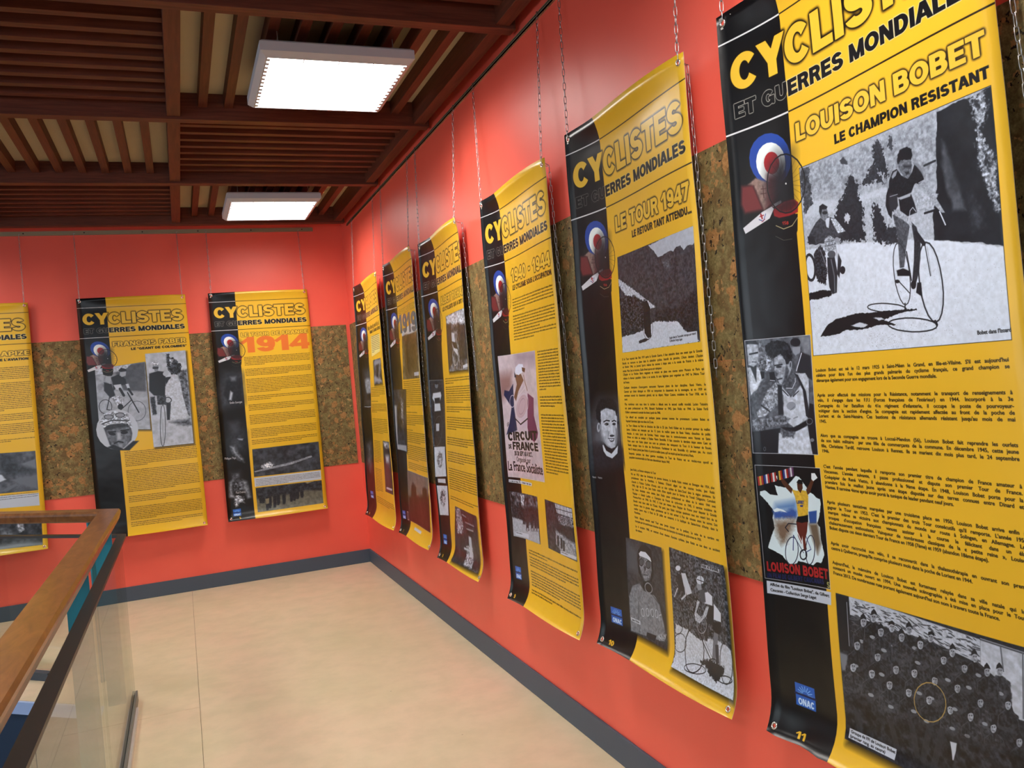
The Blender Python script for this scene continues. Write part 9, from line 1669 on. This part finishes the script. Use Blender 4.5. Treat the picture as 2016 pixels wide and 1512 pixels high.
# ================================================================ ceiling lights
def ceiling_light(x, y, label):
    z = 3.088; t = empty('ceiling_light', (x, y, z)); tag(t, label, 'ceiling light', 'fluorescent ceiling lights')
    hx, hy = .345, .355
    o1 = box_vf(-hx, -hy, .012, hx, hy, .07)
    me = me_from('housing', [(-hx+.025,-hy+.025,.0),(hx-.025,-hy+.025,.0),(hx-.025,hy-.025,.0),(-hx+.025,hy-.025,.0),(-hx,-hy,.022),(hx,-hy,.022),(hx,hy,.022),(-hx,hy,.022),(-hx,-hy,.062),(hx,-hy,.062),(hx,hy,.062),(-hx,hy,.062),
        (-hx+.012,-hy+.012,.072),(hx-.012,-hy+.012,.072),(hx-.012,hy-.012,.072),(-hx+.012,hy-.012,.072),(-hx+.032,-hy+.032,.0),(hx-.032,-hy+.032,.0),(hx-.032,hy-.032,.0),(-hx+.032,hy-.032,.0),(-hx+.032,-hy+.032,.01),(hx-.032,-hy+.032,.01),(hx-.032,hy-.032,.01),(-hx+.032,hy-.032,.01)],
        [(0,4,5,1),(1,5,6,2),(2,6,7,3),(3,7,4,0),(4,8,9,5),(5,9,10,6),(6,10,11,7),(7,11,8,4),(8,12,13,9),(9,13,14,10),(10,14,15,11),(11,15,12,8),(12,15,14,13),(0,1,17,16),(1,2,18,17),(2,3,19,18),(3,0,16,19),(16,17,21,20),(17,18,22,21),(18,19,23,22),(19,16,20,23)])
    bm = bmesh.new(); bm.from_mesh(me); bmesh.ops.recalc_face_normals(bm, faces=bm.faces); bm.to_mesh(me); bm.free()
    link('housing', me, M['housing'], t)
    d = hx-.033; e = hy-.033
    link('diffuser', me_from('diffuser', [(-d,-e,.004),(d,-e,.004),(d,e,.004),(-d,e,.004),(-d,-e,.009),(d,-e,.009),(d,e,.009),(-d,e,.009)], [(0,3,2,1),(4,5,6,7),(0,1,5,4),(1,2,6,5),(2,3,7,6),(3,0,4,7)]), M['diffuser'], t)
    for k in range(14):
        yy = -e + (k+.5)*2*e/14
        for s in (-1, 1): pass
    link('lens_rim', boxes('lens_rim', [(s*(d-.004)-.008, -e+(k+.2)*2*e/14, -.001, s*(d-.004)+.008, -e+(k+.75)*2*e/14, .004) for k in range(14) for s in (-1,1)] + [(-d+j*.5*d-.002, -e, -.002, -d+j*.5*d+.002, -e+.03, .004) for j in (1,2,3)]), M['housing'], t, kind='stuff')
    for s in (-1, 1): link('hanger_wire', box('hanger_wire', s*.26-.002, -.302, .07, s*.26+.002, -.298, ZP-z), M['wire'], t)
    return t
NAMES = {(2,0): 'square white fluorescent light hanging under the slats, the nearer and larger of two', (0,0): 'square white fluorescent light by the far corner, the smaller of two'}
for x, y, i, j in fixtures:
    if (i, j) == (2, 0): x, y = -.752, -3.785
    elif (i, j) == (0, 0): x, y = -.752, -1.03
    ceiling_light(x, y, NAMES.get((i, j), {(4, 0): 'square white ceiling light above the nearest banner, outside the picture', (0, 2): 'square white ceiling light left of the picture, by the back wall', (2, 2): 'square white ceiling light left of the picture, above the stair opening', (4, 2): 'square white ceiling light left of and behind the camera'}.get((i, j))))

# ================================================================ hanging banners
def banner(k, label, group='cycling exhibition banners'):
    G = GEO[k]; vs_ = [0, 45, 90, 135, 180, 203]; side = k[0] == 'P'; trunc = k in ('P3', 'P2'); uR = {'P3': 74.5, 'P2': 75.5}.get(k, 85.0)
    NU, NV = 22, 84; t = empty(('banner'), (0, 0, 0)); tag(t, label, 'banner', group)
    def base(u, v):
        i = max(j for j in range(5) if vs_[j] <= v + 1e-6); f = (v-vs_[i])/(vs_[i+1]-vs_[i])
        def row(r):
            L, Mi, R = r
            if u <= 22.2: s = u/22.2; a, b = L, Mi
            else: s = (u-22.2)/(uR-22.2); a, b = Mi, R
            c = a[0] + (b[0]-a[0])*s; 
            if side: 
                ss = min(s, 1); sm = ss*ss*(3-2*ss); dd = a[1] + (b[1]-a[1])*(sm if u > 22.2 else 1-(1-ss)**1.6)
            else: dd = a[1]
            return c, dd, a[2] + (b[2]-a[2])*s
        p, q = row(G[i]), row(G[i+1]); return [p[m_] + (q[m_]-p[m_])*f for m_ in range(3)]
    cols_ = sorted(set([round(85.0*i/NU, 3) for i in range(NU+1)] + [22.2, uR]))
    rows_ = [H_CM*i/NV for i in range(NV+1)]
    V, UVs = [], []
    rr = random.Random(hash(k) % 1000 if False else sum(map(ord, k)))
    ph = rr.uniform(0, 6.28); ztop = max(G[0][j][2] for j in (0, 2)) 
    for v in rows_:
        for u in cols_:
            if u > uR + .01:      # the edge that curls back towards the wall
                c, d, z = base(uR, v); f = (u-uR)/(85-uR); c += .085*f; d -= .022*f*(2-f)
            else: c, d, z = base(u, v)
            z = ztop - v/100.0
            s = max(0, (v-(H_CM-12.5))/12.5); bow = math.sin(math.pi*min(1, max(0, u/85)))
            d += (.030 + .022*bow)*s**2.0; z += .010*s**2
            s2 = max(0, (9.5-v)/9.5); d += .030*bow**.7*s2**1.8; 
            d += .003*math.sin(v/23.0+ph)*bow + .0016*math.sin(v/9.+u/17+ph*2)
            if u < 20 and v > H_CM-9 and k == 'P6': d += .006*math.sin(u/2.6)*((v-(H_CM-9))/9)
            X = (-d, c, z) if side else (c, -d, z)
            V.append(X); UVs.append((u/85.0, 1-v/H_CM))
    n = len(cols_); F = []; 
    for j in range(NV):
        for i in range(n-1):
            q = (j*n+i, (j+1)*n+i, (j+1)*n+i+1, j*n+i+1); F.append(q)
    # corners where the sheet carries its grommets
    me = me_from('sheet', V, F); 
    nrm = Vector((-1, 0, 0)) if side else Vector((0, -1, 0))
    if me.polygons[len(F)//2].normal.dot(nrm) < 0: me = me_from('sheet', V, [f[::-1] for f in F]); F = [f[::-1] for f in F]
    th = .0009; back = [tuple(Vector(p) - nrm*th) for p in V]; N0 = len(V)
    bF = [tuple(i+N0 for i in f[::-1]) for f in F]; rim = []
    top = list(range(n)); bot = list(range(NV*n, NV*n+n)); lf = [j*n for j in range(NV+1)]; rt = [j*n+n-1 for j in range(NV+1)]
    for e in (top, bot, lf, rt):
        for a, b in zip(e, e[1:]): rim.append((a, b, b+N0, a+N0))
    me = me_from('sheet', V+back, F+bF+rim); uvl = me.uv_layers.new(name='UVMap')
    data = np.zeros(len(me.loops)*2, np.float32); li = np.zeros(len(me.loops), np.int32); me.loops.foreach_get('vertex_index', li)
    uva = np.array(UVs, np.float32); data = uva[li % N0].ravel(); uvl.data.foreach_set('uv', data)
    mi = [0]*len(F) + [1]*(len(bF)+len(rim)); me.polygons.foreach_set('material_index', mi); me.polygons.foreach_set('use_smooth', [True]*(len(F)+len(bF)) + [False]*len(rim))
    link('sheet', me, list(print_material(k)), t)
    def surf(u, v):
        i = min(range(n), key=lambda i_: abs(cols_[i_]-u)); j = min(range(NV+1), key=lambda j_: abs(rows_[j_]-v))
        j = max(1, min(NV-1, j)); p = Vector(V[j*n+i]); a = Vector(V[(j-1)*n+i]); b = Vector(V[(j+1)*n+i]); c = Vector(V[j*n+max(0, i-1)]); d_ = Vector(V[j*n+min(n-1, i+1)])
        nn = (b-a).cross(d_-c).normalized(); nn = nn if nn.dot(nrm) > 0 else -nn
        # exact position by bilinear step
        return p + (d_-c)*((u-cols_[i])/max(.01, cols_[min(n-1, i+1)]-cols_[max(0, i-1)])) + (b-a)*((v-rows_[j])/(rows_[j+1]-rows_[j-1])), nn
    gp = []
    gr = me_from('g', *torus_vf(.0085, .0028, 16, 6, 0, (0,0,0), 'x'), True)
    for (u, v) in ((2.6, 2.4), (82.4, 2.4), (2.6, H_CM-2.4), (82.4, H_CM-2.4)):
        if trunc and u > 50: u = uR-1.2
        p, nn = surf(u, v); o = link('grommet', gr, M['grommet'], t); q = nn.to_track_quat('X', 'Z'); o.rotation_mode = 'QUATERNION'; o.rotation_quaternion = q; o.location = p + nn*.0008
        ey = link('eyelet_hole', disc_me, M['red'] , o) if False else None
        gp.append(p)
    if len(gr.materials) == 0: gr.materials.append(M['grommet'])
    return gp

# chains: oval links turned alternately, from a hook on the rail to the grommet (and a loose tail behind)
RL, rL, HALF = .0048, .0014, .0105; PITCH_L = 2*(HALF+RL) - 2*rL - .0006
lkA = me_from('link', *torus_vf(RL, rL, 12, 6, HALF), True); lkA.materials.append(M['chain'])
lkFA = torus_vf(RL, rL, 8, 4, HALF); 
def chain(p_top, p_bot, label, tail=None, single=True):
    p_top, p_bot = Vector(p_top), Vector(p_bot); t = empty('hanging_chain', p_top); tag(t, label, 'chain', 'banner chains')
    hv, hf = [], []
    link('hook', boxes('hook', [(-.0015,-.0015,-.012,.0015,.0015,.014), (-.0015,-.0015,.012,.012,.0015,.015), (-.0015,-.006,-.014,.0015,.0015,-.011)]), M['chain'], t)
    items = []
    def run(a, b, k0=0, gap=.5):
        d = b-a; n = max(1, int(round(d.length/PITCH_L))); 
        for i in range(n): items.append((a + d*((i+.5)/n), d.normalized(), k0+i))
    run(p_top - Vector((0,0,.012)), p_bot)
    if tail is not None:
        a, b = Vector(tail[0]), Vector(tail[1]); n = int((b-a).length/PITCH_L); prev = a
        run(a, b, 1)
        run(p_bot, a, 0) if (a-p_bot).length > .01 else None
    R_ = random.Random(int(abs(p_top.y*100)+abs(p_top.x*37)))
    tw = R_.uniform(0, 3.1); V, F = [], []
    for c, d, k in items:
        q = d.to_track_quat('Z', 'Y').to_matrix().to_4x4(); ang = tw + (math.pi/2)*(k % 2) + R_.uniform(-.12, .12) + k*.02
        mtx = Matrix.Translation(c - p_top) @ q @ Matrix.Rotation(ang, 4, 'Z')
        if single: o = link('link', lkA, None, t); o.matrix_local = mtx
        else:
            n0 = len(V); V += [tuple(mtx @ Vector(v)) for v in lkFA[0]]; F += [tuple(i+n0 for i in f) for f in lkFA[1]]
    if not single: link('links', me_from('links', V, F, True), M['chain'], t, kind='stuff')
    return t

BAN = [('P6', 'banner numbered 11, nearest on the right wall, large photo of cyclist above long shadow', [-5.921, -6.70]),
 ('P5', 'banner numbered 10, with mountain road photo and smiling portrait on black strip', [-4.885, -5.69]),
 ('P4', 'banner numbered 9, titled 1940 - 1944, with tall pale poster in its middle', [-3.84, -4.67]),
 ('P3', 'banner numbered 8, with two white stamp drawings on its black strip', [-2.70, -3.505]),
 ('P2', 'banner numbered 7, second from the far corner, big brownish crowd photo under blue numerals', [-1.71, -2.50]),
 ('P1', 'banner closest to the far corner on the right wall, narrowest seen', [-.585, -1.43]),
 ('B3', 'banner on back wall titled LE TOUR DE FRANCE with big orange 1914', [-1.205, -.407]),
 ('B2', 'banner on back wall titled FRANCOIS FABER with large goggled face', [-2.25, -1.448]),
 ('B1', 'banner on back wall at left edge of the picture, behind the handrail, cut off', [-3.46, -2.652])]
WHO = dict(P6='nearest banner with the large cyclist photo', P5='LE TOUR 1947 banner', P4='pale poster banner titled 1940 - 1944', P3='banner with two stamp drawings', P2='banner with blue numerals', P1='banner closest to the corner', B3='orange 1914 banner', B2='goggled face banner', B1='banner cut by left picture edge')
for k, lab, tops in BAN:
    gp = banner(k, lab); side = k[0] == 'P'
    for i, nm in ((0, 'left'), (1, 'right')):
        z = 3.112 if side else 3.122
        top = Vector((-.022, tops[i], z)) if side else Vector((tops[i], -.024, z))
        bot = gp[i] + (Vector((-.002,0,.006)) if side else Vector((0,-.002,.006)))
        tail = None
        if side and i == 1:
            ty = {'P6': -6.76, 'P5': -5.735, 'P4': -4.69, 'P3': -3.52, 'P2': -2.45, 'P1': -1.44}[k]
            tail = (Vector((-.022, bot.y+.005 if k != 'P6' else bot.y-.02, bot.z-.01)), Vector((-.018, ty+.03 if k not in ('P6',) else -6.79, 1.55 if k != 'P2' else 1.47)))
        words = 'steel chain at %s corner of the %s' % (nm, WHO[k]) + (', tail loose' if tail else '')
        chain(top, bot, words, tail, single=k in ('P6', 'P5', 'P4', 'P3'))

# ================================================================ guard around the stairwell
C0 = Vector((-1.99, -2.31, 0)); DIRX = Vector((-.70, .70, 0)).normalized()
LEG_END = C0 + DIRX*2.6; NEAR = Vector((C0.x, -9.6, 0))
path = [NEAR, C0, LEG_END]
zt, zb = 1.030, .965
prof = [(-.044, zb), (.044, zb), (.050, zb+.008), (.060, zt-.024), (.060, zt-.012), (.052, zt), (-.052, zt), (-.060, zt-.012), (-.060, zt-.024), (-.050, zb+.008)]
gr_ = empty('stair_railing', C0); tag(gr_, 'varnished wooden handrail on flat teal posts around the stair opening', 'railing')
def child_at(o, root): o.location = -root.location if o.parent is root else o.location; return o
hr = link('handrail', prism('handrail', prof, [p - C0 for p in path]), M['handrail'], gr_)
for p in hr.data.polygons: p.use_smooth = False
def post(pos, rz): 
    o = link('post', post_me, M['teal'], gr_); o.location = pos - C0; o.rotation_euler = (0, 0, rz); return o
post_me = boxes('post', [(-.045, -.006, 0, .045, .006, .964)])
ox = -.012
for y in (-2.72, -3.96, -6.75, -8.05): post(Vector((C0.x+ox, y, 0)), 0)
for s in (.14, 1.5, 2.3): post(C0 + DIRX*s + Vector((.06, -.06, 0))*0, math.atan2(DIRX.y, DIRX.x)+math.pi/2)
gg = empty('glass_guard', Vector((-1.932, -2.35, 0))); tag(gg, 'frameless glass panels with black top bar standing outside the wooden handrail', 'glass barrier')
G0 = Vector((-1.932, -2.35, 0)); GN = Vector((-1.932, -9.6, 0)); GE = G0 + DIRX*2.7
O = G0
tb = link('top_bar', prism('top_bar', [(-.024,.866),(.024,.866),(.024,.880),(-.024,.880)], [GN-O, G0-O, GE-O]), M['black_metal'], gg)
def pane(a, b, name='glass_pane'):
    d = (b-a).normalized(); s = Vector((d.y, -d.x, 0))*.005; vs = []
    for z in (.03, .866):
        for p in (a-s, a+s, b+s, b-s): vs.append(tuple(p-O+Vector((0,0,z))))
    me = me_from(name, vs, [(0,3,2,1),(4,5,6,7),(0,1,5,4),(1,2,6,5),(2,3,7,6),(3,0,4,7)])
    bm = bmesh.new(); bm.from_mesh(me); bmesh.ops.recalc_face_normals(bm, faces=bm.faces); bm.to_mesh(me); bm.free()
    link(name, me, M['glass'], gg)
ys_ = [-2.70, -4.20, -5.70, -7.20, -8.70]
for a, b in zip(ys_, ys_[1:]): pane(Vector((-1.915, a-.004, 0)), Vector((-1.915, b+.004, 0)))
pane(G0 + DIRX*.05, G0 + DIRX*1.3); pane(G0 + DIRX*1.31, G0 + DIRX*2.6)
link('floor_channel', boxes('floor_channel', [(-1.938-O.x, -9.5-O.y, 0, -1.925-O.x, -2.70-O.y, .062), (-1.908-O.x, -9.5-O.y, 0, -1.897-O.x, -2.72-O.y, .056), (-1.925-O.x, -9.5-O.y, 0, -1.908-O.x, -2.70-O.y, .028)]), M['grey_metal'], gg)
link('cover_strip', boxes('cover_strip', [(-1.897-O.x, -9.5-O.y, 0, -1.886-O.x, -2.93-O.y, .030)]), M['pale_metal'], gg)
link('floor_channel', prism('floor_channel', [(-.022,0),(.022,0),(.022,.05),(-.022,.05)], [G0+DIRX*.62-O+Vector((-.05,-.07,0)), G0+DIRX*2.7-O+Vector((-.05,-.07,0))]), M['dark_channel'], gg)
